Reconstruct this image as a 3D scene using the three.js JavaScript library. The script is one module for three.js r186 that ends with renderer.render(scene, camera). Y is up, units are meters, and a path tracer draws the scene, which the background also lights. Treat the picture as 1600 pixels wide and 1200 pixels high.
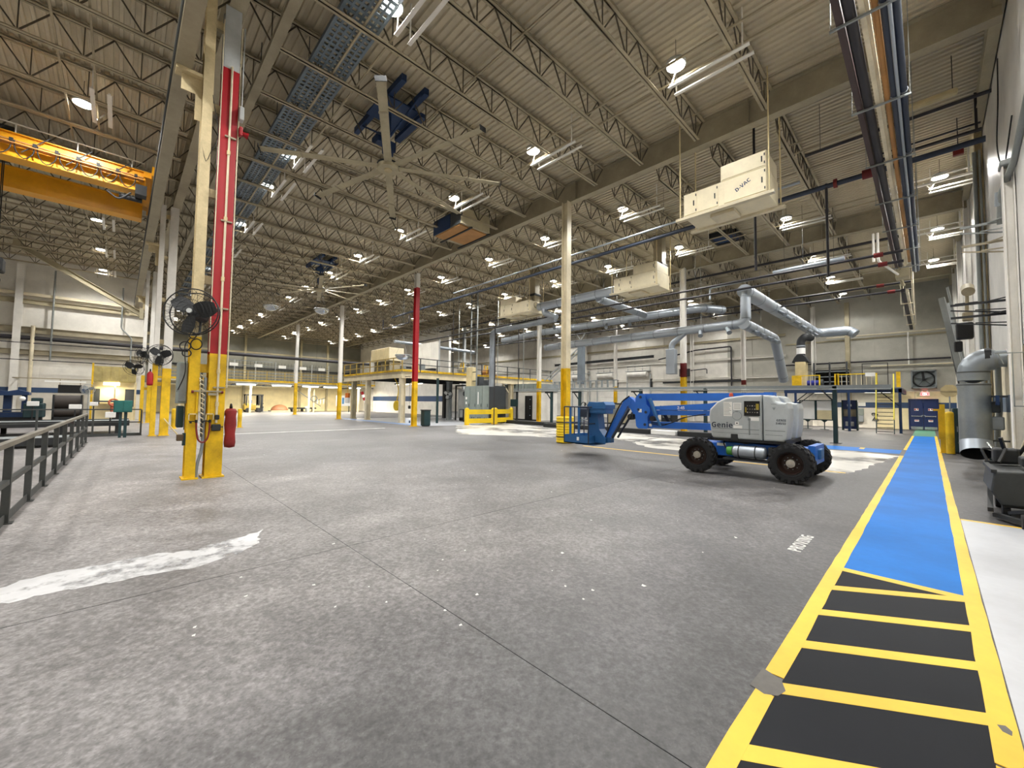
import * as THREE from 'three';
import { RoundedBoxGeometry } from 'three/addons/geometries/RoundedBoxGeometry.js';
import { TextGeometry } from 'three/addons/geometries/TextGeometry.js';
import { RectAreaLightUniformsLib } from 'three/addons/lights/RectAreaLightUniformsLib.js';
import { FontLoader } from 'three/addons/loaders/FontLoader.js';

// ---------------------------------------------------------------- camera, light, exposure
const scene = new THREE.Scene();
scene.background = new THREE.Color(0x0b0c0e);
const camera = new THREE.PerspectiveCamera(87.02, 4 / 3, 0.05, 200);
camera.rotation.order = 'YXZ';
camera.position.set(0, 1.65, 0);
camera.rotation.set(0.04672, 0.80074, 0.01252);
scene.add(camera);
const renderer = new THREE.WebGLRenderer({ antialias: true });
renderer.toneMapping = THREE.LinearToneMapping;
renderer.toneMappingExposure = 2.15;
renderer.shadowMap.enabled = true;
renderer.shadowMap.type = THREE.PCFSoftShadowMap;
RectAreaLightUniformsLib.init();
const LAMP_CANDELA = 54, LAMP_COLOR = new THREE.Color(1.0, 0.985, 0.95);

// ---------------------------------------------------------------- small tools
let seed = 20240611;
const rnd = () => { seed = (seed * 1664525 + 1013904223) >>> 0; return seed / 4294967296; };
const rr = (a, b) => a + (b - a) * rnd();
const used = new Map();
function numbered(name) {
  const n = used.get(name) || 0; used.set(name, n + 1);
  return n ? name + '_' + String(n).padStart(3, '0') : name;
}
const V = (x, y, z) => new THREE.Vector3(x, y, z);
// every geometry: plain triangles with uv in metres by the dominant axis of the face
function prep(g, keepUv = false) {
  if (g.index) g = g.toNonIndexed();
  const p = g.attributes.position, n = p.count;
  if (!g.attributes.normal) g.computeVertexNormals();
  if (!keepUv) {
    const uv = new Float32Array(n * 2), a = new THREE.Vector3(), b = new THREE.Vector3(), c = new THREE.Vector3();
    for (let i = 0; i < n; i += 3) {
      a.fromBufferAttribute(p, i); b.fromBufferAttribute(p, i + 1).sub(a); c.fromBufferAttribute(p, i + 2).sub(a); b.cross(c);
      const ax = Math.abs(b.x), ay = Math.abs(b.y), az = Math.abs(b.z);
      for (let k = i; k < i + 3; k++) {
        const x = p.getX(k), y = p.getY(k), z = p.getZ(k);
        if (ay >= ax && ay >= az) { uv[2 * k] = x; uv[2 * k + 1] = z; }
        else if (ax >= az) { uv[2 * k] = z; uv[2 * k + 1] = y; }
        else { uv[2 * k] = x; uv[2 * k + 1] = y; }
      }
    }
    g.setAttribute('uv', new THREE.BufferAttribute(uv, 2));
  }
  for (const k of Object.keys(g.attributes)) if (!['position', 'normal', 'uv', 'color'].includes(k)) g.deleteAttribute(k);
  return g;
}
function merge(list, keepUv = false) {
  if (!Array.isArray(list)) return prep(list, keepUv);
  const gs = list.flat(9).map(g => prep(g, keepUv));
  if (gs.length === 1) return gs[0];
  let n = 0; for (const g of gs) n += g.attributes.position.count;
  const out = new THREE.BufferGeometry();
  for (const [k, s] of [['position', 3], ['normal', 3], ['uv', 2]]) {
    const a = new Float32Array(n * s); let o = 0;
    for (const g of gs) { a.set(g.attributes[k].array, o); o += g.attributes[k].array.length; }
    out.setAttribute(k, new THREE.BufferAttribute(a, s));
  }
  return out;
}
// ---- shapes, in world metres
const bx = (x0, x1, y0, y1, z0, z1) => new THREE.BoxGeometry(Math.abs(x1 - x0), Math.abs(y1 - y0), Math.abs(z1 - z0)).translate((x0 + x1) / 2, (y0 + y1) / 2, (z0 + z1) / 2);
const rb = (x0, x1, y0, y1, z0, z1, r = 0.02, s = 2) => new RoundedBoxGeometry(Math.abs(x1 - x0), Math.abs(y1 - y0), Math.abs(z1 - z0), s, r).translate((x0 + x1) / 2, (y0 + y1) / 2, (z0 + z1) / 2);
function orient(g, p, q) { // a shape along +z from the origin laid from p to q, its y kept as upright as it goes
  const d = q.clone().sub(p), m = new THREE.Matrix4();
  const z = d.clone().normalize(); let up = Math.abs(z.y) > 0.99 ? V(0, 0, -1) : V(0, 1, 0);
  const x = up.clone().cross(z).normalize(), y = z.clone().cross(x);
  m.makeBasis(x, y, z).setPosition(p); return g.applyMatrix4(m);
}
const A = p => (p.isVector3 ? p : V(...p));
const bar = (p, q, w, h) => { p = A(p); q = A(q); const L = p.distanceTo(q); return orient(new THREE.BoxGeometry(w, h, L).translate(0, 0, L / 2), p, q); };
const cyl = (p, q, r, s = 10, r2 = r, open = false) => { p = A(p); q = A(q); const L = p.distanceTo(q); return orient(new THREE.CylinderGeometry(r2, r, L, s, 1, open).rotateX(Math.PI / 2).translate(0, 0, L / 2), p, q); };
function ibeam(p, q, h, w, tf = 0.02, tw = 0.014) {
  p = A(p); q = A(q); const L = p.distanceTo(q);
  return [[0, h / 2 - tf / 2, w, tf], [0, -h / 2 + tf / 2, w, tf], [0, 0, tw, h - tf * 2]].map(([x, y, a, b]) => orient(new THREE.BoxGeometry(a, b, L).translate(x, y, L / 2), p, q));
}
// an upright W section: flanges at +-d/2 along 'axis'
function wcol(x, z, y0, y1, w, d, axis = 'x', tf = 0.022, tw = 0.016) {
  const f = axis === 'x';
  return [-1, 1].map(s => f ? bx(x + s * d / 2 - tf / 2, x + s * d / 2 + tf / 2, y0, y1, z - w / 2, z + w / 2) : bx(x - w / 2, x + w / 2, y0, y1, z + s * d / 2 - tf / 2, z + s * d / 2 + tf / 2))
    .concat(f ? bx(x - d / 2, x + d / 2, y0, y1, z - tw / 2, z + tw / 2) : bx(x - tw / 2, x + tw / 2, y0, y1, z - d / 2, z + d / 2));
}
class Poly extends THREE.CurvePath {}
function path(pts, bend = 0.1) { // straight runs joined by round bends
  const c = new THREE.CurvePath(), P = pts.map(A); let a = P[0];
  for (let i = 1; i < P.length; i++) {
    if (i === P.length - 1) { c.add(new THREE.LineCurve3(a, P[i])); break; }
    const d0 = P[i].clone().sub(P[i - 1]), d1 = P[i + 1].clone().sub(P[i]);
    const b = Math.min(bend, d0.length() * 0.49, d1.length() * 0.49);
    const s = P[i].clone().addScaledVector(d0.normalize(), -b), e = P[i].clone().addScaledVector(d1.normalize(), b);
    c.add(new THREE.LineCurve3(a, s)); c.add(new THREE.QuadraticBezierCurve3(s, P[i], e)); a = e;
  }
  return c;
}
// a pipe through points: cylinders with bent elbows (few triangles on straight runs)
function pipe(pts, r, s = 8, bend = r * 3) {
  const P = pts.map(A), out = []; let a = P[0];
  for (let i = 1; i < P.length; i++) {
    if (i === P.length - 1) { out.push(cyl(a, P[i], r, s)); break; }
    const d0 = P[i].clone().sub(P[i - 1]), d1 = P[i + 1].clone().sub(P[i]);
    const b = Math.min(bend, d0.length() * 0.49, d1.length() * 0.49);
    const st = P[i].clone().addScaledVector(d0.normalize(), -b), e = P[i].clone().addScaledVector(d1.normalize(), b);
    out.push(cyl(a, st, r, s)); out.push(new THREE.TubeGeometry(new THREE.QuadraticBezierCurve3(st, P[i], e), 6, r, s, false)); a = e;
  }
  return out;
}
const hose = (pts, r, seg = 24, s = 6) => new THREE.TubeGeometry(new THREE.CatmullRomCurve3(pts.map(A)), seg, r, s, false);
function prism(pts, z0, z1, bevel = 0) { // outline in x,y swept along z
  const sh = new THREE.Shape(pts.map(p => new THREE.Vector2(p[0], p[1])));
  const d = z1 - z0;
  return new THREE.ExtrudeGeometry(sh, bevel ? { depth: d - 2 * bevel, bevelEnabled: true, bevelThickness: bevel, bevelSize: bevel, bevelOffset: -bevel, bevelSegments: 3, curveSegments: 8 } : { depth: d, bevelEnabled: false, curveSegments: 8 }).translate(0, 0, z0 + bevel);
}
const slabXZ = (pts, y0, y1) => prism(pts.map(([x, z]) => [x, -z]), y0, y1).rotateX(-Math.PI / 2); // outline in x,z
// lathe from [r,y] pairs
const lathe = (prof, s = 24) => new THREE.LatheGeometry(prof.map(p => new THREE.Vector2(p[0], p[1])), s);

// ---- building the scene graph
function finish(m) { m.castShadow = true; m.receiveShadow = true; return m; }
function tagT(o, label, category, group) { o.userData.label = label; o.userData.category = category; if (group) o.userData.group = group; return o; }
function T(name, label, category, group) { const g = new THREE.Group(); g.name = numbered(name); scene.add(g); return tagT(g, label, category, group); }
function PP(parent, name, list, mat, label) { for (const g of list.flat(9)) P(parent, name, g, mat, label); }
function P(parent, name, geo, mat, label) {
  const m = finish(new THREE.Mesh(merge(geo), mat)); m.name = name; if (label) m.userData.label = label; parent.add(m); return m;
}
const _b = new THREE.Box3();
function settle(g) { // moves a group's origin to the middle of its base
  g.updateMatrixWorld(true); _b.setFromObject(g); const o = V((_b.min.x + _b.max.x) / 2, _b.min.y, (_b.min.z + _b.max.z) / 2);
  for (const c of g.children) c.position.sub(o); g.position.copy(o); return g;
}
function TM(name, label, category, geo, mat, group) { // a thing that is one mesh
  const G = merge(geo); G.computeBoundingBox(); const b = G.boundingBox, o = V((b.min.x + b.max.x) / 2, b.min.y, (b.min.z + b.max.z) / 2);
  G.translate(-o.x, -o.y, -o.z); const m = finish(new THREE.Mesh(G, mat)); m.position.copy(o); m.name = numbered(name); scene.add(m); return tagT(m, label, category, group);
}
function S(name, geo, mat, parent = scene) { // the setting
  const m = finish(new THREE.Mesh(merge(geo), mat)); m.name = name; if (parent === scene) m.userData.kind = 'structure'; parent.add(m); return m;
}
function copy(src, pos, turn, label, group) {
  const c = src.clone(); c.name = numbered(src.name.replace(/_\d{3}$/, '')); c.position.set(...pos); c.rotation.y = turn || 0; scene.add(c);
  c.userData = { ...src.userData }; if (label) c.userData.label = label; if (group) c.userData.group = group; return c;
}
const ORD = ['first', 'second', 'third', 'fourth', 'fifth', 'sixth', 'seventh', 'eighth', 'ninth', 'tenth', 'eleventh', 'twelfth', 'thirteenth', 'fourteenth', 'fifteenth', 'sixteenth', 'seventeenth', 'eighteenth', 'nineteenth', 'twentieth', 'twenty-first', 'twenty-second', 'twenty-third', 'twenty-fourth', 'twenty-fifth', 'twenty-sixth', 'twenty-seventh', 'twenty-eighth', 'twenty-ninth', 'thirtieth', 'thirty-first', 'thirty-second', 'thirty-third', 'thirty-fourth', 'thirty-fifth'];

// ---------------------------------------------------------------- textures: grain, wear, print
function lattice(n, s) { let q = s >>> 0; const a = new Float32Array(n * n); for (let i = 0; i < a.length; i++) { q = (q * 1664525 + 1013904223) >>> 0; a[i] = q / 4294967296; } return a; }
function tileNoise(size, base, oct, s, gain = 0.5) { // repeating fractal noise, 0..1
  const out = new Float32Array(size * size); let amp = 1, tot = 0;
  for (let o = 0; o < oct; o++) {
    const n = base << o, L = lattice(n, s + o * 7919), k = n / size;
    for (let y = 0; y < size; y++) {
      const fy = y * k, y0 = Math.floor(fy), ty = fy - y0, sy = ty * ty * (3 - 2 * ty), r0 = (y0 % n) * n, r1 = ((y0 + 1) % n) * n;
      for (let x = 0; x < size; x++) {
        const fx = x * k, x0 = Math.floor(fx), tx = fx - x0, sx = tx * tx * (3 - 2 * tx), a = x0 % n, b = (x0 + 1) % n;
        const u = L[r0 + a] + (L[r0 + b] - L[r0 + a]) * sx, v = L[r1 + a] + (L[r1 + b] - L[r1 + a]) * sx;
        out[y * size + x] += (u + (v - u) * sy) * amp;
      }
    }
    tot += amp; amp *= gain;
  }
  for (let i = 0; i < out.length; i++) out[i] /= tot; return out;
}
function tex(size, fn, srgb, rep = 1, ch) {
  const d = new Uint8Array(size * size * 4);
  for (let i = 0; i < size * size; i++) { const c = fn(i, i % size, (i / size) | 0); d[4 * i] = c[0]; d[4 * i + 1] = c[1]; d[4 * i + 2] = c[2]; d[4 * i + 3] = 255; }
  const t = new THREE.DataTexture(d, size, size); t.wrapS = t.wrapT = THREE.RepeatWrapping; t.magFilter = THREE.LinearFilter; t.minFilter = THREE.LinearMipmapLinearFilter; t.generateMipmaps = true;
  if (srgb) t.colorSpace = THREE.SRGBColorSpace; t.repeat.set(rep, rep); t.needsUpdate = true; return t;
}
const cl = v => Math.max(0, Math.min(255, v));
const NA = tileNoise(512, 4, 6, 11, 0.6), NB = tileNoise(512, 16, 5, 77, 0.65), NC = tileNoise(512, 64, 3, 5, 0.8);
// general paint: faint mottling that multiplies a colour
const grime = (amt, rep) => tex(512, i => { const v = 255 - amt * 255 * Math.max(0, NA[i] * 1.5 - 0.45) - amt * 70 * NC[i]; return [cl(v), cl(v - amt * 10), cl(v - amt * 26)]; }, true, rep);
const GRIME = grime(0.2, 0.3), WORN = grime(0.3, 0.55), LIGHTGRIME = grime(0.14, 0.25);
const ROUGH = tex(512, i => { const v = 190 + 65 * NB[i]; return [v, v, v]; }, false, 0.35);
function paint(hex, o = {}) {
  return new THREE.MeshStandardMaterial({ color: hex, roughness: 0.6, metalness: 0, map: o.clean ? null : (o.worn ? WORN : o.light ? LIGHTGRIME : GRIME), ...Object.fromEntries(Object.entries(o).filter(([k]) => !['clean', 'worn', 'light'].includes(k))) });
}
const M = {
  cream: paint(0xe6dcc0), creamDirty: paint(0xd9c9a0, { worn: 1 }), white: paint(0xeeece6, { light: 1 }), wallDim: paint(0x84847a, { light: 1 }), wallGloss: paint(0xf0efec, { light: 1, roughness: 0.32 }), wallWhite: paint(0xe9e6de, { light: 1 }), wallCream: paint(0xefe3b8, { light: 1 }), wallGrey: paint(0xb4b2a8, { light: 1 }),
  girt: paint(0xb9b093), joist: paint(0xb3a88e), joistDark: paint(0x574f41), deck: paint(0xcdc3ab, { light: 1, roughness: 0.7 }), girder: paint(0xaaa189),
  yellow: paint(0xf7cb12, { worn: 1, roughness: 0.5 }), yellowClean: paint(0xf6d11a, { light: 1, roughness: 0.45 }), red: paint(0xab1420, { light: 1, roughness: 0.4 }), craneYellow: paint(0xf2ac18, { light: 1, roughness: 0.45 }),
  navy: paint(0x15345f, { light: 1 }), navyDoor: paint(0x10285e, { light: 1, roughness: 0.4 }), blackSteel: paint(0x24272a, { light: 1 }), darkSteel: paint(0x3c4146), grey: paint(0x8f979b), greyLight: paint(0xb9bec0), greyBlue: paint(0x7c8894), cabinet: paint(0x8d9996, { light: 1 }),
  rail: paint(0x474b4c, { worn: 1 }), tan: paint(0xe3d3a4), unit: paint(0xf0e6c8, { light: 1 }), green: paint(0x1f6d63), greenDark: paint(0x17383d), rubber: new THREE.MeshStandardMaterial({ color: 0x222326, roughness: 0.85 }),
  black: new THREE.MeshStandardMaterial({ color: 0x0d0e10, roughness: 0.6 }), cable: new THREE.MeshStandardMaterial({ color: 0x1a1a1c, roughness: 0.7 }),
  galv: new THREE.MeshStandardMaterial({ color: 0xa6aeb7, roughness: 0.45, metalness: 0.6, roughnessMap: ROUGH }), galvWall: new THREE.MeshStandardMaterial({ color: 0x9aa3aa, roughness: 0.42, metalness: 0.6, roughnessMap: ROUGH, map: GRIME }), galvDark: new THREE.MeshStandardMaterial({ color: 0x8a9197, roughness: 0.5, metalness: 0.55, roughnessMap: ROUGH }), conduit: paint(0x9aa0a0, { metalness: 0.3, roughness: 0.45 }), chrome: new THREE.MeshStandardMaterial({ color: 0xcfd3d6, roughness: 0.2, metalness: 1 }),
  pipeDark: paint(0x2c2a30), pipeBlue: paint(0x333d50), orangeWood: paint(0xb8854a), couplingRed: paint(0x7a1d1a), tape: paint(0x55595a),
  genieBlue: paint(0x2a74de, { light: 1, roughness: 0.38 }), basketBlue: paint(0x2c6aa8, { light: 1, roughness: 0.45 }), genieGrey: paint(0xc3cbd0, { light: 1, roughness: 0.45 }), rim: paint(0x3a2620, { worn: 1 }), hub: paint(0xbcb8b0),
  glow: new THREE.MeshStandardMaterial({ color: 0xffffff, emissive: 0xfff6e4, emissiveIntensity: 9, roughness: 0.5 }), tubeGlow: new THREE.MeshStandardMaterial({ color: 0xffffff, emissive: 0xfffae8, emissiveIntensity: 2.2 }),
  brick: paint(0x9c6a4c), curtain: paint(0x3a4556), teal: paint(0x1d6b66), glass: new THREE.MeshPhysicalMaterial({ color: 0xffffff, transmission: 1, thickness: 0, roughness: 0.05 }), paper: paint(0xf5f5f2, { clean: 1 }),
};
const font = await new FontLoader().loadAsync('fonts/droid/droid_sans_bold.typeface.json');
const text = (s, size, depth = 0.004) => { const g = new TextGeometry(s, { font, size, depth, height: depth, curveSegments: 3, bevelEnabled: false }); g.computeBoundingBox(); const b = g.boundingBox; return g.translate(-(b.min.x + b.max.x) / 2, -(b.min.y + b.max.y) / 2, 0); };
// ================================================================ THE ROOM
const X0 = -66.5, X1 = 1.45, Z0 = -43.6, Z1 = 11.5, DECK = 11.25;
// ---- floor: slabs with sawn joints
{
  const fl = new THREE.Group(); fl.name = 'floor'; fl.userData.kind = 'structure'; scene.add(fl);
  S('floor_base', bx(X0 - 0.3, X1 + 0.3, -0.4, -0.03, Z0 - 0.3, Z1 + 0.3), paint(0x2b2a29, { clean: 1 }), fl);
  const F1 = tileNoise(1024, 8, 7, 301, 0.62), F2 = tileNoise(1024, 128, 3, 9, 0.8), F3 = tileNoise(1024, 3, 4, 55, 0.5);
  const q = lattice(1024, 4242);
  const conc = tex(1024, i => {
    let v = 180 + (F1[i] - 0.5) * 105 + (F2[i] - 0.5) * 130 + (F3[i] - 0.5) * 30; const s = q[i];
    if (s > 0.991) v += 50; else if (s < 0.01) v -= 45;
    return [cl(v + 1), cl(v), cl(v - 2)];
  }, true, 0.25);
  const rough = tex(1024, i => { const v = 118 + 100 * F1[i] + 46 * F2[i]; return [v, v, v]; }, false, 0.25);
  const bump = tex(1024, i => { const v = 128 + (F2[i] - 0.5) * 200 + (F1[i] - 0.5) * 60; return [cl(v), cl(v), cl(v)]; }, false, 0.25);
  const mat = new THREE.MeshStandardMaterial({ map: conc, roughnessMap: rough, roughness: 0.72, bumpMap: bump, bumpScale: 0.0012, vertexColors: true });
  const C = tileNoise(512, 6, 6, 99, 0.58), D = tileNoise(512, 5, 5, 7, 0.5);
  const at = (N, x, z, k) => { const u = ((x * k) % 512 + 512) % 512 | 0, v = ((z * k) % 512 + 512) % 512 | 0; return N[v * 512 + u]; };
  const jx = [], jz = []; for (let x = -4.65 + 6.65; x > X0 - 6; x -= 6.65) jx.push(x); for (let z = -1.94 + 12.3; z > Z0 - 6; z -= 6.15) jz.push(z);
  jx.unshift(X1 + 0.25); jz.unshift(Z1 + 0.25);
  for (let i = 0; i + 1 < jx.length; i++) for (let j = 0; j + 1 < jz.length; j++) {
    const a = Math.max(jx[i + 1], X0 - 0.25) + 0.0045, b = jx[i] - 0.0045, c = Math.max(jz[j + 1], Z0 - 0.25) + 0.003, d = jz[j] - 0.003;
    if (b - a < 0.05 || d - c < 0.05) continue;
    const near = Math.hypot((a + b) / 2, (c + d) / 2) < 14, n = near ? 26 : 12;
    const g = new THREE.PlaneGeometry(b - a, d - c, n, n).rotateX(-Math.PI / 2).translate((a + b) / 2, 0, (c + d) / 2);
    const m = prep(g.toNonIndexed ? g : g); const p = m.attributes.position, col = new Float32Array(p.count * 3);
    for (let k = 0; k < p.count; k++) {
      const x = p.getX(k), z = p.getZ(k);
      const n1 = at(C, x, z, 11) - 0.5, n2 = at(D, x, z, 23) - 0.5, n3 = at(C, z + 90, x * 2.2, 7) - 0.5;
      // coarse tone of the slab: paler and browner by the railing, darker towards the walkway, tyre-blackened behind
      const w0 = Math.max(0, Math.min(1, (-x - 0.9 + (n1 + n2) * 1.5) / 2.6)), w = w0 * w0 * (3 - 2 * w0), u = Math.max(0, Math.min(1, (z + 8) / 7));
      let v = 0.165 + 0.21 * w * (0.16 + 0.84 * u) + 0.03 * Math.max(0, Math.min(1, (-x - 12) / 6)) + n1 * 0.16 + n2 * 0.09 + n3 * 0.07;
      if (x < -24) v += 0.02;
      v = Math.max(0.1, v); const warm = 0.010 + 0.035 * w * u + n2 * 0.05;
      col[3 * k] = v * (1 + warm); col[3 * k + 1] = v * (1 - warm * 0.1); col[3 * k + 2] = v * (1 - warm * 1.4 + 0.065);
    }
    m.setAttribute('color', new THREE.BufferAttribute(col, 3));
    const sides = [bx(a, b, -0.05, -0.002, c, d)].map(s => prep(s));
    const mesh = finish(new THREE.Mesh(m, mat)); mesh.name = 'slab'; fl.add(mesh);
    const under = S('slab_edge', sides, M.darkSteel, mesh);
  }
  // painted marks on the floor
  const yellowP = paint(0xf3c73a, { light: 1, roughness: 0.5 }), blueP = new THREE.MeshPhysicalMaterial({ color: 0x0a72cc, roughness: 0.55, specularIntensity: 0.35, map: LIGHTGRIME }), blackP = new THREE.MeshPhysicalMaterial({ color: 0x1a1d24, roughness: 0.6, specularIntensity: 0.3, map: LIGHTGRIME }), whiteP = paint(0xc3c7d0, { light: 1, roughness: 0.35 }), greenP = paint(0x5d9c86, { roughness: 0.5 });
  const L0 = -0.655, L1 = 0.175, y1 = 0.0025;
  S('blue_walkway', bx(L0, L1, 0, y1, -33.6, -5.41), blueP, fl);
  S('green_walkway_end', bx(-0.75, 0.24, 0, y1, -43.2, -33.62), greenP, fl);
  S('black_walkway', bx(L0, L1, 0, 0.0022, -5.3, 6), blackP, fl);
  const ragged = (x0, x1, z0, z1, n, gap) => { const L = [], R = []; for (let i = 0; i <= n; i++) { const z = z0 + (z1 - z0) * i / n; L.push([x0 + rr(-0.004, 0.004), z]); R.unshift([x1 + rr(-0.004, 0.004), z]); } return slabXZ(L.concat(R), 0, 0.004); };
  S('yellow_line', [ragged(-0.755, L0 + 0.004, -19.4, -2.96, 60), ragged(-0.75, L0 + 0.004, -2.74, 6, 20), ragged(-0.75, L0, -33.6, -22.2, 20)], yellowP, fl);
  S('yellow_line', [ragged(L1 - 0.004, 0.275, -34.5, -3.0, 80), ragged(L1 - 0.004, 0.275, -2.98, 6, 20)], yellowP, fl);
  S('yellow_line', bx(L0, L1, 0, 0.0035, -5.41, -5.3), yellowP, fl);
  for (let k = 0; k < 12; k++) { // slanted hatching on the black part
    const z = -4.75 + k * 0.635, sh = (a, b) => slabXZ([[L0, a], [L0, a + 0.125], [L1, b + 0.125], [L1, b]], 0, 0.0034);
    if (k === 0) S('yellow_hatch_stripe', slabXZ([[L0, z - 0.06], [L0, z + 0.065], [L1, z - 0.5], [L1, z - 0.62]], 0, 0.0034), yellowP, fl); else S('yellow_hatch_stripe', sh(z - 0.06, z - 0.6), yellowP, fl);
  }
  // worn spots in the yellow line and the patch of bare concrete that interrupts it
  S('bare_patch', slabXZ([[-0.77, -2.98], [-0.66, -2.93], [-0.62, -2.84], [-0.64, -2.76], [-0.70, -2.72], [-0.78, -2.75]], 0, 0.0042), paint(0x6a6866, { worn: 1 }), fl);
  S('paint_chip', slabXZ([[0.205, -3.36], [0.235, -3.38], [0.255, -3.345], [0.25, -3.3], [0.22, -3.31]], 0, 0.0047), paint(0x6a6866), fl);
  S('white_floor_paint', bx(0.283, X1, 0, 0.002, -9.02, 6), whiteP, fl);
  S('yellow_edge_line', bx(0.283, X1, 0, 0.003, -9.1, -9.02), yellowP, fl);
  // white paint that has worn through: ragged islands
  const wornWhite = paint(0xdfe0de, { light: 1, roughness: 0.4 });
  function rag(poly, amp, step, y = 0.002) { const o = []; for (let i = 0; i < poly.length; i++) { const [ax, az] = poly[i], [b, c] = poly[(i + 1) % poly.length], n = Math.max(1, Math.round(Math.hypot(b - ax, c - az) / step)); for (let k = 0; k < n; k++) o.push([ax + (b - ax) * k / n + rr(-amp, amp), az + (c - az) * k / n + rr(-amp, amp)]); } return slabXZ(o, 0, y); }
  const pm = new THREE.MeshStandardMaterial({ color: 0xcfd1d6, roughness: 0.5, map: GRIME, transparent: true, alphaMap: tex(512, i => { const v = cl((NB[i] * 0.6 + NA[i] * 0.6 - 0.53) * 800 + 190); return [v, v, v]; }, false, 0.55) });
  S('worn_white_patch', [rag([[-5.93, -1.38], [-5.42, -1.2], [-5.15, -0.96], [-5.05, -0.53], [-5.13, -0.13], [-5.17, 0.2], [-5.2, 0.45], [-5.17, 0.75], [-5.6, 0.75], [-5.78, 0.4], [-5.78, 0.1], [-5.75, -0.38], [-5.6, -0.63]], 0.035, 0.06)], pm, fl);
  const pm2 = new THREE.MeshStandardMaterial({ color: 0xe2e1dd, roughness: 0.3, map: GRIME, transparent: true, alphaMap: tex(512, i => { const v = cl((NA[i] - 0.40) * 1500 + 150); return [v, v, v]; }, false, 0.12) });
  S('worn_white_strip', [rag([[-9.5, -20.3], [-9.0, -15.9], [-7.4, -14.6], [-4.5, -14.8], [-2.6, -12.7], [-1.45, -12.9], [-0.8, -19.2], [-2, -19.9], [-4.5, -18.6], [-7, -18.9]], 0.1, 0.3)], pm2, fl);
  S('worn_white_strip', [rag([[-24, -17.6], [-17, -12.6], [-14.3, -14.6], [-9.2, -16.6], [-9.6, -20.2], [-14, -21.4], [-19, -21], [-23.4, -22.6]], 0.12, 0.35)], pm2, fl);
  S('white_floor_coating', [rag([[-38, -14.6], [-24.4, -14.8], [-23.4, -17.4], [-23.8, -22], [-30, -25], [-38, -25]], 0.1, 0.4)], whiteP, fl);
  S('blue_floor_strip', bx(-3.3, -0.78, 0, 0.003, -21.9, -20.1), blueP, fl);
  S('blue_floor_strip', bx(-38, -24.6, 0, 0.003, -15.5, -14.7), paint(0x6f93c8, { roughness: 0.4 }), fl);
  S('yellow_line', [bx(-2.0, -1.85, 0, 0.004, -21.9, -21.2), bx(-9.5, -1.5, 0, 0.003, -13.2, -13.08)], yellowP, fl);
  S('white_line', [rag([[-23.5, -11.8], [-23.3, -11.8], [-23.1, -3.2], [-23.3, -3.2]], 0.03, 0.2)], wornWhite, fl);
  const chips = []; for (let i = 0; i < 60; i++) { const a = rr(0.1, 1.45), d = 2.5 * Math.pow(7, rnd()), x = -Math.sin(a) * d * 0.95 - 0.9, z = -Math.cos(a) * d; const r = rr(0.006, 0.02); chips.push(rag([[x - r, z - r], [x + r, z - r * 0.4], [x + r * 0.7, z + r], [x - r * 0.5, z + r * 0.8]], r * 0.3, 1)); }
  const sp = S('white_speck', chips, wornWhite, fl); sp.userData.kind = 'stuff';
  // stencilled lettering
  const st = S('floor_stencil', text('PROVING', 0.13, 0.002).rotateX(-Math.PI / 2).rotateY(Math.PI / 2).translate(-1.12, 0.002, -6.0), wornWhite, fl);
}
// ---- roof deck
{
  S('ceiling', bx(X0 - 0.4, X1 + 0.4, DECK + 0.06, DECK + 0.35, Z0 - 0.4, Z1 + 0.4), paint(0xb0a794));
  const ceil = scene.getObjectByName('ceiling');
  const per = 0.2, n = Math.ceil((Z1 - Z0) / per), pos = [], idx = [];
  const prof = [[0, 0.05], [0.095, 0.05], [0.115, 0], [0.18, 0]];
  const bays = [[X0, -53.1], [-53.1, -39.8], [-39.8, -26.5], [-26.5, -13.2], [-13.2, X1]];
  bays.forEach(([a, b], bi) => {
    const pos = []; const q = (z0, y0, z1, y1) => pos.push(a, y0, z0, b, y0, z0, b, y1, z1, a, y0, z0, b, y1, z1, a, y1, z1);
    for (let i = 0; i < n; i++) { const z = Z1 - i * per; for (let k = 0; k < 4; k++) { const [u, v] = prof[k], [u2, v2] = k < 3 ? prof[k + 1] : [per, 0.05]; q(z - u, DECK + v, z - u2, DECK + v2); } }
    const g = new THREE.BufferGeometry(); g.setAttribute('position', new THREE.Float32BufferAttribute(pos, 3)); g.computeVertexNormals();
    S('corrugated_deck_sheet', g, M.deck, ceil);
  });
}
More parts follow.
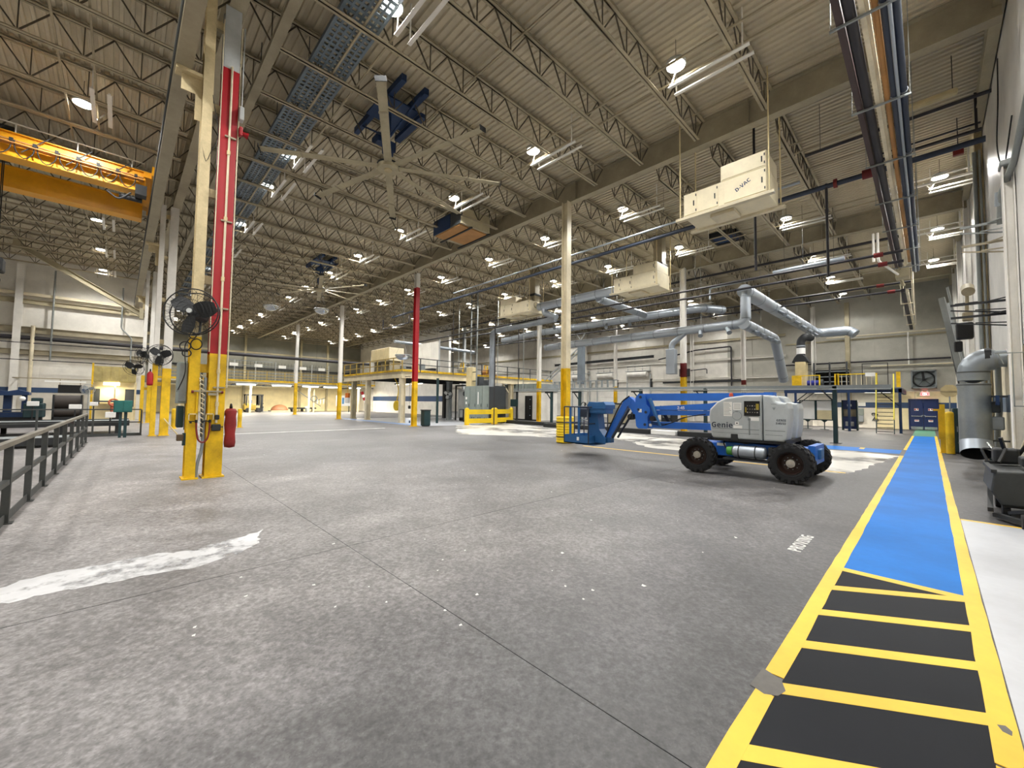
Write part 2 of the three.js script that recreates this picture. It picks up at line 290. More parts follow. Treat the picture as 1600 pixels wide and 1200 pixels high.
// ---- walls with thickness
const stripe = paint(0x2d4a72, { light: 1 }), stripeGrey = paint(0x5a6b7c, { light: 1 });
{
  const wr = S('wall_right', bx(X1, X1 + 0.3, -0.4, DECK + 0.3, Z0 - 0.3, Z1 + 0.3), M.white);
  // panels with joints
  for (let z = Z1; z > Z0; z -= 3.0) { const b = z - 0.008, a = Math.max(Z0, z - 3.0); S('wall_panel', bx(X1 - 0.03, X1, 3.02, 10.6, a, b), M.wallGloss, wr); S('lower_panel', bx(X1 - 0.03, X1, 0.02, 3.0, a, b), M.cream, wr); }
  S('painted_stripe', bx(X1 - 0.034, X1 - 0.029, 1.57, 2.01, Z0, Z1), stripeGrey, wr);
  S('eave_beam', ibeam([X1 - 0.14, 10.95, Z1], [X1 - 0.14, 10.95, Z0], 0.5, 0.2), M.girt, wr);
  const wf = S('wall_far', bx(X0 - 0.3, X1 + 0.3, -0.4, DECK + 0.3, Z0 - 0.3, Z0), M.wallGrey);
  let k = 0;
  for (let x = X1; x > X0; x -= 2.2, k++) { const a = Math.max(X0, x - 2.2) + 0.025, up = x > -12 ? M.wallGrey : M.wallWhite; S('wall_panel', bx(a, x, 2.9, 10.9, Z0, Z0 + 0.03), up, wf); S('lower_panel', bx(a, x, 0.0, 2.89, Z0, Z0 + 0.03), x > -2.4 ? M.wallCream : M.wallWhite, wf); }
  S('painted_stripe', bx(-14, X1, 1.62, 2.06, Z0 + 0.03, Z0 + 0.036), stripe, wf);
  for (const [y, a, b] of [[8.2, X0, -9], [6.3, X0, -9], [4.4, X0, -9]]) S('girt', ibeam([a, y, Z0 + 0.13], [b, y, Z0 + 0.13], 0.2, 0.18), y === 8.2 ? M.girt : M.white, wf);
  S('girt', bx(-9, X1, 7.2, 7.32, Z0 + 0.03, Z0 + 0.1), M.girt, wf); S('base_line', bx(-14, X1, 2.86, 2.93, Z0 + 0.03, Z0 + 0.06), M.cream, wf);
  const wl = S('wall_left', bx(X0 - 0.3, X0, -0.4, DECK + 0.3, Z0 - 0.3, Z1 + 0.3), M.wallGrey);
  for (let z = -1.5; z > Z0; z -= 3.4) { const a = Math.max(Z0, z - 3.4) + 0.01; S('wall_panel', bx(X0, X0 + 0.03, 3.6, 10.9, a, z), M.wallDim, wl); S('lower_panel', bx(X0, X0 + 0.03, 0, 3.59, a, z), M.wallCream, wl); }
  for (const y of [8.3, 6.1]) S('girt', ibeam([X0 + 0.14, y, Z0], [X0 + 0.14, y, -1.6], 0.22, 0.2), y > 7 ? M.girt : M.darkSteel, wl);
  for (const z of [-12.4, -19.6, -23.5]) S('wall_column', bx(X0 + 0.03, X0 + 0.3, 0, 10.9, z - 0.13, z + 0.13), M.girt, wl);
  const wb = S('wall_left_bay', bx(-43.1, -42.8, -0.4, DECK, -1.2, Z1), M.wallWhite);
  for (let z = Z1; z > -1.2; z -= 2.5) { const a = Math.max(-1.2, z - 2.5) + 0.01; for (const [p, q] of [[0.02, 1.9], [1.91, 4.5], [4.51, 6.1], [6.11, 8.1], [8.11, 10.3]]) S('wall_panel', bx(-42.8, -42.77, p, q - 0.01, a, z), M.wallWhite, wb); }
  S('painted_stripe', bx(-42.77, -42.765, 1.95, 2.3, -1.2, Z1), stripe, wb);
  for (const [y, h] of [[8.15, 0.32], [6.2, 0.42], [4.7, 0.34]]) S('girt', ibeam([-42.62, y, -1.2], [-42.62, y, Z1], h, 0.24), y > 7 ? M.girt : M.girder, wb);
  S('girt', bx(-42.77, -42.5, 8.55, 8.75, -1.2, Z1), M.cream, wb);
  S('wall_column', [...wcol(-42.55, 5.1, 0, 10.6, 0.36, 0.4)], M.white, wb);
  const wi = S('wall_inner', bx(X0, -41, -0.4, DECK, -29.2, -28.9), M.white);
  for (let x = X0; x < -41; x += 3.2) { const b = Math.min(-41, x + 3.2) - 0.01; S('wall_panel', bx(x, b, 3.02, 10.9, -28.9, -28.87), M.white, wi); S('lower_panel', bx(x, b, 0, 3.0, -28.9, -28.87), M.white, wi); }
  S('painted_stripe', bx(-62, -41, 1.7, 2.4, -28.87, -28.865), stripe, wi);
  S('wall_back', bx(X0 - 0.3, X1 + 0.3, -0.4, DECK + 0.3, Z1, Z1 + 0.3), M.white);
}
// ================================================================ STEEL FRAME AND LAMPS
// ---- high-bay lamps on a regular grid, each with its own light
{
  const H = 10.52;
  const housing = merge([lathe([[0, 0.16], [0.07, 0.16], [0.09, 0.13], [0.24, 0.1], [0.25, 0.03], [0.25, 0.0], [0.228, 0.0]], 20)]);
  const lens = merge(lathe([[0.226, 0.002], [0.22, -0.014], [0, -0.025]], 20));
  const hook = merge([cyl([0, 0.16, 0], [0, 0.72, 0], 0.007, 5), new THREE.TorusGeometry(0.03, 0.008, 5, 8).translate(0, 0.18, 0)]);
  const bars = z => [bx(-0.3, 1.65, -0.31, -0.26, z - 0.025, z + 0.025), bx(-0.3, 1.65, -0.31, -0.3, z - 0.05, z + 0.05)], strut = merge(bars(-0.25)), strut2 = merge(bars(-0.6)), vee = [[bar([-0.25, -0.28, -0.25], [-0.05, 0.1, -0.18], 0.03, 0.03), bar([-0.25, -0.28, -0.25], [-0.45, 0.12, -0.45], 0.03, 0.03), bar([-0.05, 0.1, -0.18], [0, 0.1, -0.02], 0.03, 0.03)], bar([-0.25, -0.28, -0.6], [-0.25, 0.7, -0.6], 0.03, 0.03), bar([1.5, -0.28, -0.25], [1.5, 0.7, -0.25], 0.03, 0.03)].map(q => merge(q));
  function lamp(x, z, label, group) {
    const g = T('high_bay_lamp', label, 'lamp', group); g.position.set(x, H, z);
    const a = new THREE.Mesh(housing, M.greyLight), b = new THREE.Mesh(lens, M.glow), c = new THREE.Mesh(hook, M.cable);
    a.name = 'housing'; b.name = 'lens'; c.name = 'hanger'; for (const m of [a, b, c]) g.add(finish(m)); for (const [n, q] of [['mounting_strut', strut], ['mounting_strut', strut2], ['strut_brace', vee[0]], ['strut_hanger', vee[1]], ['strut_hanger', vee[2]]]) { const m = finish(new THREE.Mesh(q, M.white)); m.name = n; g.add(m); }
    const L = new THREE.SpotLight(LAMP_COLOR, LAMP_CANDELA, 0, 1.36, 0.3, 2); L.castShadow = true; L.shadow.radius = 8; L.position.set(0, -0.05, 0); L.target.position.set(0, -4, 0); g.add(L, L.target);
  }
  const rows = [
    [-4.05, 'in the row nearest the crane columns', [0.5, -4.4, -8.2, -15.9, -18.9, -24, -28.8, -33.6, -38.4, -43.2, -48, -52.8, -57.6, -62.4]],
    [-10.1, 'in the row over the boom lift', [0.5, -4.4, -9.5, -14.2, -19, -24.1, -28.8, -33.8, -38.3, -43.1, -48, -52.8, -57.6, -62.4]],
    [-16.1, 'in the first row beyond the main girder', [-9.5, -14.2, -18.8, -24, -28.7, -33.6, -38.4, -43.1, -48, -52.8, -57.6, -62.4]],
    [-22.3, 'in the second row beyond the main girder', [0.5, -4.5, -9.6, -14.2, -18.8, -24, -28.7, -33.4, -38.3, -43.1, -48, -52.8, -57.6, -62.4]],
    [-28.8, 'in the third row beyond the main girder', [0.5, -4.5, -14.2, -18.8, -24, -28.7, -33.4, -38.3]],
    [-34.7, 'in the fourth row beyond the main girder', [0.4, -4.5, -14, -18.8, -23.9, -28.7, -33.4, -38.3, -47.8, -57.4]],
    [-40.4, 'in the row along the far wall', [-4.5, -14, -23.9, -33.4, -47.8, -57.4]],
    [1.15, 'in the crane bay', [-4.4, -9.5, -17.6, -28.8, -34.4, -39.8]],
    [6.6, 'in the rear crane bay row', [-1.5, -8.5, -17, -31]],
  ];
  for (const [z, where, xs] of rows) xs.forEach((x, i) => lamp(x, z, `high-bay lamp, ${ORD[i]} from the right wall ${where}`, 'high-bay lamps under the roof'));
}
// ---- girders on the column lines (along x)
const GZ = [[-13.8, 'deep plate girder over the boom lift, bearing on the red and yellow columns'], [-26.1, 'deep girder on the second line of columns beyond the boom lift'], [-38.4, 'deep roof girder on the last column line before the far wall'], [-1.55, 'roof girder along the line of crane columns']];
for (const [z, label] of GZ) {
  const g = T('roof_girder', label, 'girder', 'roof girders');
  P(g, 'beam', ibeam([X0 + 0.3, 10.8, z], [X1 - 0.1, 10.8, z], 0.86, 0.3, 0.03, 0.02), M.girder);
  for (let x = -3.7; x > X0; x -= 6.65) P(g, 'stiffener', bx(x - 0.012, x + 0.012, 10.42, 11.2, z - 0.14, z + 0.14), M.girder);
  settle(g);
}
// ---- open-web joists (along z), bearing on the girders
{
  const PAN = 1.1, yb = 10.29, yt = 11.12;
  function joist(L, split) { // local: z from 0 to -L, y from 0
    const g = new THREE.Group(); const yT = yt - yb;
    const ang = (y, z0, z1) => [bx(-0.085, -0.012, y, y + 0.016, z0, z1), bx(0.012, 0.085, y, y + 0.016, z0, z1), bx(-0.024, -0.012, y, y + 0.07, z0, z1), bx(0.012, 0.024, y, y + 0.07, z0, z1)];
    P(g, 'top_chord', [ang(yT, 0, -L), bx(-0.085, 0.085, yT + 0.05, yT + 0.066, 0, -L)], M.joist);
    P(g, 'bottom_chord', ang(0, -0.55, -L + 0.45), M.joist);
    const n = Math.round((L - 1.1) / PAN), p = (L - 1.1) / n, webs = [];
    const web = (z0, y0, z1, y1, r) => { const b = bar([0, y0, z0], [0, y1, z1], r, r); webs.push(b); };
    for (let i = 0; i <= n; i++) { const z = -0.55 - i * p; web(z, 0.03, z, yT, 0.024); web(z, 0.03, z + p / 2, yT, 0.03); web(z, 0.03, z - p / 2, yT, 0.03); }
    if (split) for (const w of webs) P(g, 'web_bar', w, M.joistDark); else { const m = P(g, 'web', webs, M.joistDark); }
    return g;
  }
  const protos = new Map();
  const bays = [[Z1 - 0.2, 13.0, 'over the crane bay', -42], [-1.75, 11.9, 'between the crane columns and the main girder', -66], [-14.0, 11.95, 'in the first bay beyond the main girder', -66], [-26.3, 11.95, 'in the second bay beyond the main girder', -66], [-38.6, 4.9, 'against the far wall', -66]];
  bays.forEach(([z, L, where, lim], bi) => {
    let i = 0;
    for (let x = -1.17; x > lim; x -= 1.95, i++) {
      if (bi === 4 && x < -40) break;
      const split = (bi === 1 && x > -22) || (bi === 2 && x > -16), key = bi + (split ? 's' : '');
      if (!protos.has(key)) protos.set(key, joist(L, split));
      const g = protos.get(key).clone(); g.name = numbered('roof_joist'); g.position.set(x, yb, z); scene.add(g);
      tagT(g, `open-web roof joist, ${ORD[i]} from the right wall ${where}`, 'joist', 'open-web roof joists');
    }
  });
  // bridging angles that run across the joists, in pairs
  const names = { '-4.05': 'under the lamp row nearest the crane columns', '-10.1': 'under the lamp row over the boom lift', '-16.1': 'under the first lamp row beyond the main girder', '-22.3': 'under the second lamp row beyond the main girder', '-28.8': 'under the third lamp row beyond the main girder', '-34.7': 'under the fourth lamp row beyond the main girder', '1.15': 'under the lamp row in the crane bay' };
  for (const [z, w] of Object.entries(names)) for (const s of [-1, 1]) {
    const zz = +z + s * 0.32; TM('joist_bridging', `${s < 0 ? 'farther' : 'nearer'} bridging angle running across the joists ${w}`, 'bridging', bar([-1.1, yb + 0.09, zz], [z > 0 ? -42 : z < -28 && z > -30 ? -40.6 : X0 + 1, yb + 0.09, zz], 0.045, 0.045), M.joist, 'joist bridging');
  }
  for (const z of [-7, -13.0, -19.2, -25.4, -31.6]) TM('joist_bridging', { '-7': 'brown bridging rod across the joists before the dark hoist frame', '-13': 'brown bridging rod just before the main girder', '-19.2': 'brown bridging rod across the joists over the nearest ceiling unit', '-25.4': 'brown bridging rod just before the second girder', '-31.6': 'brown bridging rod across the joists towards the far wall' }[z], 'bridging', bar([-1.1, 11.05, z], [X0 + 1, 11.05, z], 0.04, 0.04), M.joist, 'joist bridging');
}
// ---- columns in the hall
function column(x, z, label, bands, o = {}) {
  const g = T('steel_column', label, 'column', 'building columns'); g.userData.kind = 'thing'; let y = 0;
  for (const [top, mat, nm] of bands) { P(g, 'shaft', wcol(x, z, y, top, o.w || 0.28, o.d || 0.28, o.axis || 'x'), mat, nm); y = top; }
  P(g, 'base_plate', bx(x - 0.24, x + 0.24, 0, 0.03, z - 0.24, z + 0.24), bands[0][1]);
  return g;
}
{
  const c = M.cream, yl = M.yellow, w = M.white;
  settle(column(-10.75, -13.6, 'cream column with yellow foot standing in a ribbed yellow guard', [[3.15, yl, 'yellow painted foot'], [10.37, c, 'cream upper shaft']]));
  settle(column(-24.1, -14.25, 'tall red column with yellow foot before the mezzanine', [[3.0, yl, 'yellow painted foot'], [9.4, M.red, 'red middle'], [10.37, w, 'white top']]));
  settle(column(-37.3, -14.35, 'white column with yellow foot beside the mezzanine corner', [[3.3, yl, 'yellow painted foot'], [10.37, w]]));
  settle(column(-50.6, -14.5, 'white column with yellow foot standing beyond the parked forklift', [[3.6, yl, 'yellow painted foot'], [10.37, w]]));
  settle(column(-24, -26.6, 'white column with yellow foot beside the dark doorway', [[3.6, yl, 'yellow painted foot'], [10.37, w]]));
  settle(column(-10.75, -25.5, 'white column with brown band and yellow foot behind the boom', [[3.4, yl, 'yellow foot'], [4.3, M.couplingRed, 'brown band'], [10.37, w]]));
  settle(column(-37.3, -28.4, 'grey white column rising behind the mezzanine pipes', [[10.37, M.greyLight]]));
  settle(column(-10.75, -37.4, 'white column with brown band behind the grey machine cover', [[3.4, w], [3.8, M.couplingRed, 'brown band'], [10.37, w]]));
  settle(column(-24.1, -39.3, 'white column with yellow foot between the dock doors', [[3.6, yl, 'yellow painted foot'], [10.37, w]]));
  settle(column(-17.3, -43.2, 'white wall column to the right of the dock doors', [[10.37, w]]));
  settle(column(-30.9, -43.2, 'white wall column to the left of the middle dock door', [[10.37, w]]));
  settle(column(-6.9, -43.2, 'white wall column behind the bent exhaust duct', [[10.37, w]]));
  settle(column(-4.6, -43.2, 'grey wall column over the shelving on the platform', [[10.37, M.girt]]));
}
// ================================================================ THE BOOM LIFT
{
  const g = T('boom_lift', 'blue articulating boom lift with light grey engine covers and an empty basket', 'boom lift');
  const B = M.genieBlue, K = M.basketBlue, G = M.genieGrey;
  // ---- wheels: tyre with chevron lugs > rim, hub
  function tyre() {
    const R = 0.40, w = 0.34, out = [];
    out.push(lathe([[0.235, -w / 2 + 0.03], [0.25, -w / 2], [0.34, -w / 2 - 0.012], [0.385, -w / 2 + 0.02], [R - 0.008, -w / 2 + 0.06], [R - 0.005, 0], [R - 0.008, w / 2 - 0.06], [0.385, w / 2 - 0.02], [0.34, w / 2 + 0.012], [0.25, w / 2], [0.235, w / 2 - 0.03], [0.235, -w / 2 + 0.03]], 40).rotateX(Math.PI / 2));
    for (let i = 0; i < 18; i++) for (const s of [-1, 1]) {
      const a = (i + (s > 0 ? 0.5 : 0)) * Math.PI * 2 / 18;
      const lug = new THREE.BoxGeometry(0.06, 0.045, w * 0.5); lug.rotateY(s * 0.42).translate(0, R - 0.004, s * w * 0.235);
      const sh = new THREE.BoxGeometry(0.055, 0.07, 0.03).translate(s * -0.03 * s - 0.02, R - 0.035, s * (w / 2 + 0.002));
      out.push(lug.rotateZ(a), sh.rotateZ(a));
    }
    for (const r of [0.31, 0.275]) for (const s of [-1, 1]) out.push(new THREE.TorusGeometry(r, 0.006, 5, 36).translate(0, 0, s * (w / 2 + 0.004)));
    return merge(out);
  }
  const tg = tyre();
  const rimG = merge([lathe([[0.237, 0.12], [0.232, 0.155], [0.222, 0.16], [0.215, 0.1], [0.205, 0.0], [0.16, -0.02], [0.1, 0.0], [0, 0.0]], 32).rotateX(Math.PI / 2)]);
  const hubG = merge([cyl([0, 0, -0.02], [0, 0, 0.1], 0.085, 20), cyl([0, 0, 0.1], [0, 0, 0.115], 0.07, 20, 0.05), cyl([0, 0, 0.11], [0, 0, 0.135], 0.022, 8)]);
  const nutG = merge(Array.from({ length: 9 }, (_, i) => { const a = i / 9 * Math.PI * 2; return cyl([Math.cos(a) * 0.13, Math.sin(a) * 0.13, -0.02], [Math.cos(a) * 0.13, Math.sin(a) * 0.13, 0.015], 0.012, 6); }));
  for (const [x, z, f, st] of [[-4.05, -10.42, 1, 0.1], [-2.09, -10.42, 1, 0.0], [-4.08, -12.1, -1, 0.1], [-2.06, -12.1, -1, 0.0]]) {
    const t = new THREE.Mesh(tg, M.rubber); t.name = 'tyre'; finish(t); t.position.set(x, 0.43, z); t.rotation.y = (f < 0 ? Math.PI : 0) + st; t.rotation.z = 0; g.add(t);
    for (const [n, gg, m] of [['rim', rimG, M.rim], ['hub', hubG, M.hub], ['wheel_nuts', nutG, M.galvDark]]) { const r = finish(new THREE.Mesh(gg, m)); r.name = n; t.add(r); }
  }
  // ---- chassis, axles, tank
  P(g, 'chassis', [rb(-3.72, -2.42, 0.42, 0.76, -11.75, -10.72, 0.03), rb(-4.3, -3.6, 0.5, 0.72, -11.55, -10.95, 0.03), rb(-2.5, -1.8, 0.5, 0.72, -11.55, -10.95, 0.03), bx(-1.85, -1.72, 0.4, 0.8, -11.75, -10.75)], B);
  P(g, 'axle', [cyl([-4.05, 0.43, -10.5], [-4.05, 0.43, -12], 0.07, 10), bx(-4.12, -3.98, 0.38, 0.52, -11.9, -10.6)], M.blackSteel);
  P(g, 'axle', [cyl([-2.09, 0.43, -10.5], [-2.09, 0.43, -12], 0.07, 10), bx(-2.16, -2.0, 0.38, 0.52, -11.9, -10.6)], M.blackSteel);
  P(g, 'steering_cylinder', [cyl([-1.8, 0.62, -10.75], [-1.78, 0.62, -11.7], 0.05, 10), rb(-1.9, -1.66, 0.5, 0.72, -11.35, -11.0, 0.03)], K);
  const tank = P(g, 'gas_tank', lathe([[0, 0], [0.1, 0.012], [0.135, 0.05], [0.14, 0.1], [0.14, 0.62], [0.135, 0.67], [0.1, 0.71], [0, 0.72]], 24).rotateZ(-Math.PI / 2).translate(-3.28, 0.58, -10.5), M.galv, 'bright metal tank');
  P(tank, 'band', [-3.12, -2.78].map(x => new THREE.TorusGeometry(0.143, 0.012, 6, 24).rotateY(Math.PI / 2).translate(x, 0.58, -10.5)), M.blackSteel);
  P(tank, 'valve_guard', [new THREE.CylinderGeometry(0.1, 0.11, 0.12, 12, 1, true).rotateZ(Math.PI / 2).translate(-3.33, 0.58, -10.5), cyl([-3.4, 0.58, -10.5], [-3.28, 0.58, -10.5], 0.03, 8)], paint(0x4f9a3a), 'green valve guard');
  P(g, 'tank_tray', [bx(-3.45, -2.5, 0.38, 0.42, -10.66, -10.36), bx(-2.52, -2.44, 0.42, 0.72, -10.66, -10.4)], M.blackSteel);
  P(g, 'hoses', [hose([[-3.4, 0.6, -10.5], [-3.5, 0.72, -10.6], [-3.55, 0.8, -10.8]], 0.015), hose([[-2.6, 0.5, -10.5], [-2.5, 0.62, -10.6], [-2.45, 0.75, -10.8]], 0.018)], M.cable);
  P(g, 'label_plate', bx(-3.7, -3.5, 0.66, 0.73, -10.722, -10.715), M.paper);
  // ---- turntable
  P(g, 'turntable', [cyl([-3.07, 0.74, -11.24], [-3.07, 0.82, -11.24], 0.52, 32), rb(-3.7, -2.2, 0.8, 0.9, -12.05, -10.5, 0.02), bx(-3.3, -2.7, 0.8, 1.6, -11.45, -11.02)], M.blackSteel);
  // ---- engine covers, one at each side of the boom
  const outlineA = [[-3.74, 0.92], [-3.7, 0.87], [-2.645, 0.87], [-2.645, 1.9], [-3.0, 1.9], [-3.42, 1.835], [-3.6, 1.74], [-3.77, 1.56], [-3.79, 1.4]];
  const outlineB = [[-2.625, 0.87], [-2.24, 0.87], [-2.19, 0.92], [-2.15, 1.2], [-2.14, 1.6], [-2.17, 1.72], [-2.32, 1.73], [-2.38, 1.76], [-2.43, 1.85], [-2.5, 1.895], [-2.625, 1.9]];
  for (const [z0, z1, near] of [[-11.0, -10.45, 1], [-12.05, -11.5, 0]]) {
    const c = P(g, 'engine_cover', prism(outlineA, z0, z1, 0.045), G, near ? 'light grey cover with lettering and control panel' : 'far grey cover');
    const d = P(g, 'rear_cover', prism(outlineB, z0, z1, 0.045), G);
    if (!near) continue;
    const F = -10.45;
    P(c, 'moulding_line', [bx(-3.72, -2.7, 1.095, 1.11, F - 0.01, F + 0.004), bx(-3.72, -2.7, 1.0, 1.01, F - 0.01, F + 0.003)], M.grey);
    P(d, 'moulding_line', [bx(-2.58, -2.2, 1.095, 1.11, F - 0.01, F + 0.004), bx(-2.58, -2.25, 1.0, 1.01, F - 0.01, F + 0.003)], M.grey);
    const pn = P(c, 'control_panel', [bx(-3.0, -2.99, 1.42, 1.76, F - 0.02, F + 0.02), bx(-2.69, -2.68, 1.42, 1.76, F - 0.02, F + 0.02), bx(-3.0, -2.68, 1.75, 1.76, F - 0.02, F + 0.02), bx(-3.0, -2.68, 1.42, 1.44, F - 0.02, F + 0.03), bx(-2.99, -2.69, 1.43, 1.75, F - 0.02, F + 0.004)], M.black, 'black ground control panel');
    P(c, 'panel_switches', Array.from({ length: 14 }, (_, i) => cyl([-2.93 + (i % 5) * 0.05, 1.5 + Math.floor(i / 5) * 0.075, F], [-2.93 + (i % 5) * 0.05, 1.5 + Math.floor(i / 5) * 0.075, F + 0.02], i % 4 ? 0.008 : 0.014, 8)), M.hub);
    P(c, 'panel_label', [bx(-2.76, -2.7, 1.56, 1.7, F, F + 0.006), bx(-2.98, -2.955, 1.5, 1.62, F, F + 0.006)], paint(0xb7a43a));
    P(c, 'decal', bx(-3.45, -3.26, 1.4, 1.74, F - 0.001, F + 0.003), M.paper); P(c, 'decal', bx(-3.24, -3.06, 1.55, 1.72, F - 0.001, F + 0.003), M.paper);
    P(c, 'decal', bx(-3.24, -3.05, 1.12, 1.19, F - 0.001, F + 0.003), M.paper); P(c, 'decal', bx(-2.9, -2.7, 1.31, 1.4, F - 0.001, F + 0.003), M.paper);
    P(c, 'decal', bx(-3.2, -3.12, 1.2, 1.28, F - 0.001, F + 0.003), M.paper); P(c, 'decal_print', [bx(-3.175, -3.145, 1.225, 1.255, F + 0.003, F + 0.005), ...Array.from({ length: 9 }, (_, i) => bx(-3.44, -3.28 - (i % 3) * 0.02, 1.43 + i * 0.034, 1.437 + i * 0.034, F + 0.003, F + 0.004)), ...Array.from({ length: 4 }, (_, i) => bx(-3.22, -3.08, 1.58 + i * 0.034, 1.587 + i * 0.034, F + 0.003, F + 0.004))], M.darkSteel);
    P(c, 'round_hatch', [new THREE.TorusGeometry(0.1, 0.006, 6, 28).translate(-3.16, 1.42, F), bx(-3.19, -3.13, 1.5, 1.53, F - 0.01, F + 0.006)], M.grey);
    P(c, 'latch_slot', [rb(-2.915, -2.885, 0.98, 1.34, F - 0.02, F + 0.006, 0.008), rb(-2.93, -2.87, 1.31, 1.37, F - 0.02, F + 0.012, 0.01)], M.grey);
    P(c, 'step_recess', [rb(-3.3, -3.14, 0.83, 0.99, F - 0.1, F + 0.01, 0.02)], M.blackSteel);
    P(c, 'badge', new THREE.SphereGeometry(0.035, 12, 8).scale(1.3, 1, 0.3).translate(-3.1, 1.79, F - 0.02), M.grey);
    P(c, 'lettering', text('Genie', 0.125, 0.004).translate(-3.49, 1.19, F), M.pipeBlue);
    P(c, 'lettering', text('1402', 0.035, 0.003).translate(-3.6, 1.66, F - 0.03), M.pipeBlue);
    P(d, 'lettering', [text('GENIE', 0.045, 0.004).translate(-2.27, 1.34, F), text('Z-45/22', 0.04, 0.004).translate(-2.28, 1.27, F)], M.pipeBlue);
    P(d, 'decal_print', [bx(-2.46, -2.36, 1.69, 1.7, F, F + 0.004), prism([[-2.44, 1.62], [-2.37, 1.62], [-2.405, 1.56]], F, F + 0.004)], M.grey);
  }
  P(g, 'beacon', [cyl([-3.45, 1.88, -11.0], [-3.45, 1.92, -11.0], 0.05, 12), new THREE.SphereGeometry(0.045, 12, 8).translate(-3.45, 1.93, -11.0)], paint(0xe0604a), 'red beacon');
  // ---- boom: parallel lifting arms, knuckle plates, jib
  const tube = (p, q, w, h) => bar(p, q, w, h);
  P(g, 'lifting_arm', [tube([-5.95, 1.87, -11.2], [-2.62, 1.87, -11.2], 0.22, 0.2), bx(-2.75, -2.55, 1.74, 1.98, -11.34, -11.06)], B, 'upper boom');
  P(g, 'lifting_arm', [prism([[-5.6, 1.5], [-4.0, 1.52], [-3.2, 1.55], [-3.2, 1.85], [-4.0, 1.70], [-5.6, 1.6]], -11.32, -11.08)], B);
  P(g, 'lifting_arm', tube([-5.75, 1.42, -11.2], [-3.4, 1.45, -11.2], 0.2, 0.13), B);
  P(g, 'lifting_arm', tube([-5.8, 1.07, -11.2], [-3.2, 1.1, -11.2], 0.24, 0.18), B, 'lower boom');
  P(g, 'arm_lettering', text('Z-45', 0.075, 0.003).translate(-4.75, 1.575, -11.08), M.paper);
  for (const s of [-1, 1]) P(g, 'knuckle_plate', prism([[-6.06, 1.02], [-6.0, 0.95], [-5.72, 0.95], [-5.68, 1.0], [-5.7, 1.3], [-5.62, 1.42], [-5.62, 1.55], [-5.74, 1.65], [-5.76, 1.9], [-5.82, 1.97], [-5.98, 1.97], [-6.08, 1.85], [-6.1, 1.4]], -11.2 + s * 0.17 - 0.012, -11.2 + s * 0.17 + 0.012), B);
  P(g, 'knuckle_pin', [[-5.92, 1.87], [-5.75, 1.43], [-5.78, 1.07], [-5.98, 1.5]].map(([x, y]) => cyl([x, y, -11.4], [x, y, -11.0], 0.04, 12)), M.pipeBlue);
  P(g, 'decal', [bx(-5.98, -5.88, 1.42, 1.52, -11.016, -11.012), bx(-5.68, -5.6, 1.02, 1.1, -11.082, -11.076)], M.paper);
  P(g, 'lift_cylinder', [cyl([-5.62, 1.82, -11.0], [-5.42, 1.32, -11.0], 0.055, 12), cyl([-5.42, 1.32, -11.0], [-5.3, 1.04, -11.0], 0.035, 12)], M.basketBlue);
  P(g, 'lift_cylinder', [cyl([-5.5, 1.6, -11.36], [-5.15, 1.05, -11.36], 0.05, 12)], M.blackSteel);
  P(g, 'hydraulic_hose', [hose([[-5.6, 1.1, -11.05], [-5.2, 1.08, -11.0], [-4.7, 1.3, -11.05], [-4.2, 1.4, -11.08]], 0.012), hose([[-5.6, 1.14, -11.05], [-5.1, 1.12, -10.99], [-4.6, 1.32, -11.05], [-4.1, 1.42, -11.08]], 0.012)], M.cable);
  P(g, 'drive_block', [cyl([-6.25, 1.28, -11.2], [-6.25, 1.28, -11.0], 0.09, 14), cyl([-5.55, 1.25, -11.2], [-5.55, 1.25, -10.98], 0.075, 14), cyl([-6.25, 1.28, -11.0], [-6.25, 1.28, -10.96], 0.05, 12)], M.blackSteel);
  P(g, 'jib_link', [prism([[-6.48, 1.72], [-6.42, 1.86], [-6.32, 1.88], [-6.18, 1.78], [-6.04, 1.58], [-6.04, 1.36], [-6.2, 1.36], [-6.28, 1.5]], -11.3, -11.1)], B);
  P(g, 'jib', [tube([-6.4, 1.78, -11.2], [-7.14, 0.52, -11.2], 0.19, 0.2), prism([[-6.5, 1.8], [-6.4, 1.88], [-6.28, 1.8], [-6.28, 1.66], [-6.42, 1.58], [-6.52, 1.66]], -11.32, -11.08)], B);
  P(g, 'jib_cylinder', [cyl([-6.28, 1.52, -11.0], [-6.85, 0.62, -11.0], 0.045, 12), cyl([-6.3, 1.5, -11.36], [-6.88, 0.6, -11.36], 0.035, 10)], M.pipeBlue);
  P(g, 'decal', [orient(new THREE.BoxGeometry(0.004, 0.05, 0.12).translate(-0.098, 0, 0), V(-6.8, 1.02, -11.2), V(-6.85, 0.935, -11.2)), orient(new THREE.BoxGeometry(0.004, 0.05, 0.1).translate(-0.098, 0, 0), V(-6.92, 0.8, -11.2), V(-6.97, 0.715, -11.2))], M.paper);
  P(g, 'cable_carrier', hose([[-6.3, 1.9, -11.05], [-6.55, 1.72, -11.05], [-6.9, 1.1, -11.05], [-7.15, 0.6, -11.05]], 0.02), M.cable);
  // ---- basket
  const z0 = -11.75, z1 = -10.65, xa = -8.46, xb = -7.5;
  P(g, 'platform_floor', [bx(xa, xb, 0.37, 0.4, z0, z1), bx(xa + 0.3, xb + 0.05, 0.33, 0.37, z0 + 0.2, z1 - 0.2)], M.basketBlue);
  for (const [a, b, c, d] of [[xa, xb, z1 - 0.012, z1], [xa, xb, z0, z0 + 0.012], [xa, xa + 0.012, z0, z1], [xb - 0.012, xb, z0, z1]]) P(g, 'toe_board', bx(a, b, 0.37, 0.64, c, d), K);
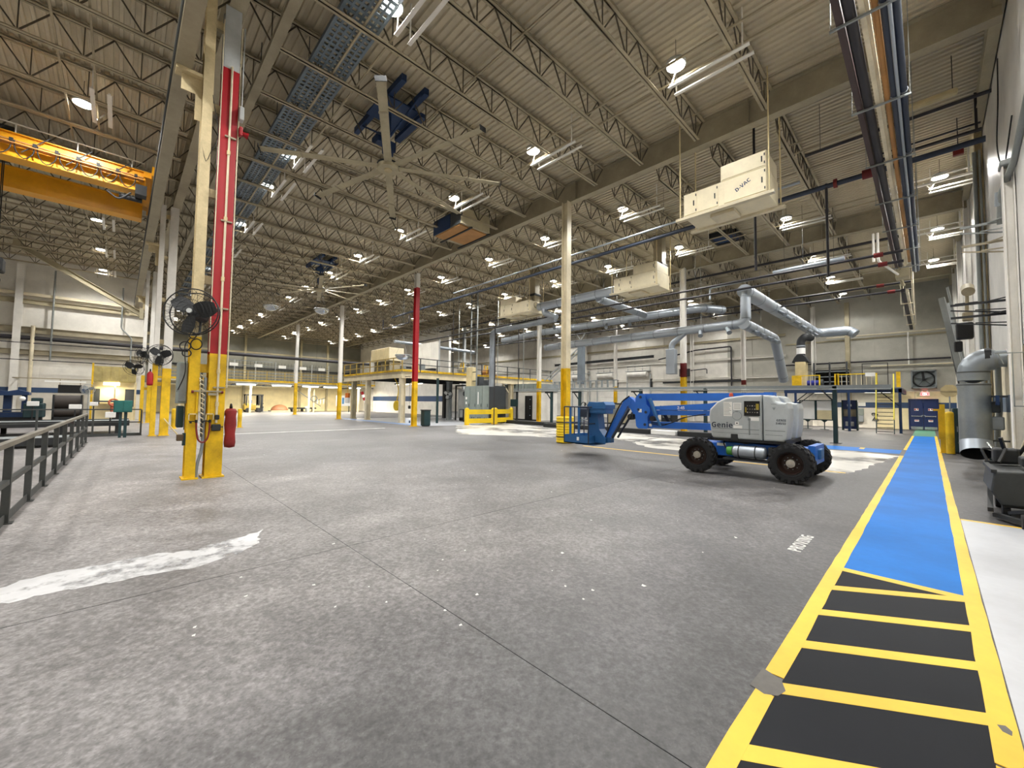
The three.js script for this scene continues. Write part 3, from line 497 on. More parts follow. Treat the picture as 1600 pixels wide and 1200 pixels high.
  for (const y of [1.55, 1.02]) P(g, y > 1.3 ? 'top_rail' : 'mid_rail', [cyl([xa, y, z1], [xb, y, z1], 0.02, 8), cyl([xa, y, z0], [xb, y, z0], 0.02, 8), cyl([xa, y, z0], [xa, y, z1], 0.02, 8), cyl([xb, y, z0], [xb, y, z1], 0.02, 8)], M.pipeBlue);
  for (const [x, z] of [[xa, z1], [xa, z0], [xb, z0], [xb, z1], [xa, (z0 + z1) / 2]]) P(g, 'post', cyl([x, 0.38, z], [x, 1.55, z], 0.02, 8), M.pipeBlue);
  for (const x of [-8.2, -7.86]) P(g, 'gate_post', bx(x - 0.035, x + 0.035, 0.62, 1.53, z1 - 0.01, z1 + 0.03), K);
  P(g, 'decal', bx(-7.95, -7.86, 0.47, 0.58, z1, z1 + 0.004), M.paper);
  P(g, 'platform_mount', [prism([[-7.75, 0.42], [-7.12, 0.42], [-7.1, 0.56], [-7.34, 0.85], [-7.4, 1.35], [-7.75, 1.35], [-7.78, 0.7]], -11.35, -11.0), cyl([-7.5, 0.5, -11.2], [-7.5, 1.3, -11.2], 0.12, 14), bx(-7.3, -6.98, 0.44, 0.6, -11.3, -11.1)], K);
  const box = P(g, 'control_box', [rb(-7.62, -7.02, 1.34, 1.7, -11.35, -10.85, 0.05, 3)], K, 'blue upper control box under its lid');
  P(box, 'lid', [prism([[-7.66, 1.62], [-7.6, 1.72], [-7.3, 1.7], [-7.05, 1.72], [-6.98, 1.62], [-7.0, 1.5], [-7.64, 1.5]], -11.38, -10.82)], K);
  P(g, 'control_console', [rb(-8.0, -7.66, 1.22, 1.5, -11.2, -10.8, 0.03), bx(-7.98, -7.68, 1.5, 1.53, -11.15, -10.85)], M.pipeBlue);
  P(g, 'joystick', [cyl([-7.9, 1.5, -11], [-7.88, 1.66, -11], 0.02, 8), new THREE.SphereGeometry(0.03, 8, 6).translate(-7.88, 1.67, -11), cyl([-7.75, 1.5, -10.95], [-7.74, 1.62, -10.95], 0.018, 8), new THREE.TorusGeometry(0.1, 0.012, 6, 16, Math.PI).translate(-7.83, 1.6, -10.85)], M.blackSteel);
  P(g, 'grab_loop', [...pipe([[-7.62, 1.5, -10.82], [-7.62, 1.14, -10.75], [-7.98, 1.12, -10.75]], 0.016, 6)], M.greyBlue);
  settle(g);
}
// ---- ribbed yellow guard round the column beside the basket
{
  const g = T('column_guard', 'ribbed yellow plastic guard wrapped round the foot of a column', 'column guard'); const cx = -10.75, cz = -13.6, prof = [[0.3, 0]];
  for (let i = 0; i < 10; i++) { const y = 0.02 + i * 0.108; prof.push([0.37, y], [0.385, y + 0.02], [0.385, y + 0.065], [0.37, y + 0.085]); }
  prof.push([0.36, 1.1], [0.24, 1.11], [0.24, 1.0]);
  P(g, 'shell', lathe(prof, 40).translate(cx, 0, cz), M.yellowClean);
  for (const y of [0.27, 0.86]) P(g, 'strap', new THREE.CylinderGeometry(0.395, 0.395, 0.04, 40, 1, true).translate(cx, y, cz), M.black, 'black strap');
  settle(g);
}
// ================================================================ CRANE BAY: double columns, runway, bridge, fans, railing
function grille(r, depth, n) { // wire fan guard, facing +z, centre at origin
  const out = [];
  for (const k of [0.25, 0.5, 0.75, 1]) out.push(new THREE.TorusGeometry(r * k, k === 1 ? 0.012 : 0.004, 5, 36).translate(0, 0, depth / 2 * Math.sqrt(Math.max(0.05, 1 - k * k * 0.85))));
  out.push(new THREE.TorusGeometry(r * 0.93, 0.012, 5, 36).translate(0, 0, -depth / 2), new THREE.TorusGeometry(r * 0.5, 0.004, 5, 30).translate(0, 0, -depth * 0.75));
  for (let i = 0; i < n; i++) {
    const a = i / n * Math.PI * 2, c = Math.cos(a), s = Math.sin(a);
    out.push(bar([c * r * 0.12, s * r * 0.12, depth / 2], [c * r, s * r, depth * 0.2], 0.004, 0.004));
    if (i % 2 === 0) out.push(bar([c * r, s * r, depth * 0.2], [c * r * 0.93, s * r * 0.93, -depth / 2], 0.005, 0.005), bar([c * r * 0.93, s * r * 0.93, -depth / 2], [c * r * 0.3, s * r * 0.3, -depth * 0.85], 0.005, 0.005));
  }
  return out;
}
const hoseList = (p, r) => [hose(p, r)];
function fanBlades(r, nb) {
  const out = [];
  for (let i = 0; i < nb; i++) {
    const a = i / nb * Math.PI * 2 + 0.35, pos = [], N = 6;
    for (let k = 0; k <= N; k++) { const t = k / N, rad = r * (0.14 + 0.78 * t), hw = r * (0.1 + 0.26 * Math.sin(Math.PI * Math.min(1, 0.25 + t * 0.62))), tw = 0.7 - 0.45 * t; for (const s of [-1, 1]) pos.push(V(Math.cos(a) * rad - Math.sin(a) * s * hw * Math.cos(tw), Math.sin(a) * rad + Math.cos(a) * s * hw * Math.cos(tw), s * hw * Math.sin(tw))); }
    const v = []; const q = (p, a, b, c) => { for (const x of [p, a, b]) v.push(x.x, x.y, x.z); for (const x of [p, b, c]) v.push(x.x, x.y, x.z); };
    for (let k = 0; k < N; k++) { const [p0, p1, p2, p3] = [pos[2 * k], pos[2 * k + 1], pos[2 * k + 3], pos[2 * k + 2]], dz = V(0, 0, -0.012); q(p0, p1, p2, p3); q(p3.clone().add(dz), p2.clone().add(dz), p1.clone().add(dz), p0.clone().add(dz)); }
    const g = new THREE.BufferGeometry(); g.setAttribute('position', new THREE.Float32BufferAttribute(v, 3)); g.computeVertexNormals(); out.push(g);
  }
  return out;
}
function wallFan(r, label, pos, turn, tilt, group) {
  const g = T('industrial_fan', label, 'fan', group);
  P(g, 'guard', grille(r, 0.24, 40), M.black); P(g, 'blades', fanBlades(r * 0.97, 3), M.blackSteel);
  P(g, 'motor', [cyl([0, 0, -0.42], [0, 0, -0.05], 0.11, 14), cyl([0, 0, -0.05], [0, 0, 0.05], 0.05, 12)], M.blackSteel); P(g, 'badge', cyl([0, 0, 0.1], [0, 0, 0.135], r * 0.1, 14), M.greyLight);
  P(g, 'bracket', [...pipe([[0, 0, -0.36], [0, -0.35, -0.36], [0, -0.42, -0.12]], 0.025, 8), new THREE.TorusGeometry(0.06, 0.012, 6, 12).translate(0, -0.45, -0.1)], M.blackSteel);
  g.position.set(...pos); g.rotation.set(tilt, turn, 0, 'YXZ'); return g;
}
function crane_columns(x, where, o) {
  const h = 8.05;
  const a = T('crane_column', o.la, 'column', 'double crane columns');
  P(a, 'shaft', wcol(x - 0.15, -1.1, 0, o.y1, 0.18, 0.3), M.yellow, 'yellow painted foot'); P(a, 'shaft', wcol(x - 0.15, -1.1, o.y1, 10.37, 0.18, 0.3), o.m1, 'cream upper shaft');
  P(a, 'runway_bracket', [bx(x - 0.29, x - 0.01, h + 0.44, h + 0.51, -1.01, -0.56), bx(x - 0.16, x - 0.14, h + 0.1, h + 0.44, -1.01, -0.66), bx(x - 0.16, x - 0.14, h - 0.45, h + 0.1, -1.01, -0.9)], M.creamDirty);
  P(a, 'base_plate', bx(x - 0.36, x + 0.06, 0, 0.03, -1.24, -0.97), M.yellow);
  settle(a);
  const b = T('building_column', o.lb, 'column', 'double crane columns'); b.userData.kind = 'thing';
  P(b, 'shaft', wcol(x - 0.15, -1.49, 0, o.y2, 0.3, 0.3), M.yellow, 'yellow painted foot');
  if (o.red) { P(b, 'shaft', wcol(x - 0.15, -1.49, o.y2, 8.95, 0.3, 0.3), M.red, 'red middle'); P(b, 'shaft', wcol(x - 0.15, -1.49, 8.95, 10.37, 0.3, 0.3), M.greyLight, 'pale top'); }
  else P(b, 'shaft', wcol(x - 0.15, -1.49, o.y2, 10.37, 0.3, 0.3), o.m2, 'white upper shaft');
  P(b, 'base_plate', bx(x - 0.38, x + 0.08, 0, 0.03, -1.68, -1.3), M.yellow);
  for (let y = 2.3; y < 10; y += 1.9) P(b, 'tie_plate', bx(x - 0.2, x - 0.1, y - 0.09, y + 0.09, -1.36, -1.17), y < 2.6 ? M.yellow : M.creamDirty);
  settle(b);
}
crane_columns(-10.6, 'A', { y1: 2.95, y2: 2.62, m1: M.creamDirty, m2: M.cream, red: true, la: 'cream crane column with yellow foot and a black fan, beside the red column', lb: 'red column with yellow foot carrying pipes and a red bag' });
crane_columns(-23.8, 'B', { y1: 3.2, y2: 3.0, m1: M.white, m2: M.white, la: 'white crane column with yellow foot, second of the crane columns behind the fan', lb: 'broad white column with yellow foot, second along the crane runway' });
crane_columns(-36.9, 'C', { y1: 3.2, y2: 3.2, m1: M.white, m2: M.white, la: 'narrow white crane column with yellow foot, third along the runway', lb: 'broad white column with yellow foot, third along the crane runway' });
// ---- runway beam along x, with rail
{
  const g = T('crane_runway', 'long brown crane runway beam on brackets beside the tall columns', 'crane runway');
  P(g, 'beam', ibeam([X1 - 0.1, 8.95, -0.68], [-42.6, 8.95, -0.68], 0.78, 0.28, 0.03, 0.02), M.girder); P(g, 'rail', bx(-42.6, X1 - 0.1, 9.34, 9.42, -0.72, -0.64), M.chrome, 'bright rail'); P(g, 'cap_channel', bx(-42.6, X1 - 0.1, 9.2, 9.34, -0.84, -0.8), M.girder);
  P(g, 'conductor_bar', [0, 1, 2].map(i => bx(-42.6, X1 - 0.1, 8.75 + i * 0.09, 8.78 + i * 0.09, -0.545, -0.52)), M.darkSteel);
  settle(g);
}
// ---- yellow bridge crane across the left bay (along z), running on the rail
{
  const g = T('bridge_crane', 'yellow double girder bridge crane with looped festoon cable in the left bay', 'crane'), yb = 8.98, yt = 9.68, xn = -19.5, xf = -22.4;
  for (const x of [xn, xf]) {
    const gd = P(g, 'girder', [bx(x - 0.2, x + 0.2, yb, yt, -0.36, 11.2), bx(x - 0.27, x + 0.27, yt, yt + 0.03, -0.36, 11.2), bx(x - 0.27, x + 0.27, yb - 0.03, yb, -0.36, 11.2)], M.craneYellow);
    P(gd, 'trolley_rail', bx(x - 0.03, x + 0.03, yt + 0.03, yt + 0.1, -0.36, 11.2), M.chrome);
    PP(gd, 'stiffener', Array.from({ length: 7 }, (_, i) => bx(x + 0.2, x + 0.22, yb, yt, 0.6 + i * 1.6, 0.63 + i * 1.6)), M.craneYellow);
  }
  P(g, 'end_truck', [bx(xf - 0.7, xn + 0.7, 9.46, 9.78, -0.8, -0.5), bx(xf - 0.3, xn + 0.3, 9.5, 9.7, -0.55, -0.3)], M.craneYellow); PP(g, 'wheel', [xf - 0.45, xn + 0.45].map(x => cyl([x, 9.55, -0.74], [x, 9.55, -0.62], 0.13, 16)), M.blackSteel); P(g, 'end_truck', bx(xf - 0.7, xn + 0.7, 9.4, 9.7, 11.0, 11.2), M.craneYellow);
  P(g, 'drive_motor', [bx(xn + 0.1, xn + 0.5, 8.75, 9.1, -0.4, -0.1), cyl([xn, 8.72, -0.3], [xn, 8.72, 0.3], 0.09, 10), ...hoseList([[xn + 0.3, 8.8, 0.0], [xn + 0.3, 8.5, 0.3], [xn + 0.2, 8.7, 0.6]], 0.03)], M.blackSteel);
  P(g, 'festoon_track', [bx(xn + 0.28, xn + 0.33, 9.42, 9.46, -0.3, 11), bx(xn + 0.24, xn + 0.46, 9.3, 9.33, -0.3, 11)], M.orangeWood);
  for (let i = 0; i < 24; i++) { const z = -0.1 + i * 0.46, x = xn + 0.4; P(g, 'festoon_loop', hose([[x, 9.42, z], [x, 9.12, z + 0.03], [x + 0.01, 8.92, z + 0.2], [x, 9.12, z + 0.37], [x, 9.42, z + 0.4]], 0.016, 14, 5), M.cable); P(g, 'cable_trolley', [bx(x - 0.04, x + 0.04, 9.36, 9.46, z - 0.04, z + 0.04), ...(i % 2 ? [bar([x - 0.05, 9.8, z - 0.3], [x, 9.1, z + 0.25], 0.024, 0.024)] : [])], M.cable); }
  P(g, 'handrail', [bx(xn + 0.16, xn + 0.2, 10.0, 10.03, -0.3, 11), ...Array.from({ length: 9 }, (_, i) => bx(xn + 0.16, xn + 0.2, yt, 10.02, i * 1.3, i * 1.3 + 0.03))], M.white);
  P(g, 'trolley_hoist', [rb(-21.9, -20.0, 9.8, 10.2, 2.7, 3.7, 0.05), cyl([-21.8, 9.9, 3.2], [-20.1, 9.9, 3.2], 0.28, 20)], M.blackSteel, 'dark hoist trolley');
  PP(g, 'hoist_rope', [-0.12, 0.12].map(d => cyl([-21.0 + d, 9.8, 3.05], [-21.0 + d, 6.1, 3.05], 0.014, 5)), M.cable);
  P(g, 'hook_block', [rb(-21.28, -20.72, 5.7, 6.15, 2.88, 3.22, 0.06), new THREE.TorusGeometry(0.12, 0.04, 8, 16, Math.PI * 1.5).rotateZ(-0.6).rotateY(0.8).translate(-21.0, 5.42, 3.05), cyl([-21.0, 5.5, 3.05], [-21.0, 5.72, 3.05], 0.06, 8)], M.black, 'black hook block');
  P(g, 'pendant_cable', [cyl([-20.9, 9.8, 3.2], [-20.9, 1.6, 3.5], 0.022, 5), rb(-20.98, -20.82, 1.2, 1.6, 3.42, 3.58, 0.03)], M.cable);
  settle(g);
}
// ---- what hangs on the first pair of columns
wallFan(0.47, 'large black wall fan with wire guard on the crane column beside the red one', [-10.22, 3.38, -0.98], 1.05, -0.08, 'black fans on the crane columns');
wallFan(0.46, 'black wire fan turned forward, higher of the two on the second columns', [-23.3, 3.54, -1.2], 1.2, 0, 'black fans on the crane columns');
wallFan(0.58, 'small dark fan turned sideways behind the second crane column', [-36.62, 4.5, -0.95], 0.5, 0, 'black fans on the crane columns');
wallFan(0.56, 'lowest black fan tipped downward beyond the second crane column', [-36.6, 3.66, -0.62], 1.1, 0.5, 'black fans on the crane columns');
{
  const x = -10.56;
  let g = T('water_pipe', 'cream pipe with fittings and a tap running up the red column', 'pipe');
  P(g, 'riser', [...pipe([[x, 1.15, -1.5], [x, 9.0, -1.5]], 0.022, 8)], M.cream); P(g, 'coupling', [1.5, 2.2, 4.2, 5.52, 7].map(y => cyl([x, y, -1.5], [x, y + 0.09, -1.5], 0.034, 8)), M.tan);
  P(g, 'valve', [rb(x - 0.03, x + 0.05, 0.98, 1.12, -1.58, -1.42, 0.02), bar([x + 0.02, 1.06, -1.4], [x + 0.02, 1.06, -1.62], 0.025, 0.02), rb(x - 0.02, x + 0.05, 1.22, 1.32, -1.55, -1.47, 0.02)], M.blackSteel, 'black valve'); P(g, 'clip', [1.9, 3.6, 5.52, 7.4].map(y => bx(x - 0.06, x + 0.02, y - 0.015, y + 0.015, -1.62, -1.42)), M.girder); settle(g);
  for (const [z, l] of [[-1.325, 'thin cream conduit along the near edge of the red column'], [-1.66, 'thin cream conduit along the far edge of the red column']]) TM('conduit', l, 'conduit', cyl([x - 0.02, z < -1.5 ? 1.9 : 2.65, z], [x - 0.02, 10, z], 0.011, 6), M.cream);
  g = T('hose_taps', 'pair of yellow tap brackets joined by a hanging dark hose', 'hose');
  P(g, 'pipe', [cyl([x, 1.2, -1.16], [x, 1.85, -1.16], 0.018, 8), cyl([x, 1.2, -1.36], [x, 2.0, -1.36], 0.018, 8)], M.yellow); P(g, 'bracket', [[-1.1], [-1.38]].map(([z]) => [bx(x, x + 0.05, 1.33, 1.35, z - 0.07, z + 0.07), bx(x, x + 0.05, 1.22, 1.35, z - 0.07, z - 0.055), bx(x, x + 0.05, 1.22, 1.35, z + 0.055, z + 0.07)]), M.tan);
  P(g, 'hose', hose([[x + 0.03, 1.2, -1.16], [x + 0.05, 0.98, -1.17], [x + 0.06, 0.8, -1.21], [x + 0.06, 0.75, -1.275], [x + 0.06, 0.8, -1.34], [x + 0.05, 0.98, -1.38], [x + 0.03, 1.2, -1.39]], 0.017, 30, 8), M.couplingRed); P(g, 'tap', [cyl([x + 0.03, 1.16, -1.16], [x + 0.03, 1.22, -1.16], 0.025, 8), cyl([x + 0.03, 1.16, -1.39], [x + 0.03, 1.22, -1.39], 0.025, 8), bar([x + 0.04, 1.19, -1.04], [x + 0.04, 1.19, -1.13], 0.02, 0.02), bar([x + 0.04, 1.19, -1.25], [x + 0.04, 1.19, -1.37], 0.02, 0.02), cyl([x + 0.04, 1.15, -1.07], [x + 0.04, 1.2, -1.07], 0.02, 8), cyl([x + 0.04, 1.15, -1.26], [x + 0.04, 1.2, -1.26], 0.02, 8)], M.black, 'black tap'); settle(g);
  g = T('coiled_hose', 'pale coiled air hose hanging between the red and cream columns', 'hose');
  { const pts = []; for (let i = 0; i <= 180; i++) { const t = i / 180, a = t * Math.PI * 2 * 13; pts.push([x + 0.01 + Math.cos(a) * 0.022, 2.15 - t * 1.3, -1.2 - Math.min(0.05, t * 0.2) - Math.sin(a) * 0.026]); } P(g, 'coil', hose(pts, 0.011, 320, 5), M.cream); P(g, 'core_cable', cyl([x + 0.01, 0.85, -1.25], [x + 0.01, 2.2, -1.22], 0.012, 5), M.blackSteel); } settle(g);
  g = T('pipe_clamp', 'dark clamp bar bolted across the pipes on the yellow column feet', 'clamp'); P(g, 'bar', [bx(x - 0.02, x + 0.03, 1.8, 1.83, -1.58, -1.08), bx(x - 0.02, x + 0.03, 1.73, 1.78, -1.5, -1.34)], M.girder); P(g, 'end_stud', [cyl([x + 0.01, 1.8, -1.6], [x + 0.01, 1.8, -1.56], 0.03, 8), cyl([x + 0.01, 1.8, -1.1], [x + 0.01, 1.8, -1.06], 0.03, 8)], M.couplingRed); settle(g);
  TM('flexible_conduit', 'grey flexible conduit curving into the floor between the yellow column feet', 'conduit', hose([[x - 0.08, 0.0, -1.2], [x - 0.06, 0.3, -1.22], [x - 0.05, 0.6, -1.28], [x - 0.05, 1.0, -1.29], [x - 0.05, 2.1, -1.29]], 0.03, 24, 8), M.grey);
  g = T('extinguisher_cover', 'red fabric cover over a fire extinguisher on the far side of the red column', 'extinguisher');
  P(g, 'bag', [lathe([[0, 0.0], [0.1, 0.02], [0.115, 0.12], [0.1, 0.3], [0.12, 0.5], [0.105, 0.66], [0.12, 0.78], [0.09, 0.83], [0, 0.84]], 7).scale(1.05, 1.02, 0.95).translate(-10.6, 0.6, -1.76)], paint(0x93201f, { worn: 1 })); P(g, 'hem', [new THREE.TorusGeometry(0.09, 0.012, 5, 12).rotateX(Math.PI / 2).translate(-10.6, 0.66, -1.76), new THREE.TorusGeometry(0.095, 0.012, 5, 12).rotateX(Math.PI / 2).translate(-10.6, 1.34, -1.76)], M.couplingRed); P(g, 'nozzle', [new THREE.TorusGeometry(0.045, 0.018, 6, 12).translate(-10.6, 1.5, -1.76), cyl([-10.6, 1.42, -1.76], [-10.6, 1.5, -1.76], 0.03, 8)], M.black, 'black nozzle'); P(g, 'wall_hook', bx(-10.68, -10.62, 1.3, 1.36, -1.76, -1.63), M.girder); settle(g);
  g = T('electrical_cabinet', 'tall grey electrical cabinet behind the cream crane column', 'cabinet'); P(g, 'body', rb(-11.25, -10.85, 1.55, 2.42, -1.02, -0.86, 0.02), M.cabinet); P(g, 'door', bx(-10.85, -10.835, 1.6, 2.38, -1.0, -0.88), M.grey); P(g, 'lower_box', rb(-11.2, -10.9, 1.05, 1.5, -0.99, -0.88, 0.02), M.greenDark, 'dark lower box'); P(g, 'bracket', bx(-11.0, -10.9, 1.0, 2.45, -1.04, -1.0), M.darkSteel); settle(g);
  g = T('long_brush', 'wooden-handled brush with a brown head sticking out from the column', 'brush'); P(g, 'handle', cyl([-10.7, 1.25, -0.66], [-10.58, 0.92, -0.88], 0.012, 6), M.tan); P(g, 'head', [rb(-10.64, -10.54, 0.8, 0.93, -0.97, -0.86, 0.015)], paint(0x5d4a30)); P(g, 'hook', bx(-10.7, -10.6, 0.7, 0.95, -1.02, -0.96), M.greenDark); settle(g);
  g = T('alarm_horn', 'red alarm horn high on the far side of the red column', 'alarm'); P(g, 'housing', rb(-10.6, -10.47, 7.5, 7.7, -1.73, -1.66, 0.02), M.red); P(g, 'horn', cyl([-10.53, 7.58, -1.73], [-10.53, 7.56, -1.84], 0.04, 12, 0.07), M.red); settle(g);
  g = T('junction_box', 'white junction box above the red alarm horn', 'box'); P(g, 'body', rb(-10.62, -10.46, 7.85, 8.15, -1.74, -1.65, 0.015), M.greyLight); P(g, 'conduit', cyl([-10.54, 8.15, -1.7], [-10.54, 10, -1.7], 0.012, 6), M.greyLight); settle(g);
  g = T('fire_extinguisher', 'red fire extinguisher on the second yellow crane column', 'extinguisher'); P(g, 'cylinder', lathe([[0, 0], [0.1, 0.02], [0.11, 0.1], [0.11, 0.5], [0.06, 0.6], [0.03, 0.62]], 14).translate(-23.6, 2.2, -0.93), M.red); P(g, 'valve', [cyl([-23.6, 2.8, -0.93], [-23.6, 2.9, -0.93], 0.03, 8), bx(-23.65, -23.5, 2.88, 2.93, -0.95, -0.91)], M.black); P(g, 'bracket', bx(-23.75, -23.5, 2.3, 2.36, -1.02, -0.9), M.red); settle(g);
  const lt = T('loose_cable', 'thin dark cable drooping across the cream crane column', 'cable'); P(lt, 'cable', hose([[-10.595, 7.0, -1.04], [-10.585, 6.7, -1.12], [-10.58, 6.9, -1.18], [-10.58, 7.3, -1.3], [-10.59, 8.2, -1.18]], 0.006, 24, 4), M.cable); settle(lt);
}
{ const g = T('cable_coil', 'black cable loops hanging below the large wall fan', 'cable'); P(g, 'loop', [new THREE.TorusGeometry(0.09, 0.012, 5, 20).rotateY(1.2).translate(-10.5, 2.72, -0.92), new THREE.TorusGeometry(0.11, 0.012, 5, 20).rotateY(0.9).translate(-10.52, 2.78, -1.1), new THREE.TorusGeometry(0.07, 0.012, 5, 20).rotateY(1.4).translate(-10.5, 2.58, -0.95)], M.cable); P(g, 'lead', hose([[-10.5, 2.9, -1.0], [-10.48, 2.75, -0.92], [-10.5, 2.2, -0.94], [-10.9, 1.8, -0.86]], 0.01, 24, 5), M.cable); settle(g); }
// ---- dark pipe railing along the pit, and the second one beyond it
function railing(name, label, pts, h, o = {}) {
  const g = T(name, label, 'railing', o.group); const w = o.w || 0.05;
  const P0 = A(pts[0]), P1 = A(pts[pts.length - 1]);
  P(g, 'top_rail', bar([P0.x, h, P0.z], [P1.x, h, P1.z], w, w * 0.8), o.rail || M.rail); P(g, 'mid_rail', bar([P0.x, h * 0.52, P0.z], [P1.x, h * 0.52, P1.z], w * 0.8, w * 0.8), o.mat || M.rail); P(g, 'toe_plate', bar([P0.x, 0.06, P0.z], [P1.x, 0.06, P1.z], 0.012, 0.12), o.mat || M.rail);
  for (const p of pts) { const v = A(p); P(g, 'post', [bx(v.x - w / 2, v.x + w / 2, 0, h - w * 0.3, v.z - w / 2, v.z + w / 2), bx(v.x - w, v.x + w, 0, 0.012, v.z - w, v.z + w)], o.mat || M.rail); }
  return settle(g);
}
{
  railing('safety_railing', 'dark steel railing with square posts running back along the pit edge', [-6.6, -8.4, -9.99, -11.49, -13.13, -14.72, -16.38, -18.2, -19.85, -21.5].map(x => [x, 0, 0.82 + (x + 21.5) * 0.014]), 1.04, { w: 0.075, rail: paint(0x77736a, { worn: 1 }) });
}
// ================================================================ UNDER THE ROOF: fans, air units, ducts, pipes
function bigFan(x, y, z, rot, label, mountDx) {
  const g = T('ceiling_fan', label, 'ceiling fan');
  P(g, 'hub', [cyl([x, y - 0.05, z], [x, y + 0.12, z], 0.32, 28), cyl([x, y + 0.12, z], [x, y + 0.3, z], 0.2, 20)], M.girt); P(g, 'hub_ring', new THREE.TorusGeometry(0.32, 0.03, 6, 32).rotateX(Math.PI / 2).translate(x, y + 0.1, z), M.blackSteel); P(g, 'hub_cap', cyl([x, y - 0.08, z], [x, y - 0.05, z], 0.12, 18), M.creamDirty);
  P(g, 'motor', [cyl([x, y + 0.3, z], [x, y + 0.75, z], 0.14, 16), rb(x - 0.2, x + 0.2, y + 0.5, y + 0.8, z - 0.14, z + 0.14, 0.03)], M.navy); P(g, 'downrod', [cyl([x, y + 0.7, z], [x, 10.95, z], 0.05, 10)], M.navy);
  for (let i = 0; i < 7; i++) {
    const a = rot - i * 0.785, b = prism([[-0.11, 0], [-0.07, 0.03], [0, 0.04], [0.08, 0.025], [0.12, -0.02], [0.06, 0.0], [0, 0.008]], 0, 3.3).rotateZ(0.18).translate(0, 0, 0.32);
    const bl = P(g, 'blade', b.rotateY(Math.PI / 2 - a).translate(x, y + 0.04, z), M.girt); P(bl, 'tip_fin', new THREE.BoxGeometry(0.27, 0.13, 0.02).rotateZ(0.18).translate(0, 0.0, 3.63).rotateY(Math.PI / 2 - a).translate(x, y + 0.04, z), M.blackSteel);
    P(bl, 'retainer', new THREE.BoxGeometry(0.25, 0.02, 0.06).rotateZ(0.18).translate(0, -0.005, 2.5).rotateY(Math.PI / 2 - a).translate(x, y + 0.04, z), M.girder);
  }
  P(g, 'mounting_frame', [bx(x - 1.9, x + 1.4, 10.9, 11.1, z - 0.55, z - 0.4), bx(x - 1.9, x + 1.4, 10.9, 11.1, z + 0.2, z + 0.35), bx(x - 0.6, x + 0.6, 10.85, 10.9, z - 0.7, z + 0.5), bx(x - 1.7, x - 1.2, 10.6, 10.9, z - 0.6, z - 0.2), bar([x, 10.0, z], [x - 1.4, 10.95, z + 0.3], 0.05, 0.05), bar([x, 10.0, z], [x + 1.2, 10.95, z - 0.4], 0.05, 0.05), bx(x - 1.0, x + 0.7, 10.7, 10.84, z - 0.9, z - 0.7)], M.navy, 'dark blue mounting frame');
  return settle(g);
}
bigFan(-11.72, 9.0, -5.8, 0.52, 'huge seven-bladed ceiling fan on a dark blue mount, nearer of the two');
bigFan(-28.1, 9.0, -9.3, 0.3, 'smaller-looking distant seven-bladed ceiling fan left of the main girder');
// ---- perforated cable tray along x
{
  const g = T('cable_tray', 'wide blue-grey perforated tray running under the joists beside the crane columns', 'cable tray'); const z0 = -4.1, z1 = -3.2, y = 10.44, mt = paint(0x6a7a88, { roughness: 0.45 });
  for (let x = 1.0, k = 0; x > -42; x -= 3.0, k++) {
    const list = []; for (let i = 0; i < 7; i++) { const z = z0 + i * (z1 - z0 - 0.05) / 6; list.push(bx(x - 2.97, x, y, y + 0.03, z, z + 0.05)); } for (let i = 0; i < 18; i++) list.push(bx(x - 0.075 - i * 0.167, x - i * 0.167, y + 0.002, y + 0.028, z0, z1)); list.push(bx(x - 2.97, x, y, y + 0.12, z0 - 0.02, z0), bx(x - 2.97, x, y, y + 0.12, z1, z1 + 0.02)); P(g, 'tray_section', list, mt);
    P(g, 'hanger', [cyl([x - 0.1, y, z0], [x - 0.1, 11.2, z0], 0.01, 5), cyl([x - 0.1, y, z1], [x - 0.1, 11.2, z1], 0.01, 5)], M.darkSteel);
  } settle(g);
}
{ const g = T('tie_beam', 'brown tie beam under the joists beside the perforated tray', 'beam'); g.userData.kind = 'thing'; P(g, 'beam', ibeam([X1 - 0.1, 10.22, -2.35], [-42, 10.22, -2.35], 0.16, 0.2), M.girder); P(g, 'hanger', Array.from({ length: 12 }, (_, i) => cyl([-2 - i * 3.4, 10.3, -2.35], [-2 - i * 3.4, 11.2, -2.35], 0.012, 5)), M.darkSteel); settle(g); }
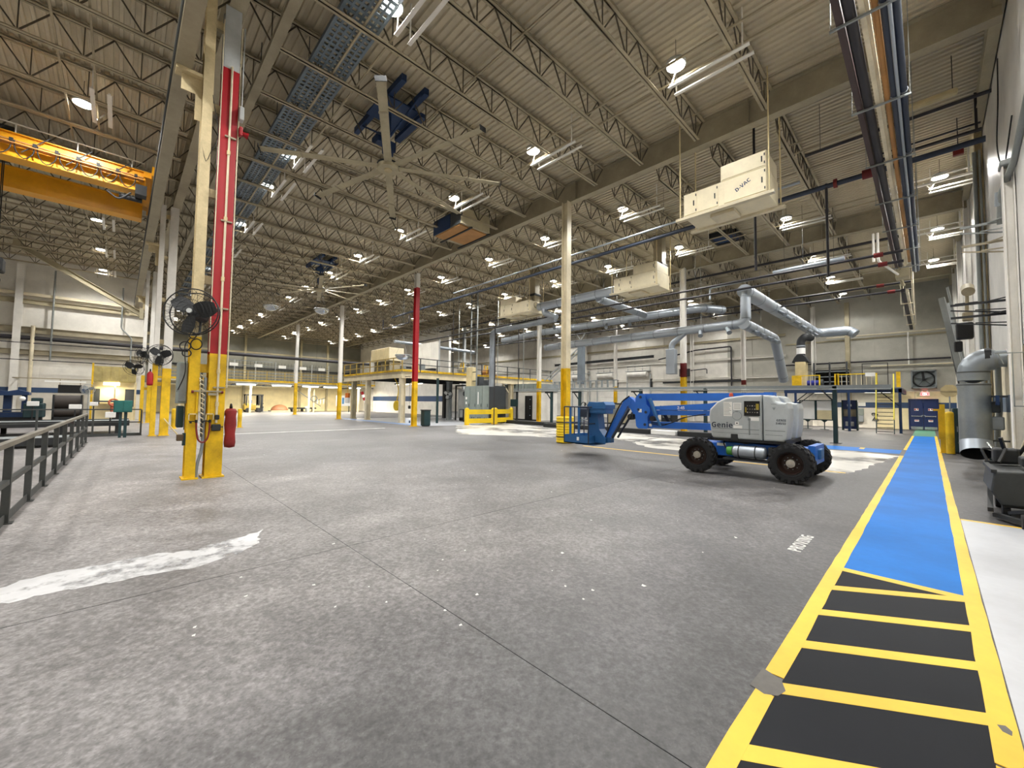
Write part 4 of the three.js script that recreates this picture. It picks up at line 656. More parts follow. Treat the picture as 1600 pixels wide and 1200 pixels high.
// ---- hanging air units
function airUnit(x0, x1, z0, z1, y0, y1, yTop, label, o = {}) {
  const g = T('air_unit', label, 'air unit', 'cream air units hung from the roof'); const w = x1 - x0, xs = x0 + w * 0.5, f = z1;
  P(g, 'casing', [rb(x0, x1, y0, y1, z0, z1, 0.02)], M.unit); P(g, 'upper_casing', rb(o.left ? x0 : xs - 0.05, o.left ? x0 + w * 0.55 : x1, y1, yTop, z0 + 0.1, z1, 0.02), M.unit);
  P(g, 'skid_beam', [bx(x0 - 0.24, x1 + 0.18, y0 - 0.08, y0, z1 - 0.1, z1 + 0.06), bx(x0 - 0.24, x1 + 0.18, y0 - 0.08, y0, z0 - 0.04, z0 + 0.1)], M.cream);
  const pan = (a, b, c, d) => { const p = P(g, 'access_door', rb(a, b, c, d, f, f + 0.018, 0.006), M.unit); const hx = [a + 0.06]; P(p, 'door_handle', [bx(b - 0.11, b - 0.08, (c + d) / 2 - 0.08, (c + d) / 2 + 0.08, f + 0.018, f + 0.035), bx(b - 0.04, b - 0.015, d - 0.12, d - 0.05, f + 0.018, f + 0.03), bx(b - 0.04, b - 0.015, c + 0.05, c + 0.12, f + 0.018, f + 0.03)], M.blackSteel); };
  pan(x0 + w * 0.19, x0 + w * 0.45, y0 + 0.05, y1 - 0.04); pan(x0 + w * 0.52, x1 - 0.02, y0 + 0.05, y1 - 0.03); pan(x0 + 0.02, x0 + w * 0.18, y0 + 0.05, y1 - 0.04); if (!o.left) pan(xs, x1 - 0.02, y1 + 0.04, yTop - 0.04);
  PP(g, 'hanger_rod', [[x0 - 0.1, z1 + 0.02], [x1 + 0.06, z1 + 0.02], [x0 - 0.1, z0], [x1 + 0.06, z0]].map(([x, z]) => cyl([x, y0 - 0.08, z], [x, 11.2, z], 0.02, 6)), M.tan);
  P(g, 'drain_pan', rb(x0 + w * 0.3, x0 + w * 0.6, y0 - 0.12, y0, z0 + 0.3, z1 - 0.3, 0.03), M.cream);
  if (o.mark) P(g, 'marking', text('D-VAC', 0.11, 0.003).rotateZ(0.5).translate(x0 + w * 0.74, (y0 + y1) / 2 + 0.05, f + 0.018), M.navy, 'handwritten D-VAC');
  if (o.flue) { P(g, 'flue', [rb(x1 - 0.6, x1 - 0.1, y1 + (o.left ? 0 : 0.4), 11.1, z0 + 0.2, z0 + 0.7, 0.03)], M.girder); P(g, 'flue_collar', rb(x1 - 0.68, x1 - 0.02, yTop, yTop + 0.15, z0 + 0.12, z0 + 0.78, 0.03), M.blackSteel); }
  if (o.blower) P(g, 'blower', [cyl([x1 - 1.1, y1 + 0.22, z0 + 0.3], [x1 - 1.1, y1 + 0.22, z0 + 0.8], 0.26, 18), cyl([x1 - 0.5, y1 + 0.22, z0 + 0.3], [x1 - 0.5, y1 + 0.22, z0 + 0.9], 0.22, 18), new THREE.TorusGeometry(0.2, 0.03, 6, 18).rotateY(Math.PI / 2).translate(x1 + 0.01, y0 + 0.55, (z0 + z1) / 2)], M.girder);
  return settle(g);
}
airUnit(-5.32, -3.0, -13.95, -12.72, 7.62, 8.36, 8.84, 'largest cream air unit hanging by the main girder with D-VAC written on its door', { mark: 1 });
airUnit(-12.45, -9.9, -21.7, -20.1, 8.0, 8.8, 9.28, 'middle cream air unit with a brown flue feeding a round grey duct', { flue: 1 });
airUnit(-21.85, -18.95, -21.3, -19.9, 7.95, 8.75, 9.2, 'farthest cream air unit with round blowers on its top', { left: 1, blower: 1, flue: 1 });
{
  const g = T('unit_heater', 'dark blue sided heater box with tan bottom panels under the roof', 'heater'); const x0 = -17.1, x1 = -14.9, z0 = -12.75, z1 = -11.0;
  P(g, 'casing', bx(x0, x1, 9.95, 10.7, z0, z1), M.girder); P(g, 'side_panel', [bx(x0, x0 + 1.4, 9.95, 10.65, z1, z1 + 0.03)], M.navy, 'dark blue panel'); P(g, 'side_panel', [bx(x0 + 1.45, x1, 9.95, 10.65, z1, z1 + 0.03)], M.darkSteel); P(g, 'side_panel', [bx(x1, x1 + 0.03, 9.95, 10.75, z0, z1)], M.girt); P(g, 'bottom_panel', bx(x0 + 0.1, x1 - 0.1, 9.9, 9.95, z1 - 0.55, z1 - 0.03), M.orangeWood); P(g, 'bottom_panel', bx(x0 + 0.3, x1 - 0.1, 9.9, 9.95, z0 + 0.1, z1 - 0.66), M.orangeWood); P(g, 'support_angle', [bx(x0 - 0.3, x1 + 0.1, 9.86, 9.92, z1 - 0.64, z1 - 0.56), bx(x0 - 0.3, x1 + 0.1, 9.86, 9.92, z0, z0 + 0.08)], M.blackSteel); PP(g, 'hanger_rod', [[x0, z0], [x1, z0], [x0, z1], [x1, z1]].map(([x, z]) => cyl([x, 10, z], [x, 11.2, z], 0.02, 6)), M.darkSteel); settle(g);
}
{ const g = T('roof_vent', 'dark square roof vent between the joists beyond the largest air unit', 'vent'); P(g, 'frame', [bx(-8.35, -6.95, 10.9, 11.2, -24.6, -24.5), bx(-8.35, -6.95, 10.9, 11.2, -23.35, -23.25), bx(-8.35, -8.25, 10.9, 11.2, -24.6, -23.25), bx(-7.05, -6.95, 10.9, 11.2, -24.6, -23.25)], M.blackSteel); for (let i = 0; i < 6; i++) P(g, 'louvre_blade', bar([-8.25, 10.96, -24.4 + i * 0.2], [-7.05, 10.96, -24.4 + i * 0.2], 0.14, 0.02), M.navy); settle(g); }
// ---- round ducts
function duct(name, label, pts, r, o = {}) {
  const g = T(name, label, 'duct', o.group); P(g, 'tube', pipe(pts, r, 16, o.bend || r * 2.2), o.mat || M.galv);
  const bands = []; for (let i = 1; i < pts.length; i++) { const a = A(pts[i - 1]), b = A(pts[i]), L = a.distanceTo(b), n = Math.floor(L / (o.step || 1.5)), d = b.clone().sub(a).normalize(); for (let k = 0; k <= n; k++) { const p = a.clone().addScaledVector(d, Math.min(L - r, Math.max(r, k * (o.step || 1.5)))); bands.push(cyl(p.clone().addScaledVector(d, -0.03), p.clone().addScaledVector(d, 0.03), r * 1.045, 16, r * 1.045)); } }
  PP(g, 'joint_band', bands, M.galvDark);
  if (o.hang) PP(g, 'hanger', o.hang.map(([x, y, z]) => cyl([x, y, z], [x, 11.26, z], 0.008, 5)), M.conduit);
  if (o.nozzles) for (const [p, q] of o.nozzles) P(g, 'nozzle', [cyl(p, q, 0.11, 12), cyl(q, A(q).clone().add(A(q).clone().sub(A(p)).normalize().multiplyScalar(0.06)), 0.13, 12)], M.galvDark);
  if (o.extra) o.extra(g); return settle(g);
}
duct('round_duct', 'thick bright round duct running from the middle air unit behind the tall column', [[-12.5, 8.35, -20.75], [-18.7, 8.35, -20.75]], 0.27, { hang: [[-14, 8.5, -20.75], [-16.5, 8.5, -20.75], [-18.5, 8.5, -20.75]], extra: g => { P(g, 'end_cap', cyl([-18.7, 8.35, -20.75], [-18.78, 8.35, -20.75], 0.27, 16), M.galv); P(g, 'branch', pipe([[-18.3, 8.3, -20.75], [-18.3, 7.85, -20.75], [-17.2, 7.4, -20.75]], 0.2, 12), M.galv); } });
duct('round_duct', 'grey duct branch running from the bright duct back to the long duct', [[-14.0, 8.1, -20.9], [-14.05, 8.05, -26.8]], 0.22, { hang: [[-14, 8.2, -23]] });
duct('round_duct', 'long round duct with nozzles and a curved end, upper of the two long ducts', [[-29.2, 7.75, -27.0], [-25, 8, -27], [-10.2, 8.0, -27.0], [-9.4, 8.0, -28.6]], 0.27, { hang: [[-24, 8, -27], [-19, 8, -27], [-12, 8, -27]], nozzles: [[[-22.5, 8, -26.9], [-22.3, 8.25, -26.6]], [[-17.2, 7.8, -26.8], [-17.0, 7.5, -26.4]], [[-15.3, 7.8, -26.8], [-15.0, 7.45, -26.4]]] });
duct('round_duct', 'grey duct with an elbow dropping to the electrical cabinets', [[-17.3, 7.3, -20.75], [-23.75, 7.2, -20.8], [-23.75, 2.9, -20.8]], 0.2, { mat: paint(0x9aa3ae, { metalness: 0.3, roughness: 0.4 }), hang: [[-20, 7.3, -20.75]] });
duct('round_duct', 'long lower round duct with a square drop, ending at the tall riser', [[-20.8, 6.0, -23.8], [-6.7, 6.05, -23.8], [-6.7, 7.75, -23.8]], 0.25, { bend: 0.4, hang: [[-18, 6.1, -23.8], [-14, 6.1, -23.8], [-9, 6.1, -23.8]], nozzles: [[[-9.0, 5.9, -23.7], [-8.9, 5.6, -23.4]], [[-7.6, 5.9, -23.7], [-7.4, 5.6, -23.4]]], extra: g => { P(g, 'drop', [...pipe([[-9.9, 5.95, -23.8], [-10.75, 5.3, -23.8], [-10.75, 4.8, -23.8]], 0.17, 12), rb(-11.02, -10.5, 3.5, 5.0, -24.05, -23.6, 0.03)], M.galv); } });
duct('round_duct', 'thick duct with black nozzles slanting back to the far wall and hooking down', [[-6.7, 7.75, -23.6], [-6.4, 7.75, -41.4], [-4.3, 7.75, -41.5], [-3.9, 7.4, -41.4]], 0.36, { bend: 0.8, step: 2.4, hang: [[-6.6, 8, -28], [-6.5, 8, -35]], nozzles: [0, 1, 2, 3, 4, 5].map(i => [[-6.3, 7.5, -29 - i * 2.1], [-6.0, 7.25, -28.8 - i * 2.1]]) });
duct('round_duct', 'lower duct with black nozzles running back and bending down to the tan blower', [[-6.75, 6.0, -23.6], [-6.85, 6.0, -30.3], [-6.85, 3.4, -32.4]], 0.28, { bend: 0.5, hang: [[-6.8, 6.2, -27]], nozzles: [0, 1, 2, 3].map(i => [[-6.7, 5.8, -25 - i * 1.4], [-6.4, 5.6, -24.8 - i * 1.4]]) });
// ---- sprinkler and service pipes
function pipes(label, lines, r, mat, o = {}) {
  const g = T(o.name || 'overhead_pipe', label, 'pipe', o.group); for (const pts of lines) P(g, 'pipe', pipe(pts, r, 8, r * 3), mat);
  if (o.coup) P(g, 'coupling', o.coup.map(([p, q]) => cyl(p, q, r * 1.7, 10)), M.couplingRed, 'red coupling'); if (o.hang) PP(g, 'hanger', o.hang.map(([x, y, z]) => cyl([x, y, z], [x, 11.26, z], 0.008, 5)), M.darkSteel);
  return settle(g);
}
pipes('large dark sprinkler main crossing beneath the joists beyond the main girder', [[[1.3, 9.3, -17.3], [-34, 9.3, -17.6]]], 0.09, M.pipeBlue, { coup: [[[-1.1, 9.3, -17.3], [-1.35, 9.3, -17.3]], [[-2.0, 9.3, -17.3], [-2.1, 9.3, -17.3]]], hang: [[-4, 9.3, -17.3], [-9, 9.3, -17.3], [-14, 9.3, -17.4], [-20, 9.3, -17.4], [-26, 9.3, -17.5]] });
pipes('bright thin service pipe just above the sprinkler main', [[[-3, 9.6, -17.0], [-24, 9.6, -17.2]]], 0.05, M.galv, { hang: [[-8, 9.6, -17], [-16, 9.6, -17.1]] });
pipes('pair of dark pipes with red couplings crossing behind the largest air unit', [[[-0.6, 8.15, -23.0], [-30, 8.15, -23.0]], [[-0.6, 7.85, -23.5], [-30, 7.85, -23.5]]], 0.06, M.pipeDark, { coup: [[[-1.2, 8.15, -23], [-1.5, 8.15, -23]], [[-1.1, 7.85, -23.5], [-1.4, 7.85, -23.5]]], hang: [[-4, 8.1, -23], [-9, 8.1, -23], [-15, 8.1, -23], [-22, 8.1, -23]] });
pipes('pair of dark pipes with red couplings crossing nearest the far wall', [[[-0.5, 8.1, -28.7], [-34, 8.1, -28.4]], [[-0.5, 7.8, -29.2], [-34, 7.8, -28.8]]], 0.055, M.pipeDark, { coup: [[[-1.5, 8.1, -28.7], [-1.8, 8.1, -28.7]], [[-1.1, 7.8, -29.2], [-1.4, 7.8, -29.2]]], hang: [[-4, 8.1, -28.7], [-11, 8.1, -28.6], [-20, 8.1, -28.5]] });
pipes('pair of dark horizontal pipes low over the mezzanine', [[[-12, 7.6, -21.0], [-37, 7.6, -21.2]], [[-12, 7.3, -21.4], [-37, 7.3, -21.6]]], 0.055, M.pipeDark, { hang: [[-16, 7.6, -21], [-25, 7.6, -21.1], [-32, 7.6, -21.2]] });
pipes('dark bent pipe dropping beside the red column onto the mezzanine', [[[-29, 8.6, -16.5], [-29, 8.0, -16.5], [-33.5, 8.0, -16.5], [-33.5, 8.9, -16.5]]], 0.05, M.pipeDark, { hang: [[-30, 8, -16.5]] });
pipes('long bright tube hanging level over the mezzanine towards the back wall', [[[-34, 7.15, -17.9], [-34, 7.05, -27.2]]], 0.15, M.galv, { hang: [[-34, 7.2, -19.5], [-34, 7.2, -24.5]] });
pipes('long dark pipe running back over the crane columns to the far left wall', [[[-42.5, 5.65, 11], [-42.5, 5.65, -28]]], 0.14, M.pipeDark, { hang: [[-42.5, 5.7, -6], [-42.5, 5.7, -14], [-42.5, 5.7, -21]] });
pipes('white bent conduit rising from the curved duct end', [[[-9.3, 8.2, -26], [-9.3, 8.9, -26], [-5.6, 9.0, -26]]], 0.06, M.galv, {});
pipes('long bright sheet metal duct near the roof left of the far lamps', [[[-5.5, 8.6, -24.2], [-2.6, 8.65, -24.2]]], 0.11, M.galv, { hang: [[-5, 8.7, -24.2], [-3, 8.7, -24.2]] });
pipes('dark fire main running along the second girder', [[[-0.5, 9.9, -26.6], [-40, 9.9, -26.8]]], 0.07, M.pipeDark, { hang: [[-5, 9.9, -26.6], [-15, 9.9, -26.7], [-28, 9.9, -26.8]] });
pipes('thin dark pipe crossing to the right wall under the near girder', [[[1.3, 9.75, -15.6], [-2.6, 9.75, -15.6]]], 0.05, M.pipeDark, { hang: [[-2.2, 9.75, -15.6], [-0.2, 9.75, -15.6]] });
for (const [x, z, y0, y1, l] of [[-2.3, -17.3, 6.1, 9.38, 'thick dark drop pipe hanging below the sprinkler main near the right wall'], [-3.95, -15.2, 6.2, 11.26, 'dark drop pipe beside the largest air unit'], [-22.5, -20, 0, 8.1, 'dark drop conduit standing over the electrical cabinets']]) pipes(l, [[[x, y0, z], [x, y1, z]]], 0.04, M.pipeDark, { name: 'drop_pipe' });
// ---- services along the right wall (along z)
{
  const g = T('service_run', 'bundle of dark pipes, cream channels and conduits hung overhead along the walkway', 'pipes');
  const y = 8.5, seg = (x, r, m, n = 'pipe') => P(g, n, [cyl([x, y, 2], [x, y, -27.2], r, 12)], m);
  P(g, 'duct_channel', bx(-1.0, -0.9, y - 0.02, y + 0.16, 2, -27), paint(0x4a3a38)); P(g, 'pipe', cyl([-0.8, y + 0.06, 2], [-0.8, y + 0.06, -27], 0.085, 14), M.pipeDark);
  P(g, 'tray', [bx(-0.68, -0.6, y, y + 0.1, 2, -27), bx(-0.6, -0.55, y + 0.06, y + 0.14, 2, -27)], M.cream); P(g, 'pipe', cyl([-0.48, y + 0.06, 2], [-0.48, y + 0.06, -26.5], 0.05, 12), M.orangeWood);
  P(g, 'pipe', cyl([-0.36, y + 0.05, 2], [-0.36, y + 0.05, -28.4], 0.065, 12), M.pipeBlue); P(g, 'pipe', cyl([-0.22, y + 0.08, 2], [-0.22, y + 0.08, -28.6], 0.06, 12), M.pipeBlue); P(g, 'pipe', cyl([-0.3, y - 0.02, 2], [-0.3, y - 0.02, -28.4], 0.03, 10), M.galv);
  for (let z = 0; z > -28; z -= 3) { P(g, 'trapeze_hanger', [bx(-1.1, -0.1, y - 0.07, y - 0.03, z - 0.02, z + 0.02), cyl([-1.08, y - 0.05, z], [-1.08, 11.2, z], 0.008, 5), cyl([-0.12, y - 0.05, z], [-0.12, 11.2, z], 0.008, 5)], M.conduit); P(g, 'clamp', [new THREE.TorusGeometry(0.075, 0.012, 5, 14).translate(-0.36, y + 0.05, z), new THREE.TorusGeometry(0.07, 0.012, 5, 14).translate(-0.22, y + 0.08, z)], M.galv); }
  P(g, 'offset', [...pipe([[-0.85, y, -27], [-0.85, 8.1, -27.6], [-0.75, 7.8, -28.0]], 0.07, 8), rb(-1.0, -0.5, 8.0, 8.5, -27.8, -27.1, 0.04)], M.girt); P(g, 'lower_channel', [bx(-0.86, -0.7, 7.45, 7.62, -28, -42)], M.pipeDark); P(g, 'lower_channel', [bx(-0.68, -0.58, 7.45, 7.6, -28, -42)], M.cream); P(g, 'drop', [...pipe([[-1.45, 9.6, -24.5], [-1.45, 8.3, -24.5], [-0.9, 8.1, -26.8]], 0.05, 8), cyl([-1.6, 8.3, -24.5], [-1.6, 9.6, -24.5], 0.05, 8)], M.white);
  PP(g, 'lower_hanger', [-31, -35, -39].flatMap(z => [cyl([-0.95, 7.4, z], [-0.95, 11.2, z], 0.01, 5), cyl([-0.5, 7.4, z], [-0.5, 11.2, z], 0.01, 5), bx(-0.97, -0.48, 7.38, 7.44, z - 0.02, z + 0.02)]), M.cream); settle(g);
}
for (const [y, z, l] of [[10.1, -10.6, 'cream roof strut nearest overhead, between the pipe run and right wall'], [10.0, -18.2, 'dark strut between the pipe run and wall beyond the near girder'], [10.0, -21.4, 'bright strut below the nearest lamp by the right wall'], [10.0, -27.5, 'bright strut below the second lamp by the right wall'], [10.0, -33.4, 'bright strut below the third lamp by the right wall']]) TM('roof_strut', l, 'strut', [bx(-0.9, 1.3, y, y + 0.06, z - 0.06, z + 0.06), bx(-0.9, 1.3, y + 0.3, y + 0.34, z - 0.2, z - 0.14), ...[-0.8, 1.2].map(x => bx(x - 0.03, x + 0.03, y, 11.2, z - 0.03, z + 0.03))], z > -12 ? M.cream : z > -19 ? M.pipeDark : M.white, 'roof struts along the right wall');
{ const g = T('tube_lamp', 'unlit long tan tube fitting slung below the roof by the right wall', 'lamp'); P(g, 'body', rb(-0.3, 0.75, 10.1, 10.25, -15.9, -15.7, 0.06, 3), M.tan); P(g, 'hanger', [cyl([-0.2, 10.2, -15.8], [-0.2, 11.2, -15.8], 0.01, 5), cyl([0.65, 10.2, -15.8], [0.65, 11.2, -15.8], 0.01, 5)], M.cable); settle(g); }
{ const g = T('fire_speaker', 'dark red horn speaker box under the roof by the right wall', 'speaker'); P(g, 'box', rb(0.75, 1.0, 10.0, 10.2, -19.6, -19.45, 0.02), M.couplingRed); P(g, 'rod', cyl([0.87, 10.2, -19.5], [0.87, 11.27, -19.5], 0.015, 6), M.pipeDark); settle(g); }
// ---- dome mirrors
for (const [x, y, z, l] of [[-26.4, 4.75, -14.6, 'grey dome mirror hung beside the red column above the mezzanine rail'], [-33.3, 8.6, -11.2, 'clear dome mirror hung before the distant white column'], [-36.5, 8.9, -8.4, 'clear dome mirror hung left of the distant ceiling fan']]) { const g = T('dome_mirror', l, 'mirror'); P(g, 'dome', new THREE.SphereGeometry(0.55, 24, 10, 0, Math.PI * 2, Math.PI / 2, Math.PI / 2).scale(1, 0.72, 1).translate(x, y + 0.25, z), M.chrome); P(g, 'rim', new THREE.TorusGeometry(0.55, 0.025, 6, 28).rotateX(Math.PI / 2).translate(x, y + 0.25, z), M.greyLight); P(g, 'hanging_wire', [0, 2.1, 4.2].map(a => bar([x + Math.cos(a) * 0.5, y + 0.25, z + Math.sin(a) * 0.5], [x, y + 1.6, z], 0.012, 0.012)).concat(cyl([x, y + 1.6, z], [x, 11.26, z], 0.008, 4)), M.conduit); settle(g); }
// ================================================================ RIGHT WALL AND FAR WALL
for (const [z, m, l] of [[-13.8, M.white, 'white steel column on the right wall, nearest of the wall columns'], [-19.9, M.creamDirty, 'brownish steel column on the right wall behind the duct elbow'], [-26.1, M.white, 'third steel column on the right wall, beyond the dark cabinet'], [-32.3, M.white, 'fourth steel column on the right wall towards the exit'], [-38.4, M.white, 'last white steel column on the right wall beside the exit']]) {
  const g = T('wall_column', l, 'column', 'right wall columns'); g.userData.kind = 'thing'; P(g, 'shaft', wcol(1.32, z, 0, z > -14 ? 7.0 : 10.7, 0.28, 0.15), m); if (z > -14) P(g, 'cap', rb(1.2, 1.42, 6.95, 7.1, z - 0.18, z + 0.18, 0.04), M.conduit); P(g, 'base_plate', bx(1.2, 1.41, 0, 0.03, z - 0.2, z + 0.2), m); if (z === -19.9) P(g, 'conduit', [cyl([1.22, 0.5, z + 0.22], [1.22, 10, z + 0.22], 0.05, 10), cyl([1.33, 1, z + 0.3], [1.33, 10, z + 0.3], 0.03, 8)], M.conduit); settle(g);
}
{
  let g = T('wall_duct', 'wide galvanised duct coming out of the right wall and hanging open over the floor', 'duct'); const x = 0.84, z = -16.4, R = 0.3;
  P(g, 'pipe', [cyl([x, 0.72, z], [x, 2.25, z], R, 28, R, true), cyl([x, 0.72, z], [x, 2.25, z], R - 0.01, 28, R - 0.01, true)], M.galvWall);
  P(g, 'elbow', (() => { const out = [], N = 5; const p = i => { const a = Math.PI / 2 * i / N; return V(x + 0.34 - 0.34 * Math.cos(a), 2.62 + 0.34 * Math.sin(a), z); }; for (let i = 0; i < N; i++) out.push(cyl(p(i), p(i + 1), R * 0.97, 24), new THREE.SphereGeometry(R * 0.975, 20, 10).translate(...p(i).toArray())); return out; })(), M.galvDark);
  P(g, 'collar', [cyl([x, 2.2, z], [x, 2.32, z], R * 1.03, 28), cyl([x, 2.4, z], [x, 2.62, z], R, 28)], M.galvWall); P(g, 'tape_band', [cyl([x, 2.26, z], [x, 2.3, z], R * 1.05, 28), cyl([x, 2.6, z], [x, 2.64, z], R * 1.03, 28), cyl([x, 0.7, z], [x, 0.74, z], R * 1.04, 28)], M.tape);
  P(g, 'horizontal_pipe', cyl([x + 0.3, 2.96, z], [1.43, 2.96, z], 0.22, 24), M.galvWall); P(g, 'dark_ring', cyl([x + 0.2, 2.96, z], [x + 0.32, 2.96, z], 0.29, 24), M.black);
  const tilt = q => q.applyMatrix4(new THREE.Matrix4().makeTranslation(-x, -0.78, -z)).rotateX(-0.6).translate(x, 0.78, z);
  P(g, 'flared_mouth', tilt(cyl([x, 0.4, z], [x, 0.9, z], R * 1.02, 28, R * 1.0, true)), M.galv); P(g, 'mouth_inside', [tilt(cyl([x, 0.405, z], [x, 0.9, z], R * 0.99, 28, R * 0.97, true)), tilt(cyl([x, 0.8, z], [x, 0.81, z], R * 0.97, 28))], M.black, 'black inside'); P(g, 'bracket', [bx(x + R - 0.02, 1.42, 1.95, 2.0, z - 0.03, z + 0.03), bx(x + R - 0.02, 1.42, 0.8, 0.84, z - 0.03, z + 0.03)], M.darkSteel); settle(g);
  g = T('wall_bracket', 'thin grey pipe bracket standing off the nearest white wall column', 'bracket'); P(g, 'arm', [bx(1.0, 1.4, 2.82, 2.84, -13.4, -13.37), bar([1.05, 2.82, -13.4], [1.12, 2.6, -13.4], 0.015, 0.015)], M.conduit); P(g, 'leg', bx(1.2, 1.22, 1.7, 2.82, -13.1, -13.08), M.conduit); P(g, 'foot', bx(1.2, 1.42, 1.7, 1.72, -13.1, -13.08), M.conduit); settle(g);
  // projecting arms high on the wall
  const arm = (y, z, L, mat, label) => { const a = T('bracket_arm', label, 'bracket', 'pipe bracket arms on the right wall'); P(a, 'arm', [bar([1.42, y, z], [1.42 - L, y, z], 0.05, 0.05), bar([1.42, y - 0.3, z], [1.42 - L, y - 0.12, z], 0.03, 0.03)], mat); P(a, 'brace', [bar([1.42, y + 0.05, z + 0.25], [1.42 - L * 0.5, y, z], 0.025, 0.025), bar([1.42, y - 0.25, z + 0.25], [1.42 - L * 0.6, y - 0.16, z], 0.025, 0.025)], mat); P(a, 'wall_plate', bx(1.4, 1.44, y - 0.4, y + 0.1, z - 0.06, z + 0.06), mat); settle(a); };
  arm(5.98, -14.4, 0.8, M.conduit, 'upper pale bracket arm reaching out from the nearest wall column'); arm(5.55, -14.5, 0.78, M.girder, 'second brownish bracket arm below the pale one on the wall'); arm(4.15, -14.5, 1.0, M.blackSteel, 'lower black bracket arm on the right wall'); arm(3.85, -14.55, 1.0, M.blackSteel, 'lowest black bracket arm with a knuckle on the right wall');
  for (let i = 0; i < 5; i++) { const zz = [-20.8, -21.4, -23.7, -24.4, -25][i], xb = 1.0 + (i % 3) * 0.12; TM(i % 2 ? 'leaning_pole' : 'leaning_channel', ['grey steel channel leaning from the wall over the dark cabinet, nearest', 'thin steel pole leaning beside the nearest leaning channel', 'scarred grey channel leaning between two thin poles', 'thin dark pole leaning behind the scarred channel', 'farthest grey channel leaning out over the cabinet'][i], 'pole', i % 2 ? cyl([xb + 0.2, 0, zz], [xb - 0.55, 6.1, zz - 0.3], 0.035, 8) : bar([xb + 0.2, 0.02, zz], [xb - 0.6, 5.6 + i * 0.15, zz - 0.2], 0.1, 0.16), i === 3 ? M.darkSteel : M.conduit, 'leaning poles by the right wall'); }
  g = T('hoist_motor', 'black hoist motor with hanging parts among the leaning poles', 'motor'); P(g, 'body', [rb(0.7, 1.1, 4.0, 4.55, -20.7, -20.3, 0.05), rb(0.65, 0.85, 3.6, 3.95, -20.8, -20.5, 0.04)], M.black); P(g, 'pulley', [cyl([1.0, 5.55, -20.2], [1.0, 5.75, -20.5], 0.16, 16), cyl([0.95, 4.7, -20.4], [0.98, 5.5, -20.4], 0.05, 10), rb(0.85, 1.1, 4.6, 4.9, -20.55, -20.35, 0.04)], M.girder); P(g, 'support_arm', bar([1.42, 5.2, -20.4], [0.7, 5.2, -20.4], 0.05, 0.05), M.blackSteel); settle(g);
  g = T('wall_cable', 'thin dark cable looping down the upper right wall', 'cable'); P(g, 'cable', hose([[1.4, 10.4, -15.4], [1.36, 9.2, -15.2], [1.3, 8, -15.0], [1.32, 7.2, -14.6], [1.3, 6.9, -14.4], [1.34, 7.3, -14.1], [1.4, 8.0, -13.6]], 0.014, 40, 5), M.cable); settle(g);
  g = T('wall_conduit', 'pale conduit bending along the upper right wall to the column', 'conduit'); P(g, 'run', pipe([[1.38, 7.6, -10], [1.38, 6.9, -13.3], [1.25, 6.5, -14.2], [1.25, 5.9, -14.4]], 0.06, 8), M.conduit); P(g, 'fitting', cyl([1.25, 6.3, -14.3], [1.25, 6.6, -14.2], 0.09, 12), M.galv); settle(g);
  g = T('valve_stack', 'grey pipe stack with valves standing behind the hanging duct', 'pipe'); P(g, 'riser', pipe([[1.25, 0, -16.9], [1.25, 1.0, -16.9], [1.3, 1.6, -16.8], [1.3, 3.0, -16.8]], 0.06, 10), M.conduit); P(g, 'valve', [rb(1.1, 1.35, 1.1, 1.45, -16.6, -16.4, 0.04), cyl([1.05, 1.35, -16.5], [1.2, 1.35, -16.5], 0.08, 12)], M.galvDark); P(g, 'gauge_box', rb(1.12, 1.3, 1.55, 1.85, -16.7, -16.5, 0.03), M.darkSteel); P(g, 'label_panel', bx(1.2, 1.26, 1.75, 2.0, -16.4, -16.2), M.navy, 'dark blue panel'); P(g, 'green_pipe', cyl([1.12, 0, -16.6], [1.12, 0.8, -16.6], 0.05, 10), M.greenDark); settle(g);
  g = T('dark_cabinet', 'tall dark green cabinet behind the yellow bollards by the right wall', 'cabinet'); P(g, 'body', rb(0.6, 1.22, 0.05, 1.66, -23.4, -21.9, 0.02), M.greenDark); P(g, 'door', rb(0.63, 1.19, 0.1, 1.6, -21.9, -21.88, 0.005), M.greenDark); P(g, 'plinth', bx(0.62, 1.2, 0, 0.05, -23.38, -21.92), M.black); P(g, 'handle', bx(0.68, 0.7, 0.8, 1.0, -21.88, -21.86), M.galv); settle(g);
  g = T('bollard', 'round yellow bollard in front of the dark green cabinet', 'bollard', 'yellow bollards by the walkway'); P(g, 'sleeve', lathe([[0.11, 0], [0.112, 1.44], [0.1, 1.5], [0.06, 1.53], [0, 1.54]], 20).translate(0.5, 0, -21.6), M.yellow); P(g, 'base_ring', cyl([0.5, 0, -21.6], [0.5, 0.02, -21.6], 0.15, 20), M.darkSteel); settle(g);
  g = T('guard_post', 'flat yellow steel guard post beside the round bollard with a bent plate', 'bollard'); P(g, 'post', wcol(0.33, -22.0, 0, 1.8, 0.14, 0.14, 'z'), M.yellow); P(g, 'bent_plate', [bx(0.1, 0.26, 1.55, 1.62, -22.1, -22.05), bx(0.22, 0.27, 0.5, 1.62, -22.1, -22.02)], M.yellow); P(g, 'foot', bx(0.22, 0.44, 0, 0.02, -22.12, -21.88), M.yellow); settle(g);
  g = T('octagonal_sign', 'tan back of an octagonal sign on a short post above the cabinet', 'sign'); P(g, 'plate', new THREE.CylinderGeometry(0.25, 0.25, 0.01, 8).rotateY(Math.PI / 8).rotateX(Math.PI / 2).translate(0.54, 2.3, -22.3), M.tan); P(g, 'bar', bx(0.3, 0.78, 2.27, 2.31, -22.29, -22.26), M.creamDirty); P(g, 'post', cyl([0.54, 0, -22.3], [0.54, 2.1, -22.3], 0.02, 8), M.galv); settle(g);
